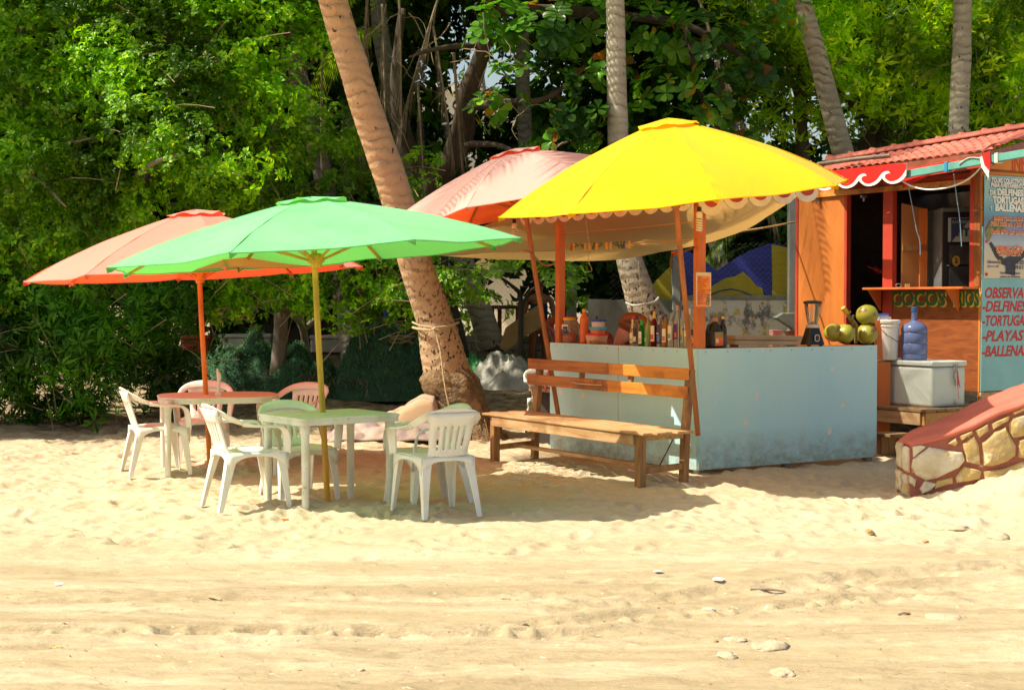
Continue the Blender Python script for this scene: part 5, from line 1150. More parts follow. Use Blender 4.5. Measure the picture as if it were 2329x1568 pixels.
S = [[(190, 1290), (200, 1230), (240, 1190), (330, 1130), (470, 1155), (590, 1170), (610, 1230), (560, 1290), (390, 1375), (300, 1390), (225, 1350)],
     [(480, 1095), (545, 1052), (562, 1080), (545, 1112)], [(580, 1030), (685, 985), (690, 1012), (600, 1065)], [(612, 1100), (700, 1032), (738, 1110), (752, 1265), (640, 1240)],
     [(715, 985), (815, 930), (820, 985), (745, 1040)], [(780, 1090), (880, 1000), (958, 965), (1038, 1110), (1038, 1190), (970, 1235), (860, 1275), (785, 1270)],
     [(850, 925), (1000, 855), (988, 900), (862, 970)], [(1000, 930), (1030, 882), (1150, 850), (1180, 940), (1160, 1020), (1030, 1040), (1002, 1000)],
     [(1082, 1070), (1200, 1030), (1260, 1120), (1200, 1230), (1075, 1200)], [(552, 1370), (620, 1288), (758, 1322), (745, 1385), (560, 1420)],
     [(790, 1325), (940, 1305), (1100, 1245), (1200, 1290), (1000, 1380), (800, 1385)], [(392, 1405), (515, 1375), (520, 1425), (375, 1465)],
     [(250, 1470), (290, 1405), (390, 1430), (330, 1480), (270, 1510)], [(1030, 825), (1180, 760), (1170, 800), (1035, 848)],
     [(190, 1120), (250, 1105), (300, 1120), (235, 1170), (195, 1200)], [(165, 1360), (215, 1395), (205, 1455), (162, 1420)],
     [(1210, 780), (1400, 700), (1420, 820), (1250, 900)], [(1240, 930), (1420, 850), (1460, 1000), (1290, 1080)], [(1450, 680), (1650, 600), (1680, 760), (1480, 840)], [(1490, 870), (1680, 790), (1720, 960), (1540, 1050)], [(1710, 580), (1900, 500), (1950, 700), (1730, 760)]]
for i, s_ in enumerate(S):
    stone(s_, WY, (-.05, -1, 0), M_st1 if i in (0, 14, 15, 12) else M_st2, .05 if i in (0, 5) else .03, i)
# end-face stones
E_ = lambda a_, h: V((NT[0].x, NT[0].y, 0)).lerp(V((FT[0].x, FT[0].y, 0)), a_) + V((0, 0, h))
for i, (a0_, a1_, h0_, h1_) in enumerate(((.08, .42, .20, .40), (.5, .92, .22, .42), (.08, .45, .0, .17), (.52, .92, .02, .19), (.1, .9, -.12, -.02))):
    stone([(a0_, h0_), (a1_, h0_ + .01), (a1_ - .03, h1_), (a0_ + .04, h1_ - .01)], WY, (-.9, -.3, 0), M_st1, .035, 30 + i, right=lambda x, y: E_(x, y))
# ================================================================ walls, fence, mural behind the counter
M_conc = mat('stained_concrete', (.26, .28, .24), .9, (.10, .11, .09), 1.8, sc=(1, 1, .45), lo=.35, hi=.65, bump=.5, bscale=16)
m, nt, b, o = base('peeling_wall_paint')
n = noisef(nt, 2.4, 6, .7, (1, 1, .8)); c = ramp(nt, n, [(.40, (.58, .66, .6)), (.54, (.62, .63, .5)), (.59, (.2, .22, .2)), (.66, (.1, .11, .11))])
c = mixc(nt, ramp(nt, noisef(nt, 5, 5, .7), [(.56, (0, 0, 0)), (.6, (1, 1, 1))]), c, (.5, .40, .06))
c = mixc(nt, ramp(nt, noisef(nt, 4, 5, .75, (1, 1.3, 1)), [(.6, (0, 0, 0)), (.63, (1, 1, 1))]), c, (.08, .14, .22))
c = mixc(nt, ramp(nt, noisef(nt, 9, 5, .7), [(.58, (0, 0, 0)), (.62, (.8, .8, .8))]), c, (.62, .60, .5))
nt.links.new(c, b.inputs['Base Color']); b.inputs['Roughness'].default_value = .85; addbump(nt, b, noisef(nt, 14, 5, .7), .6, .015)
M_peel = m
def wall(name, label, px0, px1, Y, py_top, m_, th=.14, zb=-.2, cat='wall', jag=.012):
    a_, b_ = at(px0, py_top, Y), at(px1, py_top, Y); t = thing(name, label, cat, (a_.x, Y, 0)); n_ = max(3, int((b_.x - a_.x) / .18)); W_ = b_.x - a_.x
    q_ = random.Random(px0); top = [(W_ * i / n_, a_.z + q_.uniform(-jag, jag)) for i in range(n_ + 1)]
    mb = MB(); mb.prism([(0, zb)] + top + [(W_, zb)], -th, 0, frame((0, 0, 0), (1, 0, 0))); o_ = mb.build('wall_body', m_, t, bevel=.008); return t, o_
wall('concrete_wall', 'low dark stained concrete wall behind the seated person', 1338, 1532, 19.6, 681, M_conc)
wall('painted_wall', 'low wall with peeling pale, yellow and blue paint right of the corner post', 1548, 1800, 19.5, 679, M_peel)
mb = MB(); mb.box((at(1668, 673, 19.5).x, 19.57, at(1668, 673, 19.5).z - .02), (2.2 * .68, .17, .06)); o = mb.build('wall_coping', M_conc, None, bevel=.01); tag(o, 'dark weathered coping strip on top of the peeling painted wall', 'coping')
def column(px0, px1, Y, py_top, m_, label, zb=-.2):
    a_, b_ = at(px0, py_top, Y), at(px1, py_top, Y); t = thing('concrete_column', label, 'column', ((a_.x + b_.x) / 2, Y + .07, 0)); mb = MB(); w_ = b_.x - a_.x
    mb.box((0, 0, (a_.z + zb) / 2), (w_, .14, a_.z - zb)); mb.build('shaft', m_, t, bevel=.01); return t
M_colw = mat('pale_column', (.48, .5, .45), .8, (.3, .33, .3), 3, sc=(1, 1, .5), bump=.4, bscale=20)
column(1530, 1549, 19.35, 558, M_conc, 'thin grey concrete column left of the blue mural')
column(1795, 1822, 19.3, 425, M_colw, 'tall whitish concrete column beside the orange plywood wall')
column(1290, 1312, 21, 600, M_conc, 'short grey concrete column behind the left orange post')
t, _ = wall('block_base', 'small grey concrete block stand with pink top course in front of the column', 1757, 1812, 18.9, 752, mat('pink_block', (.55, .2, .15), .8, (.5, .5, .42), 6, lo=.48, hi=.55), .3)
mb = MB(); p0 = at(1763, 722, 18.7); mb.prism([(0, 0), (.10, .06), (.36, .06), (.36, -.27), (.30, -.24), (.22, -.14)], -.25, 0, frame((0, 0, 0), (1, 0, 0))); tb = thing('stone_basin', 'grey slanting stone basin against the whitish column', 'basin', p0); mb.build('slab', mat('grey_slab', (.22, .26, .22), .7, (.15, .18, .15), 4, bump=.3), tb, bevel=.012)
# mural boards
MY = 19.9
mu_ = thing('painted_boards', 'blue and yellow painted boards behind the chain-link fence', 'painted boards', at(1460, 680, MY))
M_blu = mat('mural_blue', (.025, .04, .30), .55, (.02, .03, .22), 3); M_yl = mat('mural_yellow', (.48, .38, .01), .55, (.38, .32, .01), 3, bump=.1)
def mural(pts, m_, z0, z1, nm):
    o0 = at(1460, 680, MY); P = [at(x, y, MY) - o0 for x, y in pts]; mb = MB(); mb.prism([(p.x, p.z) for p in P], z0, z1, frame((0, 0, 0), (1, 0, 0))); return mb.build(nm, m_, mu_)
mural([(1452, 700), (1452, 690), (1490, 640), (1530, 600), (1536, 600), (1536, 700)], M_yl, -.02, 0, 'yellow_board')
mural([(1549, 700), (1549, 572), (1560, 571), (1590, 580), (1626, 612), (1632, 615), (1656, 598), (1700, 572), (1730, 560), (1756, 553), (1797, 562), (1797, 700)], M_blu, -.02, 0, 'blue_board')
mural([(1755, 556), (1797, 564), (1797, 700), (1757, 700)], M_yl, .002, .012, 'yellow_board')
mural([(1560, 700), (1574, 670), (1610, 656), (1650, 632), (1672, 628), (1690, 618), (1706, 632), (1720, 650), (1733, 655), (1738, 675), (1730, 700)], M_yl, .002, .014, 'yellow_board')
o0 = at(1460, 680, MY); mb = MB(); mb.tube([at(x, y, MY) - o0 - V((0, .02, 0)) for x, y in ((1610, 672), (1630, 664), (1640, 660), (1662, 657), (1680, 660), (1700, 668), (1720, 676))], .008, 5); mb.build('blue_outline', M_blu, mu_)
# chain-link fence (zig-zag wires)
M_wire = mat('fence_wire', (.25, .28, .22), .5, (.12, .13, .10), 20, metal=.4)
def chainlink(px0, px1, Y, py0, py1, label, cell=.075, keep=None, r=.0028, skew=0):
    a_, b_ = at(px0, py0, Y), at(px1, py1, Y); t = thing('chain_link_fence', label, 'fence', (a_.x, Y, b_.z)); W_, H_ = b_.x - a_.x, a_.z - b_.z
    mb = MB(); n_ = int(W_ / cell) + 1; mrows = int(H_ / cell) * 2
    for i in range(n_):
        pts = []
        for j in range(mrows + 1):
            x_ = i * cell + (cell / 2 if j % 2 else -cell / 2) * .98; z_ = j * cell / 2
            s_ = .025 * noise.noise(V((x_ * 2, z_ * 2, 3)))
            if keep and not keep(x_ / W_, z_ / H_):
                if len(pts) > 1: mb.tube(pts, r, 3, cap=False)
                pts = []; continue
            pts.append((x_ + s_ + skew * z_, .006 * (j % 2) + s_, z_))
        if len(pts) > 1: mb.tube(pts, r, 3, cap=False)
    mb.build('wire_mesh', M_wire, t); return t
chainlink(1549, 1822, 19.42, 470, 677, 'chain-link fence above the peeling wall in front of the blue mural', keep=lambda u, v: v < .62 or (u > .72 and v > (1.6 - u)))
chainlink(1392, 1532, 19.7, 585, 681, 'chain-link fence in front of the yellow board left of the grey column')
chainlink(1062, 1262, 22.4, 600, 772, 'sagging chain-link fence behind the grey sack heap', keep=lambda u, v: v > .0 and (v < .95 - .5 * abs(u - .55)))
# low block wall
lw = thing('block_wall', 'low shaded block wall behind the grey sack heap', 'wall', (at(1020, 800, 23).x, 23, .4))
M_blk = mat('pale_block', (.36, .34, .27), .9, (.22, .21, .16), 3, bump=.5, bscale=18)
bw, bh = .17, .10; src = None
x0 = 0
for r_ in range(6):
    for k in range(13):
        M_ = Matrix.Translation((k * (bw + .012) + (.09 if r_ % 2 else 0), rr.uniform(-.006, .006), .05 + r_ * (bh + .012)))
        if src is None: mb = MB(); mb.box((bw / 2, 0, 0), (bw, .12, bh)); src = mb.build('block', M_blk, lw, bevel=.008, seg=1); src.matrix_local = M_
        else:
            c_ = inst(src, 'block', lw, M_); k_ = c_.modifiers.new('b', 'BEVEL'); k_.width = .008; k_.segments = 1
mb = MB(); mb.box((1.15, .03, .33), (2.4, .1, .68)); mb.build('mortar', M_conc, lw)
# leaning plywood sheet, red rack, blue thing
lp = thing('leaning_sheet', 'brown plywood sheet leaning behind the salmon umbrella pole', 'plywood sheet', at(1150, 790, 22.1))
o0 = at(1150, 790, 22.1); P = [(1136, 700 + 88), (1150, 745), (1190, 716), (1228, 690), (1234, 672), (1238, 740), (1200, 762), (1150, 800)]
mb = MB(); mb.prism([((at(x, y, 22.1) - o0).x, (at(x, y, 22.1) - o0).z) for x, y in P], -.02, 0, frame((0, 0, 0), (1, 0, 0), (0, .2, 1))); mb.build('sheet', mat('old_ply', (.42, .26, .1), .8, (.3, .17, .06), 3), lp)
rk = thing('red_table', 'dark red outdoor table with shiny top behind the chain-link fence', 'table', at(1150, 760, 24.5))
mb = MB(); mb.box((.0, 0, .45), (.62, .5, .06), .1); mb.build('tabletop', mat('red_dark_top', (.15, .02, .02), .2, (.03, .05, .07), 5), rk, bevel=.01)
for x_, y_ in ((-.22, -.15), (-.1, .15), (.2, .1), (.22, -.15)): mb = MB(); mb.box((x_, y_, .1), (.07, .07, .7)); mb.build('leg', M_redplas, rk)

# ---- background buildings and shed
M_wb = mat('white_house_wall', (.72, .68, .58), .9, (.62, .56, .45), 1)  # plain off-white colour of the houses
def house(label, px0, px1, py0, py1, Y, wins, m_=None, rail=False):
    a_, b_ = at(px0, py0, Y), at(px1, py1, Y); t = thing('white_building', label, 'building', (a_.x, Y, 0)); W_, H_ = b_.x - a_.x, a_.z
    mb = MB(); mb.box((W_ / 2, 3, H_ / 2), (W_, 6, H_)); mb.build('wall', m_ or M_wb, t)
    mb = MB(); mb.box((W_ / 2, 2.9, H_ + .1), (W_ + .3, 6.4, .2)); mb.build('roof_slab', m_ or M_wb, t)
    for (u, v, w_, h_) in wins:
        mb = MB(); mb.box((W_ * u, -.02, H_ * v), (w_, .1, h_)); wn = mb.build('window', mat('window_frame', (.6, .58, .5), .5), t, bevel=.01)
        mb = MB(); mb.box((W_ * u, -.075, H_ * v), (w_ - .14, .02, h_ - .14)); mb.build('pane', mat('window_dark', (.05, .06, .07), .1), wn)
    if rail:
        mb = MB(); mb.box((W_ / 2, -.5, H_ * .62), (W_, 1, .14)); mb.build('balcony_slab', m_ or M_wb, t)
        for k in range(int(W_ / .28)): mb = MB(); mb.box((.1 + k * .28, -.95, H_ * .62 + .5), (.04, .04, .9)); mb.build('baluster', M_white, t)
        mb = MB(); mb.box((W_ / 2, -.95, H_ * .62 + .98), (W_, .06, .06)); mb.build('handrail', M_white, t)
house('white building with balcony glimpsed through the trees left of centre', 905, 1085, 210, 700, 42, [(.25, .8, 1, 1.3), (.7, .8, 1, 1.3), (.5, .4, 1.2, 1.2)], rail=True)
house('low cream building glimpsed beyond the chain-link fence', 1050, 1240, 585, 800, 36, [], mat('bright_cream_wall', (.85, .8, .66), .9, (.78, .72, .58), 1))
house('pale building far behind the broad-leaved tree', 1090, 1420, 260, 700, 60, [(.2, .8, 1.2, 1.4), (.5, .8, 1.2, 1.4), (.8, .8, 1.2, 1.4), (.3, .5, 1.2, 1.4), (.7, .5, 1.2, 1.4)])
# shed in deep shade
sh = thing('dark_shed', 'unlit timber shed in the deep shade behind the net heaps', 'shed', at(430, 800, 23.4))
x0s, x1s = 0, at(1015, 700, 23.4).x - at(430, 700, 23.4).x
M_shd = woodmat('shed_boards', (.05, .035, .025), (.03, .02, .015), 2)
sz = sh.location.z
for k in range(int(x1s / .22)):
    mb = MB(); mb.box((k * .22 + .11, 1.6 + .004 * (k % 2), 1.35 - .5), (.21, .03, 2.7)); mb.build('wall_board', M_shd, sh)
mb = MB(); mb.box((x1s / 2, .7, 2.28), (x1s + .5, 2.4, .08)); mb.build('shed_roof', M_shd, sh)
for k in (0, .5, 1): mb = MB(); mb.box((x1s * k, -.3, .8), (.1, .1, 3)); mb.build('shed_post', M_shd, sh)
def dimbox(px, py, Y, w_, d_, h_, m_, name, label, lid=None):
    p = at(px, py, Y); t = thing(name, label, 'box', p, .1); mb = MB(); mb.box((0, 0, h_ / 2), (w_, d_, h_)); mb.build('box_body', m_, t, bevel=.02)
    mb = MB(); mb.box((0, 0, h_ + .03), (w_ + .03, d_ + .03, .05)); mb.build('lid', lid or m_, t, bevel=.012); return t
M_dimw = mat('dimmed_white', (.42, .42, .42), .6, (.3, .3, .32), 4)  # white dimmed to grey in the colour itself for the dark shed
dimbox(560, 812, 22.6, .75, .45, .30, M_dimw, 'storage_cooler', 'dim white cooler standing in the dark shed')
dimbox(745, 800, 22.6, .5, .4, .2, M_dimw, 'storage_box', 'grey box in the dark shed right of the yellow pole')
dimbox(448, 800, 22.7, .4, .4, .2, mat('dim_red', (.3, .03, .02)), 'storage_crate', 'dim red crate on the dark shed floor')
mb = MB(); p = at(876, 735, 22.3); mb.grid(lambda u, v: (.07 * (u - .5) + .02 * math.sin(v * 9), .03 * math.sin(u * 12), -.25 + .5 * v), 8, 8)
o = mb.build('blue_cloth', mat('blue_cloth', (.06, .12, .5), .8), smooth=180, solid=.004); o.location = p; tag(o, 'strip of blue cloth hanging in the dark shed left of the leaning palm', 'cloth')

# ================================================================ leaves
def rosette(nl, ln, wd, droop=.35, fold=.25, open_=.5):
    vs, fs = [], []
    for k in range(nl):
        a_ = 2 * math.pi * k / nl + (.3 if k % 2 else 0); el = open_ + .35 * (k % 3 - 1) * .6
        d = V((math.cos(a_) * math.cos(el), math.sin(a_) * math.cos(el), math.sin(el))); s = V((-math.sin(a_), math.cos(a_), 0)); u = d.cross(s) * -1
        L_ = ln * (1 - .15 * (k % 3)); b_ = d * L_ * .08; m_ = d * L_ * .6 + V((0, 0, -droop * L_ * .15)); t_ = d * L_ + V((0, 0, -droop * L_))
        up = V((0, 0, fold * wd))
        n_ = len(vs); vs += [b_, m_ + s * wd * .5 + up, t_, m_ - s * wd * .5 + up, m_]
        fs += [(n_, n_ + 1, n_ + 4), (n_ + 1, n_ + 2, n_ + 4), (n_, n_ + 4, n_ + 3), (n_ + 3, n_ + 4, n_ + 2)]
    return np.array([tuple(p) for p in vs]), np.array(fs)
def broad(nl, ln, wd):
    vs, fs = [], []
    for k in range(nl):
        a_ = 2 * math.pi * k / nl + .2 * math.sin(k * 5); el = .25 + .3 * (k % 2)
        d = V((math.cos(a_) * math.cos(el), math.sin(a_) * math.cos(el), math.sin(el))); s = V((-math.sin(a_), math.cos(a_), 0)); n_ = len(vs); L_ = ln * (1 - .12 * (k % 3))
        pr = [(0.05, .04), (.3, .22), (.6, .46), (.82, .5), (.96, .28)]
        for q_, w_ in pr:
            c = d * L_ * q_ + V((0, 0, -.25 * L_ * q_ * q_)); vs += [c - s * wd * w_ + V((0, 0, .12 * wd * w_ * 2)), c, c + s * wd * w_ + V((0, 0, .12 * wd * w_ * 2))]
        for j in range(4):
            b_ = n_ + j * 3; fs += [(b_, b_ + 3, b_ + 4, b_ + 1), (b_ + 1, b_ + 4, b_ + 5, b_ + 2)]
    return np.array([tuple(p) for p in vs]), np.array(fs)
def scatter(name, tmpl, P, D, m_, parent, smin=.7, smax=1.25, spin=True):
    T, F_ = tmpl; n_ = len(P); P = np.asarray(P); D = np.asarray(D, float); D /= np.linalg.norm(D, axis=1)[:, None] + 1e-9
    ref = rng.normal(size=(n_, 3)); X = np.cross(D, ref); X /= np.linalg.norm(X, axis=1)[:, None] + 1e-9; Y_ = np.cross(D, X)
    s = rng.uniform(smin, smax, n_)[:, None, None]
    v = (T[None, :, 0, None] * X[:, None, :] + T[None, :, 1, None] * Y_[:, None, :] + T[None, :, 2, None] * D[:, None, :]) * s + P[:, None, :]
    f = (F_[None] + (np.arange(n_) * len(T))[:, None, None]).reshape(-1, F_.shape[1])
    o_ = npmesh(name, v.reshape(-1, 3), f, m_, parent); return o_
def crown_pts(blobs, per, cl_r=.22, fill=.3, up=.5, front=True):
    P, D = [], []
    for (c, r_) in blobs:
        nc = max(3, int(per * r_[0] * r_[2] * 1.35))
        for k in range(nc):
            d = rng.normal(size=3); d /= np.linalg.norm(d)
            if front and d[1] > .35: d[1] *= -1
            rad = 1 - fill * rng.random() ** 2; q_ = np.array(c) + d * np.array(r_) * rad
            m_ = int(rng.integers(8, 22)); off = rng.normal(size=(m_, 3)) * cl_r * np.array([1, .8, .6])
            P.append(q_ + off); D.append(d[None] * .8 + np.array([0, 0, up]) + rng.normal(size=(m_, 3)) * .45 + off * 1.2)
    return np.concatenate(P), np.concatenate(D)
def limb_tree(name, label, basep, limbs, m_, group=None, cat='tree'):
    t = thing(name, label, cat, basep, 0, group); B_ = V(basep)
    for i, (pts, r0, r1) in enumerate(limbs):
        P = [V(p) - B_ for p in pts]; Q = []
        for k in range(len(P) - 1):
            p0, p1, p2, p3 = P[max(k - 1, 0)], P[k], P[k + 1], P[min(k + 2, len(P) - 1)]
            for j in range(6): f = j / 6; Q.append(.5 * ((2 * p1) + (p2 - p0) * f + (2 * p0 - 5 * p1 + 4 * p2 - p3) * f * f + (3 * p1 - p0 - 3 * p2 + p3) * f ** 3))
        Q.append(P[-1]); n_ = len(Q); mb = MB(); mb.tube(Q, [r0 + (r1 - r0) * k / (n_ - 1) for k in range(n_)], 9, rough=.35, seed=i)
        mb.build('trunk' if i == 0 else 'branch', m_, t, smooth=180)
    return t
M_bark = mat('dark_bark', (.085, .062, .042), .9, (.04, .03, .022), 6, sc=(1, 1, .4), bump=.8, bscale=14, bd=.03)
M_barkg = mat('grey_bark', (.22, .19, .15), .9, (.12, .1, .08), 6, sc=(1, 1, .4), bump=.7, bscale=14, bd=.02)
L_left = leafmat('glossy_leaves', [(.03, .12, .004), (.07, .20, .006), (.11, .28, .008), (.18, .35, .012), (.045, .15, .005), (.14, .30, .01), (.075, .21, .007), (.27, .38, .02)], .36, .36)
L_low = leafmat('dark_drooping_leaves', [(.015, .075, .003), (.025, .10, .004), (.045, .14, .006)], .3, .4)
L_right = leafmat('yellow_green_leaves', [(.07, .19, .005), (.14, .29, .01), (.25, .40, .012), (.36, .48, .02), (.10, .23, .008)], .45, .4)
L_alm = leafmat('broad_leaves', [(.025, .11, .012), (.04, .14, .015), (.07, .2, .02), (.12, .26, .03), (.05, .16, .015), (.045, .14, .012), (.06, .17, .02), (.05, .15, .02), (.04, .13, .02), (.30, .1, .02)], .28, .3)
L_back = leafmat('shaded_leaves', [(.012, .045, .004), (.025, .075, .005), (.05, .12, .008)], .25, .5)  # shade of the far trees put into a darker leaf colour
T_left = rosette(7, .105, .042); T_low = rosette(8, .16, .034, droop=.8, open_=.15); T_right = rosette(6, .17, .055, droop=.9, open_=.2); T_back = rosette(6, .26, .12)

# left thicket: several leafy trees side by side
def tree(name, label, basep, limbs, blobs, per, tmpl, lm, bark, cl=.17, up=.5, fill=.35, group='leafy trees behind the tables', sm=(.7, 1.25), front=True):
    t = limb_tree(name, label, basep, limbs, bark, group)
    P, D = crown_pts(blobs, per, cl, fill, up, front)
    P = P - np.array(basep)
    pr = rng.permutation(len(P)); o_ = scatter('foliage', tmpl, P, D, lm, t, *sm); tag(o_, kind='stuff')
    mb = MB()
    for i in pr[:110]:
        p = V(P[i]); d = V((rng.normal(), rng.normal() * .5, rng.normal() * .6 - .3)).normalized(); mb.tube([p, p + d * .16 + V((0, 0, .02)), p + d * .34, p + d * .55 - V((0, 0, .04))], [.0025, .0035, .0045, .006], 4)
    tag(mb.build('twigs', MC['twig_bark'] if 'twig_bark' in MC else mat('twig_bark', (.3, .22, .13), .9), t, smooth=60), kind='stuff'); return t
def B(px, py, Y, rx, ry=None, rz=None):
    p = at(px, py, Y); return ((p.x, p.y, p.z), (rx, ry or rx * .8, rz or rx * .8))
blA = [B(-120, 40, 18.8, 1.3), B(80, 60, 18.6, .9), B(30, 200, 18.3, .9), B(160, 190, 18.2, .7), B(-60, 330, 18.2, 1.), B(60, 400, 18.0, .7), B(190, 330, 18.3, .75), B(-90, 500, 18.2, 1.), B(90, 540, 18.1, .6), B(30, 300, 18.6, .9), B(-40, -150, 19, 1.6), B(100, -120, 19.2, 1.3), B(-60, 650, 18.2, .9), B(70, 640, 18.3, .5), B(180, 500, 18.9, .7), B(-60, -330, 19.4, 1.7), B(-330, 150, 17.6, 1.2), B(-420, 320, 17.6, 1.2), B(-300, 420, 17.4, 1.0), B(-480, 60, 17.8, 1.3), B(-260, 560, 17.4, .8), B(-380, -150, 18, 1.5)]  # final blobs, left of the frame, added to shade the lower-left leaves
blB = [B(330, 60, 18.5, .9), B(480, 100, 18.4, .75), B(280, 170, 18.1, .6), B(400, 210, 18.0, .65), B(330, 300, 17.8, .6), B(430, 340, 17.6, .5), B(520, 370, 17.6, .42), B(300, 400, 18.5, .7), B(560, 250, 18.4, .7), B(240, 420, 18.6, .6), B(350, -120, 19, 1.4), B(520, -80, 19, 1.2), B(540, 440, 18.6, .35), B(230, 520, 18.7, .7), B(420, 510, 19.6, .8), B(300, -330, 19.5, 1.8)]
blC = [B(620, 60, 18.8, .8), B(700, 130, 18.9, .5), B(640, 220, 18.7, .55), B(720, 300, 18.8, .4), B(620, 330, 18.9, .5), B(690, 400, 19.0, .45), B(780, 440, 19.0, .35), B(640, 480, 19.3, .55), B(560, 540, 19.6, .6), B(860, 500, 18.9, .3), B(800, 330, 19.2, .25), B(690, -90, 19.4, 1.1), B(900, 440, 18.7, .26), B(940, 380, 18.8, .22), B(740, 560, 19.5, .5)]
ga = lambda px, Y: (at(px, 700, Y).x, Y, gz(at(px, 700, Y).x, Y) - .1)
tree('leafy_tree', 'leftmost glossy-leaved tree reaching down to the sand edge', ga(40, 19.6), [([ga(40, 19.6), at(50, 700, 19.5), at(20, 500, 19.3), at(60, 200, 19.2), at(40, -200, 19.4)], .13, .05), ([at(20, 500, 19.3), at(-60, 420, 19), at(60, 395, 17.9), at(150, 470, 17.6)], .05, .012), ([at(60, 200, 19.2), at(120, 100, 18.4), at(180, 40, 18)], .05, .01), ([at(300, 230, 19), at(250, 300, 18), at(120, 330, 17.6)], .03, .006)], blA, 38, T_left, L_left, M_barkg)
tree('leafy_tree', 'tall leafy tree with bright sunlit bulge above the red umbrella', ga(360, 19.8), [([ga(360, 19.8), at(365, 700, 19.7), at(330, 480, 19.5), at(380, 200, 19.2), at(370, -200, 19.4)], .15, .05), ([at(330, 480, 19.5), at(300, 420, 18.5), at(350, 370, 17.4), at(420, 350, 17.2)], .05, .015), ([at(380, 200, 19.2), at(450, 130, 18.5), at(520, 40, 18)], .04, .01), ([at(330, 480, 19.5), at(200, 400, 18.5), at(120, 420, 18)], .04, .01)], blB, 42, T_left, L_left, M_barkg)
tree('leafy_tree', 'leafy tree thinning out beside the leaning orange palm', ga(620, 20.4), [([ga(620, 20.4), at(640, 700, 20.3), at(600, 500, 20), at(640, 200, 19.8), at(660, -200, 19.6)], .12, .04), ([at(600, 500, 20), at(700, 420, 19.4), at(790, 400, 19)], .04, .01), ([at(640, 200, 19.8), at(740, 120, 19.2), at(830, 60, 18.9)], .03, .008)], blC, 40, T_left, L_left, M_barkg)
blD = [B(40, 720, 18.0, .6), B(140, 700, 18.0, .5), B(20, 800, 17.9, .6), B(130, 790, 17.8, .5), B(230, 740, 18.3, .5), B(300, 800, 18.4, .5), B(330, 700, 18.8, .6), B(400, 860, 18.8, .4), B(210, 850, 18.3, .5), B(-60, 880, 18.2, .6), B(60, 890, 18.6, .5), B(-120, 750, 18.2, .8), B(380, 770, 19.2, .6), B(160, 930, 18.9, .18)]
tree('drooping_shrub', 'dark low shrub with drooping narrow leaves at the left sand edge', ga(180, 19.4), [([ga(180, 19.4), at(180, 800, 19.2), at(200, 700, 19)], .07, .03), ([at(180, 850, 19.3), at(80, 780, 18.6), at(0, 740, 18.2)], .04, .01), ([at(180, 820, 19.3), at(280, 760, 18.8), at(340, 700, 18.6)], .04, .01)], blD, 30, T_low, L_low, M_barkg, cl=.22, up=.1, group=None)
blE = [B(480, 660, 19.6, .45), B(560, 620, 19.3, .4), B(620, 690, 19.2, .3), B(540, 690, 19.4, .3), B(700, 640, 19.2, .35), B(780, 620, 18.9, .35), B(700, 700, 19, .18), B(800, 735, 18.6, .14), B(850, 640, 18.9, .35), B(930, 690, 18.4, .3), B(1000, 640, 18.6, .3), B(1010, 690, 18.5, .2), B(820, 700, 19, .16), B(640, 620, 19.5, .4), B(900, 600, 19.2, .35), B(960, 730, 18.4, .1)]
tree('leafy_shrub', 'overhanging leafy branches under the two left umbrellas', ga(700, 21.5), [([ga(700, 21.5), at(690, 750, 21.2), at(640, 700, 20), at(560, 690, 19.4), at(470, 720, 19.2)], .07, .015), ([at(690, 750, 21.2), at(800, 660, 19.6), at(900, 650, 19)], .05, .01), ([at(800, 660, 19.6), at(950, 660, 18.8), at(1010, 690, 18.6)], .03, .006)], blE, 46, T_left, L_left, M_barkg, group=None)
# right tree
blR = [B(1800, 40, 23, .9), B(1900, 110, 23, .8), B(2010, 60, 23.2, .9), B(1760, 140, 23.2, .6), B(2080, 160, 23, .8), B(1960, 200, 23.2, .6), B(2060, 260, 23.3, .6), B(2150, 60, 23.5, .9), B(1820, 230, 24, .6), B(1740, 260, 24, .5), B(1900, -120, 24, 1.6), B(2150, -120, 24, 1.6), B(2100, 300, 23.8, .5), B(1760, -80, 24, 1.2), B(2140, 230, 23.6, .6)]
blS = [B(2260, 60, 22.3, .8), B(2330, 130, 22, .7), B(2250, 190, 22.3, .6), B(2340, 240, 22.3, .5), B(2260, 280, 22.8, .5), B(2400, 60, 22.5, 1), B(2280, -80, 22.5, 1.2), B(2420, 250, 22.5, .8)]
gy = lambda px, Y: (at(px, 700, Y).x, Y, .6)
tree('drooping_leaf_tree', 'tree with drooping yellow-green leaves between the two right palms', gy(1960, 25), [([gy(1960, 25), at(1930, 500, 25), at(1975, 340, 24.8), at(2010, 200, 24.5), at(2060, 40, 24)], .26, .08), ([at(1975, 340, 24.8), at(2060, 270, 24.2), at(2120, 280, 23.8)], .08, .02), ([at(1990, 280, 24.7), at(1900, 200, 24), at(1850, 100, 23.5)], .08, .02), ([at(1950, 400, 24.8), at(2010, 330, 24), at(2050, 300, 23.6)], .03, .008)], blR, 15, T_right, L_right, M_bark, cl=.3, up=.1)
tree('drooping_leaf_tree', 'bright drooping-leaved tree at the right edge above the tiled roof', gy(2300, 25), [([gy(2300, 25), at(2290, 400, 24.8), at(2270, 200, 24), at(2300, 20, 23.5)], .15, .05), ([at(2290, 300, 24.6), at(2220, 200, 23.5), at(2160, 180, 23)], .04, .01)], blS, 18, T_right, L_right, M_bark, cl=.3, up=.1)
limb_tree('dark_trunk_tree', 'thin dark tree trunk left of the right leaning palm', gy(1826, 24), [([gy(1826, 24), at(1826, 400, 24), at(1822, 250, 24), at(1835, 60, 24)], .13, .1), ([at(1822, 250, 24), at(1790, 140, 23.8), at(1770, 20, 23.6)], .05, .02)], M_bark)
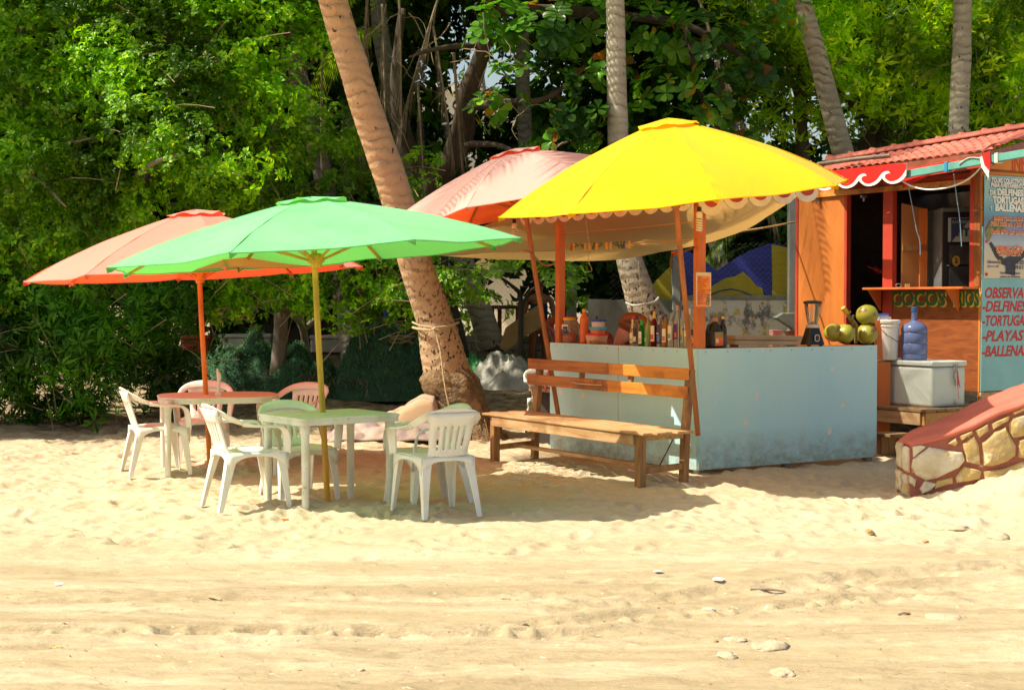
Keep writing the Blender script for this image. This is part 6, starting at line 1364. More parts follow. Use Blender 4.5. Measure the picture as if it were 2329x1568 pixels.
# broad-leaved tree
blM = [B(1130, 60, 19.4, .5), B(1220, 90, 19.2, .5), B(1330, 60, 19.4, .6), B(1180, 180, 19.2, .38), B(1270, 190, 19, .42), B(1330, 250, 18.9, .3), B(1120, 250, 19.4, .3), B(1240, 280, 18.8, .3), B(1290, 330, 18.8, .22), B(1480, 60, 19.6, .6), B(1590, 90, 19.5, .6), B(1690, 130, 19.6, .5), B(1510, 190, 19.4, .42), B(1620, 210, 19.4, .45), B(1720, 250, 19.6, .4), B(1450, 270, 19.3, .25), B(1560, 290, 19.5, .35), B(1700, 340, 19.6, .25), B(1640, 330, 19.9, .3), B(1360, -100, 19.8, 1.1), B(1560, -100, 19.8, 1.1), B(1180, -80, 19.8, .8), B(1740, 20, 20, .6), B(1390, 150, 20.2, .45), B(1380, 320, 20, .3), B(1230, 350, 19.6, .2)]
TB_ = broad(7, .22, .115)
t = limb_tree('almond_tree', 'broad-leaved tree with big round leaves above the salmon and yellow umbrellas', gy(1030, 22.5), [([gy(1030, 22.5), at(975, 560, 22.3), at(985, 430, 21.5), at(1040, 330, 21), at(1065, 220, 20.5), at(1100, 100, 20), at(1130, -60, 19.6)], .28, .07), ([at(985, 430, 21.5), at(930, 330, 21.2), at(900, 180, 21), at(915, 20, 21)], .15, .05), ([at(1065, 240, 20.5), at(1150, 235, 19.8), at(1250, 220, 19.4), at(1330, 150, 19.2)], .07, .02), ([at(1040, 330, 21), at(1130, 330, 20), at(1200, 350, 19.4), at(1300, 320, 18.9)], .05, .015), ([at(1100, 100, 20), at(1000, 110, 19.8), at(930, 130, 19.6)], .05, .015), ([at(1130, 20, 19.7), at(1350, 30, 20), at(1560, 60, 20), at(1690, 130, 20)], .10, .03), ([at(1560, 60, 20), at(1590, 200, 19.8), at(1640, 300, 19.8), at(1700, 350, 19.8)], .05, .015)], M_bark)
P, D = [], []
for (c, r_) in blM:
    k = max(4, int(34 * r_[0] ** 1.3)); d = rng.normal(size=(k, 3)); d /= np.linalg.norm(d, axis=1)[:, None]; d[:, 1] = np.where(d[:, 1] > .3, -d[:, 1], d[:, 1])
    P.append(np.array(c) + d * np.array(r_) * (1 - .4 * rng.random((k, 1)))); D.append(d * .7 + np.array([0, -.1, .6]) + rng.normal(size=(k, 3)) * .3)
P = np.concatenate(P) - np.array(t.location); D = np.concatenate(D)
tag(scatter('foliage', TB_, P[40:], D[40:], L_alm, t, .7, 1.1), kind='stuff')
lone = broad(1, .22, .115); lm_ = None
for i in range(40):                                       # the nearest sprays leaf by leaf
    nrm = V(D[i]).normalized(); q_ = V((0, 0, 1)).rotation_difference(nrm).to_matrix().to_4x4(); s_ = rr.uniform(.75, 1.15)
    for k in range(7):
        M_ = Matrix.Translation(V(P[i])) @ q_ @ Matrix.Rotation(k * .9 + i, 4, 'Z') @ Matrix.Diagonal((s_, s_, s_, 1))
        if lm_ is None: lm_ = npmesh('leaf', lone[0], lone[1], L_alm, t, True); lm_.matrix_local = M_
        else: inst(lm_, 'leaf', t, M_)
# small sprays under the tarp
blN = [B(1090, 620, 21, .22), B(1060, 650, 21.2, .16), B(1110, 680, 21.3, .1), B(1280, 630, 20.6, .2), B(1300, 660, 20.5, .2), B(1250, 610, 20.8, .15), B(1310, 610, 20.8, .16), B(1340, 690, 21, .12), B(1210, 600, 21, .2), B(1140, 600, 21.2, .2)]
TN = broad(6, .15, .07); L_n = leafmat('sunlit_broad_leaves', [(.09, .2, .03), (.14, .27, .05), (.06, .15, .02)], .35, .3)  # sunlit look of the bush put into a lighter leaf colour
t = limb_tree('small_tree', 'small sunlit bush seen under the tarp beside the left orange post', (at(1180, 700, 22).x, 22, .4), [([(at(1180, 700, 22).x, 22, .4), at(1185, 690, 22), at(1165, 650, 21.8), at(1120, 620, 21.4)], .05, .015), ([at(1185, 700, 22), at(1215, 655, 21.8), at(1290, 640, 20.9)], .035, .01)], M_bark)
P, D = [], []
for (c, r_) in blN:
    k = 7; d = rng.normal(size=(k, 3)); d /= np.linalg.norm(d, axis=1)[:, None]; P.append(np.array(c) + d * np.array(r_)); D.append(d * .6 + np.array([0, -.2, .5]))
tag(scatter('foliage', TN, np.concatenate(P) - np.array(t.location), np.concatenate(D), L_n, t, .8, 1.2), kind='stuff')
# far greenery, one mass
blZ = []
q = random.Random(21)
for k in range(60):
    px = q.uniform(-250, 2500); py = q.uniform(-60, 520)
    if 880 < px < 1140 and py < 640 and q.random() < .95: continue
    if 1040 < px < 1230: continue
    blZ.append(B(px, py, q.uniform(26, 29), q.uniform(1.1, 1.7)))
for k in range(34):
    px = 30 + k * 26; blZ.append(B(px, q.uniform(330, 640), q.uniform(24.6, 26), 1.0))
for k in range(26):
    px = 1280 + k * 42; blZ.append(B(px, q.uniform(420, 640), q.uniform(25, 27), 1.1))
for k in range(60):                                         # crowns added overhead to shade the back of the grove
    x_, y_ = q.uniform(-11, 3.5), q.uniform(21.5, 28)
    blZ.append(((x_, y_, q.uniform(5.9, 8) + (1.2 if x_ > -2 else 0)), (1.3, 1.2, .8)))
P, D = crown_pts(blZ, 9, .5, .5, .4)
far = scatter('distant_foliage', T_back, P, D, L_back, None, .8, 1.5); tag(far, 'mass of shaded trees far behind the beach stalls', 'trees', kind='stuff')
blY = [B(1100 + 60 * k, 440 + 26 * (k % 3), 29, .8) for k in range(-4, 4)] + [B(600 + 80 * k, 700, 30, 1.2) for k in range(0, 5)]
P, D = crown_pts(blY, 10, .4, .5, .4); tag(scatter('distant_shrubs', T_back, P, D, leafmat('sunny_far_leaves', [(.1, .2, .03), (.18, .3, .05)], .35, .5), None, .6, 1.1), 'sunlit bushes glimpsed between the trunks', 'bushes', kind='stuff')  # sunlight on these far bushes put into a paler leaf colour

# ================================================================ palms
m, nt, b, o = base('palm_bark_warm')
def palmbark(name, c1, c2, c3, pits=None):
    m, nt, b, o = base(name)
    tc = nt.nodes.new('ShaderNodeTexCoord'); mp = nt.nodes.new('ShaderNodeMapping'); nt.links.new(tc.outputs['Object'], mp.inputs[0])
    wv = N(nt, 'ShaderNodeTexWave', wave_type='BANDS', bands_direction='Z'); wv.inputs['Scale'].default_value = 2.6; wv.inputs['Distortion'].default_value = 7; wv.inputs['Detail'].default_value = 3; wv.inputs['Detail Scale'].default_value = 1.5
    nt.links.new(mp.outputs[0], wv.inputs[0])
    c = ramp(nt, wv.outputs[1], [(.0, c3), (.10, c2), (.5, c1), (1, tuple(min(1, x * 1.15) for x in c1))])
    c = mixc(nt, ramp(nt, noisef(nt, 3.5, 5, .7, (1, 1, 1)), [(.46, (.7, .7, .7)), (.58, (.0, .0, .0))]), c, c1)
    c = mixc(nt, ramp(nt, noisef(nt, 2.2, 5, .65), [(.4, (0, 0, 0)), (.65, (.7, .7, .7))]), c, c2)
    c = mixc(nt, ramp(nt, noisef(nt, 13, 3, .6, (1, 1, .6)), [(.65, (0, 0, 0)), (.69, (.9, .9, .9))]), c, (.05, .03, .02))
    c = mixc(nt, ramp(nt, noisef(nt, 10, 4, .7, (3, 3, .3)), [(.6, (0, 0, 0)), (.75, (.5, .5, .5))]), c, c3)
    if pits:
        g_ = nt.nodes.new('ShaderNodeNewGeometry'); s_ = nt.nodes.new('ShaderNodeSeparateXYZ'); nt.links.new(g_.outputs['Position'], s_.inputs[0])
        r_ = N(nt, 'ShaderNodeMapRange'); r_.inputs[1].default_value = pits + .9; r_.inputs[2].default_value = pits - .2; nt.links.new(s_.outputs[2], r_.inputs[0])
        pf = ramp(nt, noisef(nt, 26, 2, .5, (1, 1, .75)), [(.60, (0, 0, 0)), (.63, (1, 1, 1))]); m_ = N(nt, 'ShaderNodeMath', operation='MULTIPLY'); nt.links.new(r_.outputs[0], m_.inputs[0]); nt.links.new(pf, m_.inputs[1])
        c = mixc(nt, ramp(nt, r_.outputs[0], [(.0, (0, 0, 0)), (1, (.6, .6, .6))]), c, (.45, .34, .22)); c = mixc(nt, m_.outputs[0], c, (.09, .055, .035)); 
        inv_ = N(nt, 'ShaderNodeMath', operation='SUBTRACT'); inv_.inputs[0].default_value = 1; nt.links.new(m_.outputs[0], inv_.inputs[1]); addbump(nt, b, inv_.outputs[0], .9, .03)
    nt.links.new(c, b.inputs['Base Color']); b.inputs['Roughness'].default_value = .85; b.inputs['Specular IOR Level'].default_value = .2
    addbump(nt, b, wv.outputs[1], .45, .02); addbump(nt, b, noisef(nt, 16, 5, .7, (2, 2, .6)), .6, .02); return m
PB_w = palmbark('palm_bark_warm2', (.56, .34, .19), (.44, .30, .19), (.26, .17, .10), 1.5); PB_g = palmbark('palm_bark_grey', (.38, .34, .25), (.28, .25, .18), (.12, .1, .07)); PB_l = palmbark('palm_bark_pale', (.50, .46, .36), (.38, .35, .27), (.14, .12, .09), 1.9); PB_d = palmbark('palm_bark_dim', (.2, .19, .17), (.13, .12, .1), (.06, .05, .04))
L_palm = leafmat('palm_leaf', [(.05, .12, .015), (.09, .18, .02), (.14, .22, .03)], .3, .35); L_dry = mat('dry_frond', (.26, .2, .13), .9, (.14, .11, .08), 4)
def frondmesh(L_, dry=False, seed=0, n_=46, rest=.5, arch=None):
    q_ = random.Random(seed); mb = MB(); pts = []
    for i in range(17):
        s = i / 16; pts.append(V((L_ * (s * .92 if not dry else s * .25), 0, (L_ * (.25 * s - .62 * s ** 2.2) if not dry else -L_ * s ** 1.1))))
    mb.tube(pts, [.022 * (1 - .8 * i / 16) for i in range(17)], 5)
    for i in range(n_):
        s = .1 + .9 * i / n_; k = s * 16; j = min(int(k), 15); c = pts[j].lerp(pts[j + 1], k - j); d = (pts[j + 1] - pts[j]).normalized()
        for sd in (-1, 1):
            ll = L_ * (.24 * math.sin(math.pi * (.12 + .8 * s)) + .04) * q_.uniform(.8, 1.1)
            if dry: dirv = (d * .9 + V((q_.uniform(-.15, .15), sd * q_.uniform(.05, .25), -.5))).normalized()
            else: dirv = (d * .6 + V((0, sd * .8, -.12))).normalized()
            w_ = .018 if not dry else .009
            m1 = c + dirv * ll * .5 + V((0, 0, -.05 * ll)); t1 = c + dirv * ll + V((0, 0, -.32 * ll)); s_ = d * w_
            mb.add([c - s_, c + s_, m1 + s_, m1 - s_, t1], [(0, 1, 2, 3), (3, 2, 4)])
    return mb
fo = frondmesh(2.9, False, 1).build('frond', L_palm); FM = fo.data; col.objects.unlink(fo); bpy.data.objects.remove(fo)
fo = frondmesh(2.2, True, 2, 60).build('dry_frond', L_dry); DM = fo.data; bpy.data.objects.remove(fo)
def palm(label, pts, rs, m_, crown=True, nfr=13, ring=.085, amp=.07, seed=0, dry=0, group='coconut palms among the stalls', zc=None):
    base_ = V(pts[0]); t = thing('palm_tree', label, 'palm', base_, 0, group); P = [V(p) - base_ for p in pts]
    Q, RR = [], []
    for k in range(len(P) - 1):
        p0, p1, p2, p3 = P[max(k - 1, 0)], P[k], P[k + 1], P[min(k + 2, len(P) - 1)]
        st = max(2, int((p2 - p1).length / .03))
        for j in range(st):
            f = j / st; Q.append(.5 * ((2 * p1) + (p2 - p0) * f + (2 * p0 - 5 * p1 + 4 * p2 - p3) * f * f + (3 * p1 - p0 - 3 * p2 + p3) * f ** 3)); RR.append(rs[k] + (rs[k + 1] - rs[k]) * f)
    Q.append(P[-1]); RR.append(rs[-1])
    mb = MB(); n_ = 20; vs = []; acc = 0; prev = None
    for i, p in enumerate(Q):
        if i: acc += (p - Q[i - 1]).length
        d = (Q[min(i + 1, len(Q) - 1)] - Q[max(i - 1, 0)]).normalized(); a_ = d.cross(V((0, 1, 0))).normalized(); b_ = d.cross(a_)
        for k in range(n_):
            th = 2 * math.pi * k / n_; ph = acc / ring + .5 * math.sin(th + acc * 1.3) + 1.2 * noise.noise(V((math.cos(th) * .8, math.sin(th) * .8, acc * 3 + seed))); saw = ph % 1.0
            r_ = RR[i] * (1 + amp * (.5 + .5 * noise.noise(V((acc * 1.7, th, seed + 4)))) * (saw ** 1.3 * (1 - sstep(.9, 1.0, saw) * .6) - .4) + .05 * noise.noise(V((math.cos(th) * 2, math.sin(th) * 2, acc * 2.5 + seed))))
            vs.append(p + (a_ * math.cos(th) + b_ * math.sin(th)) * r_)
    fs = [(i * n_ + k, i * n_ + (k + 1) % n_, (i + 1) * n_ + (k + 1) % n_, (i + 1) * n_ + k) for i in range(len(Q) - 1) for k in range(n_)]
    mb.add(vs, fs); mb.build('trunk', m_, t, smooth=180)
    if crown:
        top = Q[-1]; q_ = random.Random(seed)
        for k in range(nfr):
            M_ = Matrix.Translation(top) @ Matrix.Rotation(k * 2.4 + q_.uniform(-.2, .2), 4, 'Z') @ Matrix.Rotation(q_.uniform(-.75, .45), 4, 'Y')
            o_ = bpy.data.objects.new('frond', FM); link(o_, t); o_.matrix_local = M_
    return t
def ptsY(l): return [at(x, y, Y) for x, y, Y in l]
def px2r(w_, Y): return w_ / 2 * Y / FPX
P1 = [(1058, 1010, 17.55), (1048, 960, 17.5), (1034, 900, 17.5), (1018, 850, 17.5), (1003, 790, 17.45), (986, 720, 17.4), (945, 600, 17.2), (903, 450, 17.0), (848, 290, 16.8), (800, 140, 16.6), (757, 0, 16.4), (690, -260, 15.9), (630, -520, 15.3)]  # unseen top bent towards the camera so its fronds shade the tarp
p1 = palm('leaning coconut palm with orange bark and swollen rooted base in the middle of the scene', ptsY(P1), [px2r(w_, 17.4) for w_ in (110, 108, 116, 110, 98, 83, 74, 71, 70, 65, 61, 56, 50)], PB_w, seed=1, amp=.06)
# root boss and roots
M_root = mat('root_bark', (.30, .20, .10), .95, (.12, .08, .045), 9, bump=1, bscale=30, bd=.04)
mb = MB()
bc = [at(1022, 838, 17.5), at(1030, 880, 17.5), at(1046, 925, 17.5), at(1066, 965, 17.5), at(1078, 1004, 17.5)]
def boss(u, v):
    th = v * 2 * math.pi; k = u * 4; i = min(int(k), 3); c = bc[i].lerp(bc[i + 1], k - i) - p1.location
    r_ = (.335, .35, .325, .34, .42)[i] * (1 - (k - i)) + (.335, .35, .325, .34, .42)[i + 1] * (k - i)
    r_ *= 1 + .14 * noise.noise(V((math.cos(th) * 1.6, math.sin(th) * 1.6, u * 3))) + .10 * abs(noise.noise(V((math.cos(th) * 5, math.sin(th) * 5, u * 9)))) + .05 * noise.noise(V((math.cos(th) * 12, math.sin(th) * 12, u * 26)))
    r_ *= .80 + .20 * min(1, u * 7 + .35 * noise.noise(V((math.cos(th) * 3, math.sin(th) * 3, 8))))
    c = c + V((0, 0, .07 * noise.noise(V((math.cos(th) * 2.2, math.sin(th) * 2.2, 5))) * (1 - u)))
    return (c.x + r_ * math.cos(th), c.y + r_ * math.sin(th), c.z)
mb.grid(boss, 40, 60); mb.build('root_boss', M_root, p1, smooth=180)
for k, (x0_, y0_, x1_, y1_, r_) in enumerate(((1085, 940, 1128, 990, .12), (1052, 950, 1052, 1004, .13), (1028, 940, 1012, 992, .09), (1074, 950, 1100, 1006, .12))):
    mb = MB(); a_ = at(x0_, y0_, 17.45) - p1.location; b_ = at(x1_, y1_, 17.4) - p1.location; b_.z = -.08 - p1.location.z
    mb.tube([a_, a_.lerp(b_, .5) + V((0, -.02, .05)), b_], [r_ * 1.2, r_, r_ * .6], 12, rough=.5, seed=k); mb.build('root', M_root, p1, smooth=180)
q = random.Random(31); mb = MB()
for k in range(90):
    th = q.uniform(0, 6.283); c_ = bc[3].lerp(bc[4], q.uniform(-.6, .9)) - p1.location; d = V((math.cos(th), math.sin(th), 0)); a_ = c_ + d * .33; mb.tube([a_, a_ + d * .05 - V((0, 0, .06)), a_ + d * q.uniform(.07, .14) - V((0, 0, q.uniform(.14, .24)))], [.014, .012, .006], 5)
mb.build('root_fibres', M_root, p1, smooth=60)
# trunk pits (old rope marks) and rope
def around(path, px_y, rfac, nm, label, tail=None):
    pass
cR = at(991, 748, 17.4); rR = px2r(100, 17.4)
rp = thing('trunk_rope', 'tan rope knotted round the leaning palm trunk with a long end hanging down', 'rope', cR)
mb = MB(); mb.tube([(rR * 1.04 * math.cos(a_), rR * 1.04 * math.sin(a_), .05 * math.cos(a_) ** 2 + .03 * math.cos(a_)) for a_ in [i * .2 for i in range(33)]], .014, 7); mb.tube([(rR * 1.05 * math.cos(a_), rR * 1.05 * math.sin(a_), .055 * math.cos(a_) ** 2 + .026) for a_ in [i * .2 for i in range(33)]], .011, 7); mb.build('loop', M_rope, rp, smooth=60)
mb = MB(); mb.tube([(-.05, -rR - .02, -.01), (0, -rR - .05, .01), (.05, -rR - .02, -.015), (0, -rR - .045, -.03), (-.04, -rR - .03, .015)], .018, 7); mb.build('knot', M_rope, rp, smooth=60)
tl = [at(993, 762, 17.05), at(1002, 800, 17.0), at(1008, 850, 16.95), at(1014, 890, 16.95), at(1022, 925, 16.95)]
mb = MB(); mb.tube([p - cR for p in tl], .010, 6); mb.build('hanging_end', M_rope, rp, smooth=60)
P2 = [(1486, 800, 19.0), (1478, 740, 19.0), (1462, 690, 19.0), (1446, 640, 19.0), (1432, 590, 19.0), (1418, 500, 19.0), (1408, 380, 19.0), (1404, 250, 19.0), (1401, 120, 19.0), (1399, 0, 19.0), (1394, -250, 19), (1388, -480, 19)]
p2 = palm('pale grey palm trunk behind the yellow umbrella, straight and upright', ptsY(P2), [px2r(w_, 19) for w_ in (92, 82, 74, 66, 60, 54, 48, 46, 44, 42, 40, 38)], PB_l, seed=2, amp=.05)
P3 = [(2010, 620, 21.5), (1960, 500, 21.4), (1924, 372, 21.3), (1896, 270, 21.2), (1868, 160, 21.1), (1840, 60, 21), (1826, 0, 21), (1780, -250, 20.8), (1750, -420, 20.7)]
palm('grey palm trunk leaning left behind the tiled roof corner', ptsY(P3), [px2r(w_, 21.3) for w_ in (60, 56, 50, 46, 44, 41, 39, 37, 35)], PB_g, seed=3, amp=.05)
P4 = [(2176, 700, 20.8), (2178, 500, 20.8), (2179, 330, 20.8), (2184, 200, 20.8), (2188, 100, 20.8), (2190, 0, 20.8), (2196, -250, 20.8), (2200, -420, 20.8)]
palm('upright grey palm trunk rising behind the tiled roof', ptsY(P4), [px2r(w_, 20.8) for w_ in (54, 50, 45, 44, 42, 40, 38, 36)], PB_g, seed=4, amp=.06)
P5 = [(815, 850, 21.8), (800, 790, 21.8), (792, 700, 21.8), (775, 640, 21.8), (755, 520, 21.8), (735, 400, 21.8), (705, 280, 21.8), (680, 180, 21.8), (658, 50, 21.8), (640, -150, 21.8)]
palm('dim grey palm trunk behind the green umbrella, its pale foot beside the net heaps', ptsY(P5), [px2r(w_, 21.8) for w_ in (58, 56, 54, 50, 46, 44, 42, 42, 40, 38)], PB_d, seed=5, crown=False)
palm('dark palm trunk just right of the leaning orange palm', ptsY([(960, 640, 22.5), (945, 450, 22.5), (920, 320, 22.5), (895, 220, 22.5), (868, 90, 22.5), (855, -60, 22.5)]), [px2r(w_, 22.5) for w_ in (46, 44, 42, 40, 38, 36)], PB_d, seed=6, crown=False)
palm('slender pale palm stem far back in the gap of sky', ptsY([(1130, 420, 34), (1110, 300, 34), (1096, 200, 34), (1086, 100, 34), (1070, -60, 34)]), [px2r(w_, 34) for w_ in (20, 20, 18, 17, 16)], PB_g, seed=7, crown=False)
palm('grey palm foot leaning behind the chain-link fence', ptsY([(1118, 790, 22.9), (1100, 730, 22.9), (1080, 670, 22.9), (1058, 600, 22.9), (1040, 520, 22.9)]), [px2r(w_, 22.9) for w_ in (66, 56, 50, 46, 44)], PB_g, seed=8, crown=False)
palm('small palm trunk seen above the blue mural', ptsY([(1650, 660, 22.5), (1640, 600, 22.5), (1630, 570, 22.5), (1612, 500, 22.5)]), [px2r(w_, 22.5) for w_ in (34, 32, 30, 28)], PB_l, seed=9, crown=False)
palm('dark palm trunk behind the broad-leaved tree', ptsY([(1190, 500, 24), (1195, 350, 24), (1190, 200, 24), (1188, 60, 24), (1184, -80, 24)]), [px2r(w_, 24) for w_ in (34, 34, 32, 30, 30)], PB_d, seed=10, crown=False)
palm('thin palm trunk at the right edge above the roof', ptsY([(2320, 400, 25), (2318, 250, 25), (2322, 100, 25), (2326, -60, 25)]), [px2r(w_, 25) for w_ in (30, 30, 28, 28)], PB_g, seed=12, crown=False)
rope_thing('palm_wire', 'white rope ring round the upright palm trunk behind the bottles', 'rope', [at(1424, 688, 18.75), at(1440, 694, 18.62), at(1462, 692, 18.6), at(1488, 686, 18.75), at(1498, 676, 18.8)], .014, M_white, 7)
rope_thing('yellow_string', 'yellow cord running down the upright palm trunk', 'cord', [at(1452, 592, 18.6), at(1455, 640, 18.6), at(1460, 670, 18.55), at(1472, 700, 18.55)], .006, M_rope)
# hanging dry fronds
q = random.Random(5)
for k, (px, py, Y, lb) in enumerate(((870, 10, 20.2, 'dry hanging frond beside the leaning palm, leftmost'), (905, -30, 20.6, 'dry grey frond hanging against the dark trunks'), (985, 60, 20.0, 'long dry frond hanging in the sky gap'), (1010, -40, 20.4, 'dry frond hanging above the dark fork'), (1032, 120, 19.8, 'grey dry frond trailing down to the salmon umbrella'), (950, 190, 20.2, 'lowest dry frond trailing behind the leaning palm'), (1640, 150, 20.6, 'dry frond hanging in the broad-leaved tree behind the yellow canopy'), (1590, 0, 20.6, 'dry frond high above the yellow umbrella'), (735, 130, 20.5, 'dry frond left of the leaning palm'), (840, -60, 19.8, 'dry frond crossing the dark gap above the leaning palm'))):
    o_ = bpy.data.objects.new('dry_frond', DM); link(o_); o_.location = at(px, py, Y); o_.rotation_euler = (q.uniform(-.1, .1), q.uniform(-.15, .25), q.uniform(0, 6)); s_ = q.uniform(.8, 1.1); o_.scale = (s_, s_, s_)
    tag(o_, lb, 'palm frond', 'dry fronds hanging from the palms')
for k, (px, py, Y, rz, ry, lb) in enumerate(((880, 60, 20, 2.6, .2, 'green frond fanning out behind the leaning palm top'), (740, 420, 20.6, 4.4, .9, 'green frond hanging left of the leaning palm'), (985, 330, 24, 3.5, .5, 'sunlit young palm frond in the gap behind'), (1010, 300, 24.5, .4, .4, 'sunlit palm frond arching in the gap'), (1120, 420, 24, 5, .4, 'green frond above the salmon umbrella'), (1760, 480, 21.5, 3.3, .35, 'green palm frond between the tarp and blue mural'), (1700, 560, 21.6, 3.0, .5, 'pale palm frond above the blue mural dip'), (820, 200, 21.5, 4.6, 1.0, 'long green frond behind the leaning palm'))):
    o_ = bpy.data.objects.new('palm_frond', FM); link(o_); o_.location = at(px, py, Y); o_.rotation_euler = (0, ry, rz); s_ = .55; o_.scale = (s_, s_, s_)
    tag(o_, lb, 'palm frond', 'green fronds between the trunks')
# loose creeper stems in the gap
q = random.Random(9); mb = MB()
for k in range(24):
    a_ = at(q.uniform(840, 1300), q.uniform(-20, 330), q.uniform(18.6, 20.5)); pts = [a_]; d = V((q.uniform(-1, 1), q.uniform(-.3, .3), q.uniform(-.9, .5))).normalized()
    for i in range(9): d = (d + V((q.uniform(-.5, .5), q.uniform(-.2, .2), q.uniform(-.5, .4)))).normalized(); pts.append(pts[-1] + d * .11)
    mb.tube(pts, [.007 - .0006 * i for i in range(10)], 4)
tag(mb.build('bare_twigs', mat('twig', (.3, .22, .14), .9), smooth=60), 'tangle of thin bare twigs in the gap between the trees', 'twigs', kind='stuff')
# ================================================================ tarp
M_tarp = fabric('beige_tarp', (.50, .34, .14), (.55, .33, .10), .42, (.45, .30, .13))
nearL = [(965, 572, 16.3), (1120, 505, 16.3), (1262, 492, 15.9), (1420, 478, 15.2), (1590, 462, 14.6), (1720, 452, 15.1), (1818, 436, 15.8)]
farL = [(972, 577, 17.3), (1100, 587, 17.6), (1250, 592, 17.8), (1400, 589, 17.9), (1540, 567, 17.9), (1690, 524, 17.6), (1820, 440, 16.6)]
def crv(Lp, u):
    n_ = len(Lp) - 1; s = min(int(u * n_), n_ - 1); f = u * n_ - s
    P = [at(*Lp[min(max(s + k, 0), n_)]) for k in (-1, 0, 1, 2)]
    return .5 * ((2 * P[1]) + (P[2] - P[0]) * f + (2 * P[0] - 5 * P[1] + 4 * P[2] - P[3]) * f * f + (3 * P[1] - P[0] - 3 * P[2] + P[3]) * f ** 3)
def tf(u, v):
    p = crv(nearL, u).lerp(crv(farL, u), v); s = math.sin(math.pi * v) * math.sin(math.pi * u) ** .5
    return tuple(p - V((0, 0, .13 * s - .015 * noise.noise(V((p.x * 1.5, p.y * 1.5, 2))) * 2 - .012 * math.sin(u * 30 + v * 8) * (1 - v) ** 2)))
mb = MB(); mb.grid(tf, 60, 24); tp = mb.build('sun_tarp', M_tarp, smooth=180); tag(tp, 'beige cloth tarp sagging behind the orange posts as shade over the counter', 'tarp')
rope_thing('tarp_rope', 'yellow rope tying the tarp corner to the whitish column', 'rope', [at(1688, 525, 17.55), at(1730, 519, 17.9), at(1800, 506, 18.6), at(1822, 500, 19.0)], .011, mat('yellow_rope', (.65, .5, .2), .8), 6)

# ================================================================ heaps behind
def heap(name, label, cat, c, rx, ry, h, m_, lump=.25, freq=2.0, seed=0, crease=0):
    t = thing(name, label, cat, c); mb = MB()
    def f(u, v):
        th = v * 2 * math.pi; q_ = u; x, y = math.cos(th) * q_, math.sin(th) * q_
        n_ = noise.noise(V((x * freq, y * freq, seed))); n2 = noise.noise(V((x * freq * 3, y * freq * 3, seed + 5)))
        z = (1 - q_ ** 2.2) * (1 + lump * n_ * 2 + lump * .5 * n2)
        if crease: z += crease * (abs(noise.noise(V((x * 5, y * 5, seed + 9)))) - .2) * (1 - q_ ** 4) + crease * .5 * (abs(noise.noise(V((x * 12, y * 12, seed + 3)))) - .2) * (1 - q_ ** 6)
        r_ = 1 + .18 * noise.noise(V((math.cos(th) * 1.5, math.sin(th) * 1.5, seed))); return (x * rx * r_, y * ry * r_, z * h - .04)
    mb.grid(f, 40, 72); o_ = mb.build('heap', m_, t, smooth=180); return t, f
def fibres(t, f, n_, ln, m_, seed=0, nm='net_fibres', lift=.02):
    q_ = random.Random(seed); vs = []; fs = []
    for i in range(n_):
        p = V(f(q_.random() ** .6 * .98, q_.random())); d = V((q_.uniform(-1, 1), q_.uniform(-1, 1), q_.uniform(-.2, .6))).normalized(); s = d.cross(V((0, 0, 1))).normalized() * .0035
        a_ = p + d * ln * .5 + V((0, 0, lift)); b_ = p + d * ln + V((q_.uniform(-.02, .02), 0, -.01)); k = len(vs)
        vs += [p - s, p + s, a_ + s, a_ - s, b_]; fs += [(k, k + 1, k + 2), (k, k + 2, k + 3), (k + 3, k + 2, k + 4)]
    o_ = npmesh(nm, np.array([tuple(v_) for v_ in vs]), np.array(fs), m_, t); tag(o_, kind='stuff')
M_net = mat('green_net', (.03, .11, .05), .9, (.015, .05, .03), 8, bump=1, bscale=50, bd=.03); M_netf = mat('green_net_fibre', (.09, .30, .13), .8, (.16, .3, .12), 3)
g = lambda px, py: (lambda p: (p.x, p.y, gz(p.x, p.y)))(V((at(px, py, 20.6).x, 20.6, 0)))
for i, (px, Y, rx, ry, h, lb) in enumerate(((560, 20.8, .75, .6, .75, 'low dark green net heap behind the pink table'), (690, 20.5, .62, .6, .62, 'green fishing net heap behind the yellow umbrella pole'), (880, 20.4, .74, .65, 1.02, 'tallest green fishing net heap left of the leaning palm'), (1082, 21.6, .3, .3, .42, 'small bright green net bundle beside the grey sack heap'))):
    x = at(px, 700, Y).x; t, f = heap('net_heap', lb, 'fishing net', (x, Y, gz(x, Y)), rx, ry, h, M_net if i < 3 else mat('bright_net', (.06, .3, .08), .7, (.03, .18, .05), 8, sc=(1, 1, 3)), seed=i * 7, lump=.3)
    tag(t, group='heaps of green fishing net'); fibres(t, f, (4200, 4200, 5200, 300)[i], .09, M_netf, i)
x = at(905, 760, 20.2).x; rc = thing('rope_coil', 'coil of old rope on top of the tallest net heap', 'rope', (x, 20.15, .26 + .80))
q = random.Random(3)
for k in range(6):
    mb = MB(); rx_, ry_ = q.uniform(.13, .2), q.uniform(.08, .14); o_ = V((q.uniform(-.05, .05), q.uniform(-.04, .04), q.uniform(-.03, .06))); mb.tube([o_ + V((rx_ * math.cos(a_), ry_ * math.sin(a_), .04 * math.sin(a_ + k))) for a_ in [i * .35 for i in range(19)]], .012, 6); mb.build('rope_loop', mat('old_rope', (.26, .22, .12), .9), rc, smooth=60)
x = at(1148, 700, 21.4).x; t, f = heap('sack_heap', 'heap covered with crumpled grey-white plastic sheeting beyond the palm', 'covered heap', (x, 21.4, gz(x, 21.4)), .60, .5, .46, mat('grey_sheeting', (.40, .39, .33), .45, (.26, .26, .22), 4, bump=.7, bscale=12, bd=.03), lump=.2, seed=31, crease=.22)
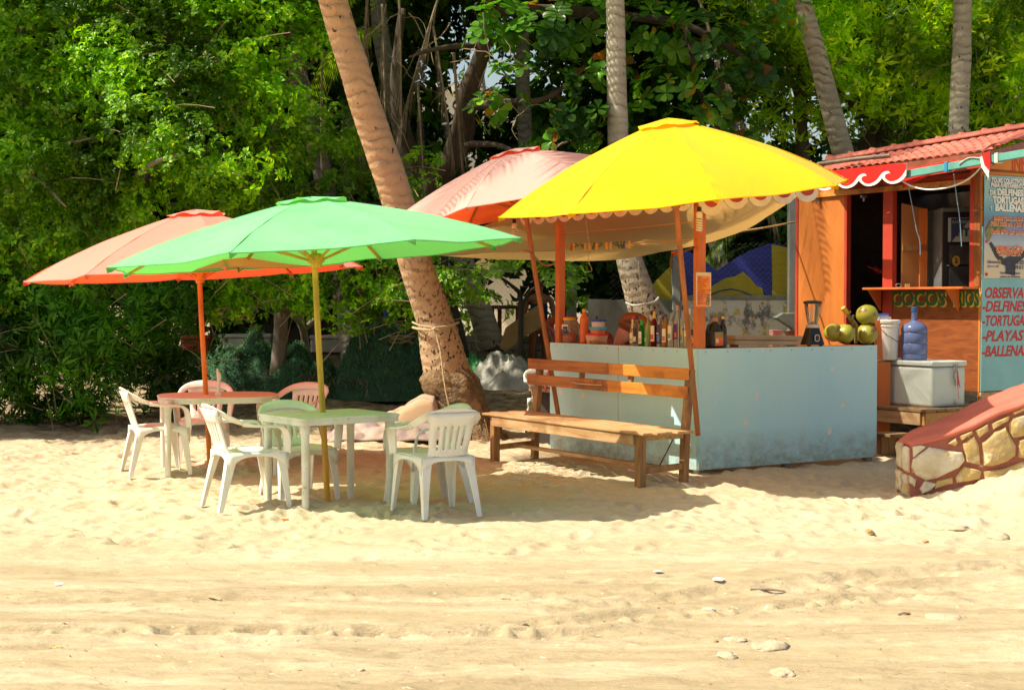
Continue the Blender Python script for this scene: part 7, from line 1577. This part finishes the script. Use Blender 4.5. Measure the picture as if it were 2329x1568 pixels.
# blanket pile
bp_ = V((at(895, 950, 17.0).x, 17.15, 0)); M_bl = mat('tan_fleece', (.50, .33, .21), .95, (.44, .28, .18), 5, bump=.3, bscale=120)
m, nt, b, o = base('striped_fleece')
tc = nt.nodes.new('ShaderNodeTexCoord'); sp = nt.nodes.new('ShaderNodeSeparateXYZ'); mp = nt.nodes.new('ShaderNodeMapping'); mp.inputs['Rotation'].default_value = (0, 0, .35); nt.links.new(tc.outputs['Object'], mp.inputs[0]); nt.links.new(mp.outputs[0], sp.inputs[0])
ws_ = N(nt, 'ShaderNodeMath', operation='PINGPONG'); ws_.inputs[1].default_value = .17; nt.links.new(sp.outputs[1], ws_.inputs[0])
cc = ramp(nt, ws_.outputs[0], [(.0, (.5, .2, .15)), (.02, (.5, .2, .15)), (.035, (.44, .32, .2)), (.4, (.42, .30, .18))]); nt.links.new(cc, b.inputs['Base Color']); b.inputs['Roughness'].default_value = .95; b.inputs['Sheen Weight'].default_value = .3; addbump(nt, b, noisef(nt, 150, 2, .6), .3, .004)
t = thing('blanket_pile', 'tan striped blanket thrown over grey clothes at the foot of the leaning palm', 'blanket', (bp_.x, bp_.y, 0), .0)
def bl1(u, v):
    x = -.62 + 1.18 * u; y = -.30 + .7 * v; h = .50 * math.exp(-((x - .38) / .42) ** 2) * (.55 + .45 * math.cos((y - .1) * 2.2)) + .20 * math.exp(-((x + .28) / .32) ** 2) * math.cos((y - .1) * 2)
    e = min(u, 1 - u, v, 1 - v) * 14; n_ = noise.noise(V((x * 3, y * 3, 1))) * .05 + noise.noise(V((x * 9, y * 6, 4))) * .02
    return (x, y, max(.0, h + n_) * min(1, e * .6 + .25) + .02)
mb = MB(); mb.grid(bl1, 70, 40); mb.build('striped_blanket', m, t, smooth=180, solid=.012)
def bl2(u, v):
    x = -.74 + 1.5 * u; y = -.5 + .42 * v; fold = abs(math.sin(x * 9 + y * 7 + 2 * noise.noise(V((x * 2, y * 2, 7))))) * .05 + abs(noise.noise(V((x * 6, y * 6, 2)))) * .08
    return (x + .03 * math.sin(v * 9), y, (.03 + .24 * v ** .8 * (.4 + .6 * math.exp(-((x - .1) / .5) ** 2))) * min(1, 10 * min(u, 1 - u) + .1) + fold * min(1, v * 5 + .15))
mb = MB(); mb.grid(bl2, 90, 34); mb.build('grey_clothes', mat('grey_cloth', (.40, .33, .28), .9, (.25, .19, .19), 3, lo=.45, hi=.6, bump=.2), t, smooth=180, solid=.01)

# ================================================================ seated person at the counter
M_skin = mat('brown_skin', (.27, .09, .03), .42, (.22, .075, .025), 6, bump=.05)
pp = V((at(1432, 700, 16.0).x, 15.55, 0)); FLZ = .62
per = thing('person', 'person in a sleeveless pink top hunched behind the liquor bottles', 'person', (pp.x, pp.y, FLZ))
def Pz(px, py, Y): return at(px, py, Y) - V((pp.x, pp.y, FLZ))
def skinfig(name, chain, edges, root, m_, parent, sub=2):
    me = bpy.data.meshes.new(name); me.from_pydata([tuple(c[0]) for c in chain], edges, []); me.materials.append(m_)
    o_ = link(bpy.data.objects.new(name, me), parent); k = o_.modifiers.new('skin', 'SKIN')
    for i, c in enumerate(chain):
        sv = me.skin_vertices[0].data[i]; r_ = c[1]; sv.radius = r_ if isinstance(r_, tuple) else (r_, r_); sv.use_root = (i == root)
    k.use_smooth_shade = True; k = o_.modifiers.new('s', 'SUBSURF'); k.levels = sub; k.render_levels = sub; return o_
J = {}
def j(n_, p, r_): J[n_] = (V(p), r_)
Yp = 15.55
j('pelvis', Pz(1408, 822, Yp + .12), (.15, .12)); j('waist', Pz(1412, 795, Yp + .08), (.13, .11)); j('chest', Pz(1428, 755, Yp), (.15, .12)); j('upper', Pz(1440, 732, Yp - .02), (.13, .10)); j('neck', Pz(1462, 738, Yp - .14), .05); j('headb', Pz(1476, 748, Yp - .22), .075); j('head', Pz(1488, 762, Yp - .28), .095); j('headt', Pz(1492, 775, Yp - .30), .06)
j('shL', Pz(1428, 722, Yp - .12), .070); j('arL', Pz(1455, 722, Yp - .22), .056); j('elL', Pz(1494, 752, Yp - .34), .045); j('foL', Pz(1500, 775, Yp - .42), .036); j('wrL', Pz(1470, 792, Yp - .46), .028)
j('shR', Pz(1436, 735, Yp + .20), .062); j('elR', Pz(1470, 775, Yp + .3), .045); j('wrR', Pz(1500, 795, Yp + .1), .028)
j('hipL', V((.0, -.10, .44)), .095); j('knL', V((.42, -.14, .47)), .065); j('anL', V((.44, -.12, .09)), .04); j('toL', V((.56, -.13, .03)), .035)
j('hipR', V((.0, .16, .44)), .095); j('knR', V((.42, .16, .47)), .065); j('anR', V((.44, .18, .09)), .04); j('toR', V((.56, .19, .03)), .035)
J['pelvis'] = (V((-.08, .05, .48)), (.15, .12))
names = list(J); E = [('pelvis', 'waist'), ('waist', 'chest'), ('chest', 'upper'), ('upper', 'neck'), ('neck', 'headb'), ('headb', 'head'), ('head', 'headt'), ('upper', 'shL'), ('shL', 'arL'), ('arL', 'elL'), ('elL', 'foL'), ('foL', 'wrL'), ('upper', 'shR'), ('shR', 'elR'), ('elR', 'wrR'), ('pelvis', 'hipL'), ('hipL', 'knL'), ('knL', 'anL'), ('anL', 'toL'), ('pelvis', 'hipR'), ('hipR', 'knR'), ('knR', 'anR'), ('anR', 'toR')]
skinfig('body', [J[k] for k in names], [(names.index(a_), names.index(b_)) for a_, b_ in E], names.index('pelvis'), M_skin, per)
T_ = [J['pelvis'], (J['waist'][0], (.152, .135)), (J['chest'][0] + V((0, 0, -.02)), (.170, .145)), (J['upper'][0] + V((0, .06, -.03)), (.12, .10))]
skinfig('pink_top', T_, [(0, 1), (1, 2), (2, 3)], 0, mat('pink_cloth', (.72, .42, .36), .85, (.62, .34, .3), 5, bump=.3, bscale=20), per)
hd = MB(); c_ = J['head'][0]; hd.grid(lambda u, v: (lambda d: tuple(c_ + V((d.x * .105, d.y * .105, d.z * .115)) + V((-.015, .01, .012))))(V((math.sin(u * 2.3) * math.cos(v * 6.283), math.sin(u * 2.3) * math.sin(v * 6.283), math.cos(u * 2.3)))), 14, 20); hd.build('hair', mat('black_hair', (.01, .008, .006), .5), per, smooth=180)
for s_, w_ in ((0, 'wrL'), (1, 'wrR')):
    c_ = J[w_][0]; dd = V((-.75, -.3, -.15)).normalized() if s_ == 0 else V((.8, -.4, -.1)).normalized(); sd = dd.cross(V((0, 0, 1))).normalized()
    ch_ = [(c_, .026), (c_ + dd * .05, (.034, .018)), (c_ + dd * .085, (.036, .016))]; ed = [(0, 1), (1, 2)]
    for f_ in range(4):
        b_ = c_ + dd * .085 + sd * (.026 - .018 * f_); L_ = (.07, .078, .072, .058)[f_]; i_ = len(ch_); ch_ += [(b_ + dd * .012, .010), (b_ + dd * L_ * .55 + V((0, 0, -.004)), .009), (b_ + dd * L_ + V((0, 0, -.016)), .0075)]; ed += [(2, i_), (i_, i_ + 1), (i_ + 1, i_ + 2)]
    i_ = len(ch_); ch_ += [(c_ + dd * .035 + sd * .035, .012), (c_ + dd * .07 + sd * .058, .010), (c_ + dd * .095 + sd * .06, .008)]; ed += [(1, i_), (i_, i_ + 1), (i_ + 1, i_ + 2)]
    skinfig('hand', ch_, ed, 0, M_skin, per, 1)
st = thing('stool', 'low stool under the person behind the counter', 'stool', (pp.x - .08, pp.y + .05, FLZ)); mb = MB(); mb.box((0, 0, .36), (.34, .34, .04)); mb.build('seat', W_leg, st)
for a_ in (-1, 1):
    for b_ in (-1, 1): mb = MB(); mb.box((a_ * .14, b_ * .14, .17), (.035, .035, .34)); mb.build('leg', W_leg, st)
fd = thing('counter_deck', 'raised timber deck behind the drinks counter', 'platform', (1.6, 16.3, 0), math.atan2(U.y, U.x))
for k in range(12): mb = MB(); mb.box((.1, -.95 + k * .155, .595), (2.5, .15, .04)); mb.build('deck_plank', W_deck, fd)
mb = MB(); mb.box((.1, -.1, .26), (2.4, 1.7, .6)); mb.build('deck_base', M_dark, fd)
# standing figure in the gloom behind the fence
pg = thing('person', 'dim figure with bare arms in dark top standing in the gloom behind the leaning plywood', 'person', (at(1226, 700, 22.8).x, 22.8, .5))
G0 = V((at(1226, 700, 22.8).x, 22.8, .5)); top_ = at(1226, 634, 22.8).z - .5
hh = top_
C_ = [(V((0, 0, hh * .52)), (.13, .1)), (V((0, 0, hh * .66)), (.12, .09)), (V((0, 0, hh * .78)), (.15, .1)), (V((0, -.01, hh * .855)), .05), (V((0, -.02, hh * .9)), .07), (V((0, -.02, hh * .95)), .085), (V((0, -.01, hh * .985)), .05)]
E_2 = [(0, 1), (1, 2), (2, 3), (3, 4), (4, 5), (5, 6)]
for s_ in (-1, 1):
    i_ = len(C_); C_ += [(V((s_ * .18, 0, hh * .79)), .055), (V((s_ * .23, -.02, hh * .62)), .042), (V((s_ * .2, -.16, hh * .5)), .03), (V((s_ * .17, -.24, hh * .47)), .03)]; E_2 += [(2, i_), (i_, i_ + 1), (i_ + 1, i_ + 2), (i_ + 2, i_ + 3)]
    i_ = len(C_); C_ += [(V((s_ * .09, 0, hh * .46)), .09), (V((s_ * .1, -.01, hh * .27)), .06), (V((s_ * .1, .02, .06)), .04), (V((s_ * .1, -.1, .03)), .035)]; E_2 += [(0, i_), (i_, i_ + 1), (i_ + 1, i_ + 2), (i_ + 2, i_ + 3)]
skinfig('body', C_, E_2, 0, M_skin, pg)
skinfig('dark_top', [(V((0, 0, hh * .5)), (.15, .12)), (V((0, 0, hh * .66)), (.14, .11)), (V((0, 0, hh * .78)), (.165, .115))], [(0, 1), (1, 2)], 0, mat('dark_cloth', (.02, .025, .04), .9), pg)
mb = MB(); mb.grid(lambda u, v: (.1 * math.sin(u * 1.7) * math.cos(v * 6.283), -.01 + .11 * math.sin(u * 1.7) * math.sin(v * 6.283), hh * .955 + .1 * math.cos(u * 1.7)), 8, 16); mb.build('hair', MC['black_hair'], pg, smooth=180)
for s_ in (-1, 1): mb = MB(); mb.lathe([(.003, -.006), (.009, -.003), (.009, .003), (.003, .006)], 8, c=(s_ * .03, -.1, hh * .945)); mb.build('eye', M_black, pg)
mb = MB(); mb.tube([(0, -.098, hh * .95), (0, -.118, hh * .93), (0, -.105, hh * .922)], [.007, .012, .008], 6); mb.build('nose', M_skin, pg, smooth=60)
mb = MB(); mb.tube([(-.025, -.1, hh * .905), (0, -.108, hh * .903), (.025, -.1, hh * .905)], .005, 6); mb.build('mouth', mat('lips', (.2, .05, .03)), pg, smooth=60)
# cream boards behind the counter's right wing
bd_ = thing('cream_boards', 'stack of long cream boards lying behind the right part of the counter', 'boards', (0, 0, 0))
for k, (y0_, y1_) in enumerate(((778, 783), (767, 772))):
    mb = MB(); a_, b_ = at(1656, y0_, 15.6), at(1816, y0_ + 1, 15.9); mb.bar(a_, b_, .3, .045); mb.build('board', mat('cream_board', (.62, .47, .3), .7, (.5, .36, .2), 4, sc=(.5, 2, 2)), bd_, bevel=.006)
a_, b_ = at(1670, 700, 15.65), at(1800, 700, 15.85)
for q_ in (a_, b_): mb = MB(); mb.bar((q_.x, q_.y, .0), (q_.x, q_.y, at(1700, 783, 15.7).z - .0), .08, .08, up=(0, 1, 0)); mb.build('support', W_leg, bd_)

# ================================================================ things on the sand
def gp(px, py):
    p = atz(px, py, 0)
    for _ in range(3): p = atz(px, py, gz(p.x, p.y))
    return V((p.x, p.y, gz(p.x, p.y)))
def rock(px, py, w_, h_, label, m_, seed=0, name='stone'):
    p = gp(px, py); s_ = w_ / 2 * p.y / FPX; mb = MB()
    def f(u, v):
        th, ph = u * math.pi, v * 2 * math.pi; d = V((math.sin(th) * math.cos(ph), math.sin(th) * math.sin(ph), math.cos(th))); r_ = 1 + .3 * noise.noise(d * 1.6 + V((seed, 0, 0))) + .1 * noise.noise(d * 5 + V((seed, 0, 0)))
        return (d.x * r_ * s_, d.y * r_ * s_ * .8, d.z * r_ * s_ * h_)
    mb.grid(f, 14, 20); o_ = mb.build(name, m_, smooth=180); o_.location = p + V((0, 0, s_ * h_ * .05)); o_.rotation_euler = (0, 0, seed); tag(o_, label, 'stone'); return o_
M_rk = mat('sandy_stone', (.52, .43, .29), .95, (.38, .30, .19), 8, bump=.9, bscale=25, bd=.02); M_rb = mat('brown_stone', (.42, .25, .1), .9, (.3, .18, .08), 12, bump=.5, bscale=40)
rock(1976, 1212, 32, .55, 'brown stone on the sand below the ramp wall', M_rb, 1)
rock(1652, 1492, 56, .35, 'broad pale stone half buried at the bottom right of centre', M_rk, 2)
rock(1672, 1454, 60, .2, 'flat pale stone just above the broad pale one', M_rk, 3)
rock(1750, 1470, 105, .22, 'long flat buried rock right of the pale stones', M_rk, 4)
rock(1780, 1530, 70, .25, 'low rock with rough top near the bottom edge', M_rk, 5)
rock(822, 1524, 20, .5, 'small round pebble near the bottom edge, left of centre', M_rk, 6)
rock(1628, 1458, 14, .6, 'small reddish pebble beside the flat pale stone', M_rb, 7)
rock(2270, 1222, 60, .45, 'rough grey rock on the sand mound at the right edge', M_rk, 8)
rock(2165, 1200, 90, .2, 'buried grey rock left of the rough one on the sand mound', M_rk, 9)
rock(2105, 1232, 16, .6, 'small stone at the foot of the sand mound', M_rb, 10)
rock(1862, 1218, 30, .3, 'small pale stone left of the brown stone', M_rk, 11)
rock(1840, 1092, 12, .7, 'dark pebble in the shade in front of the counter corner', M_rb, 12)
rock(1590, 1052, 20, .3, 'pale lump in sand near the bench foot', M_rk, 14)
rock(1610, 1386, 34, .2, 'white flat fragment on the damp sand right of centre', mat('white_frag', (.75, .72, .64), .8), 13)
rock(2150, 1405, 90, .2, 'buried sandy rock at the right, above the bottom edge', M_rk, 15)
def scrap(px, py, w_, m_, name, label, cat, seed=0, thick=.004):
    p = gp(px, py); s_ = w_ / 2 * p.y / FPX; q_ = random.Random(seed); n_ = 7
    poly = [(s_ * math.cos(a_) * q_.uniform(.6, 1.1), s_ * .9 * math.sin(a_) * q_.uniform(.6, 1.1)) for a_ in [i * 2 * math.pi / n_ for i in range(n_)]]
    mb = MB(); vs = [(0, 0, s_ * .25)] + [(x, y, q_.uniform(0, s_ * .3)) for x, y in poly]; mb.add(vs, [(0, i + 1, (i + 1) % n_ + 1) for i in range(n_)]); o_ = mb.build(name, m_, solid=thick); o_.location = p + V((0, 0, .004)); tag(o_, label, cat); return o_
scrap(133, 1336, 27, M_white, 'paper_scrap', 'white paper scrap on the sand at the far left', 'paper', 1)
scrap(1633, 1343, 30, M_white, 'paper_scrap', 'crumpled white scrap on the sand right of centre', 'paper', 2)
scrap(1496, 1302, 30, mat('white_frag', (.75, .72, .64), .8), 'shell_fragment', 'pale shell fragment on the sand below the bench', 'shell', 3)
scrap(650, 1168, 22, mat('dead_leaf', (.5, .13, .03), .7, (.35, .08, .02), 30), 'dead_leaf', 'curled orange dead leaf at the foot of the near table leg', 'leaf', 4)
scrap(1482, 1052, 14, mat('brown_leaf', (.2, .07, .03), .8), 'dead_leaf', 'brown leaf on sand behind the bench foot', 'leaf', 6)
scrap(2064, 1396, 14, flat('red_plastic', (.7, .08, .05)), 'plastic_piece', 'tiny red plastic piece on the sand at the right', 'plastic', 5)
scrap(132, 1462, 26, mat('yellow_leaf', (.6, .5, .18), .8), 'dead_leaf', 'yellowish leaf in the tyre rut at the left', 'leaf', 8)
for k, (x0_, y0_, x1_, y1_, lb) in enumerate(((475, 1360, 503, 1366, 'short pale stick on the sand left of centre'), (1706, 1349, 1785, 1352, 'flat grey stick on the damp sand right of centre'), (1186, 1426, 1204, 1416, 'small stick standing out of the sand near the rut'), (1142, 1362, 1160, 1364, 'thin dark stick beside the rut'), (2042, 1398, 2066, 1397, 'thin dark twig at the right beside the red plastic piece'))):
    a_, b_ = gp(x0_, y0_), gp(x1_, y1_); mb = MB(); mb.tube([V(), (b_ - a_) * .5 + V((0, 0, .006)), b_ - a_], [.007, .009, .005], 6); o_ = mb.build('stick', mat('dry_stick', (.42, .33, .22), .9), smooth=60); o_.location = a_ + V((0, 0, .008)); tag(o_, lb, 'stick')
# white thread tangle by the bench, weeds, leaf litter
q = random.Random(12); mb = MB()
for k in range(150):
    p = gp(q.uniform(1140, 1330), q.gauss(1075, 12)); d = q.uniform(0, 6.28); pts = [p + V((0, 0, .01))]
    for i in range(8): d += q.uniform(-1.2, 1.2); pts.append(pts[-1] + V((.03 * math.cos(d), .03 * math.sin(d), q.uniform(-.006, .008))))
    mb.tube(pts, .0022, 3, cap=False)
tag(mb.build('thread_tangle', mat('white_thread', (.75, .66, .5), .9)), 'tangle of loose white threads on the sand in front of the bench', 'thread', kind='stuff')
q = random.Random(14); vs, fs = [], []
for k in range(3900):
    if k < 1500: x, y = q.uniform(-6, 3), q.uniform(18.3, 23)
    else: x, y = q.uniform(-4.5, 5), 5.6 + 12 * q.random() ** 1.8
    z = gz(x, y) + .004; s_ = q.uniform(.02, .05) if k < 1500 else q.uniform(.004, .011); a_ = q.uniform(0, 6.3); n_ = len(vs)
    u_ = V((math.cos(a_), math.sin(a_), q.uniform(-.1, .4))) * s_; w_ = V((-math.sin(a_), math.cos(a_), q.uniform(-.2, .2))) * s_ * .45; c_ = V((x, y, z + s_ * .2))
    vs += [c_ - u_, c_ + w_, c_ + u_, c_ - w_]; fs += [(n_, n_ + 1, n_ + 2, n_ + 3)]
lit = npmesh('leaf_litter', np.array([tuple(v_) for v_ in vs]), np.array(fs), leafmat('litter', [(.25, .12, .04), (.4, .25, .1), (.15, .08, .03), (.3, .2, .08)], .1, .8)); tag(lit, 'dry leaf litter and crumbs strewn over the sand', 'leaf litter', kind='stuff')
P = np.array([[at(px, 800, 20.9).x + rng.normal() * .25, 20.2 + rng.normal() * .2, .35 + rng.random() * .2] for px in (840, 760, 700, 480) for _ in range(8)]); D = rng.normal(size=(len(P), 3)) * .4 + np.array([0, 0, 1])
tag(scatter('dry_grass', rosette(9, .35, .012, droop=.6, open_=.9), P, D, mat('straw', (.3, .22, .1), .9), None), 'tufts of dry grass between the net heaps', 'grass', kind='stuff')
P = np.array([[at(150, 900, 18.7).x + rng.normal() * .08, 18.7, gz(-5, 18.7) + .1] for _ in range(5)]); D = rng.normal(size=(len(P), 3)) * .3 + np.array([0, 0, 1])
wd = scatter('weed', T_low, P, D, L_low, None); tag(wd, 'small low weed on the shaded sand at the far left', 'plant')
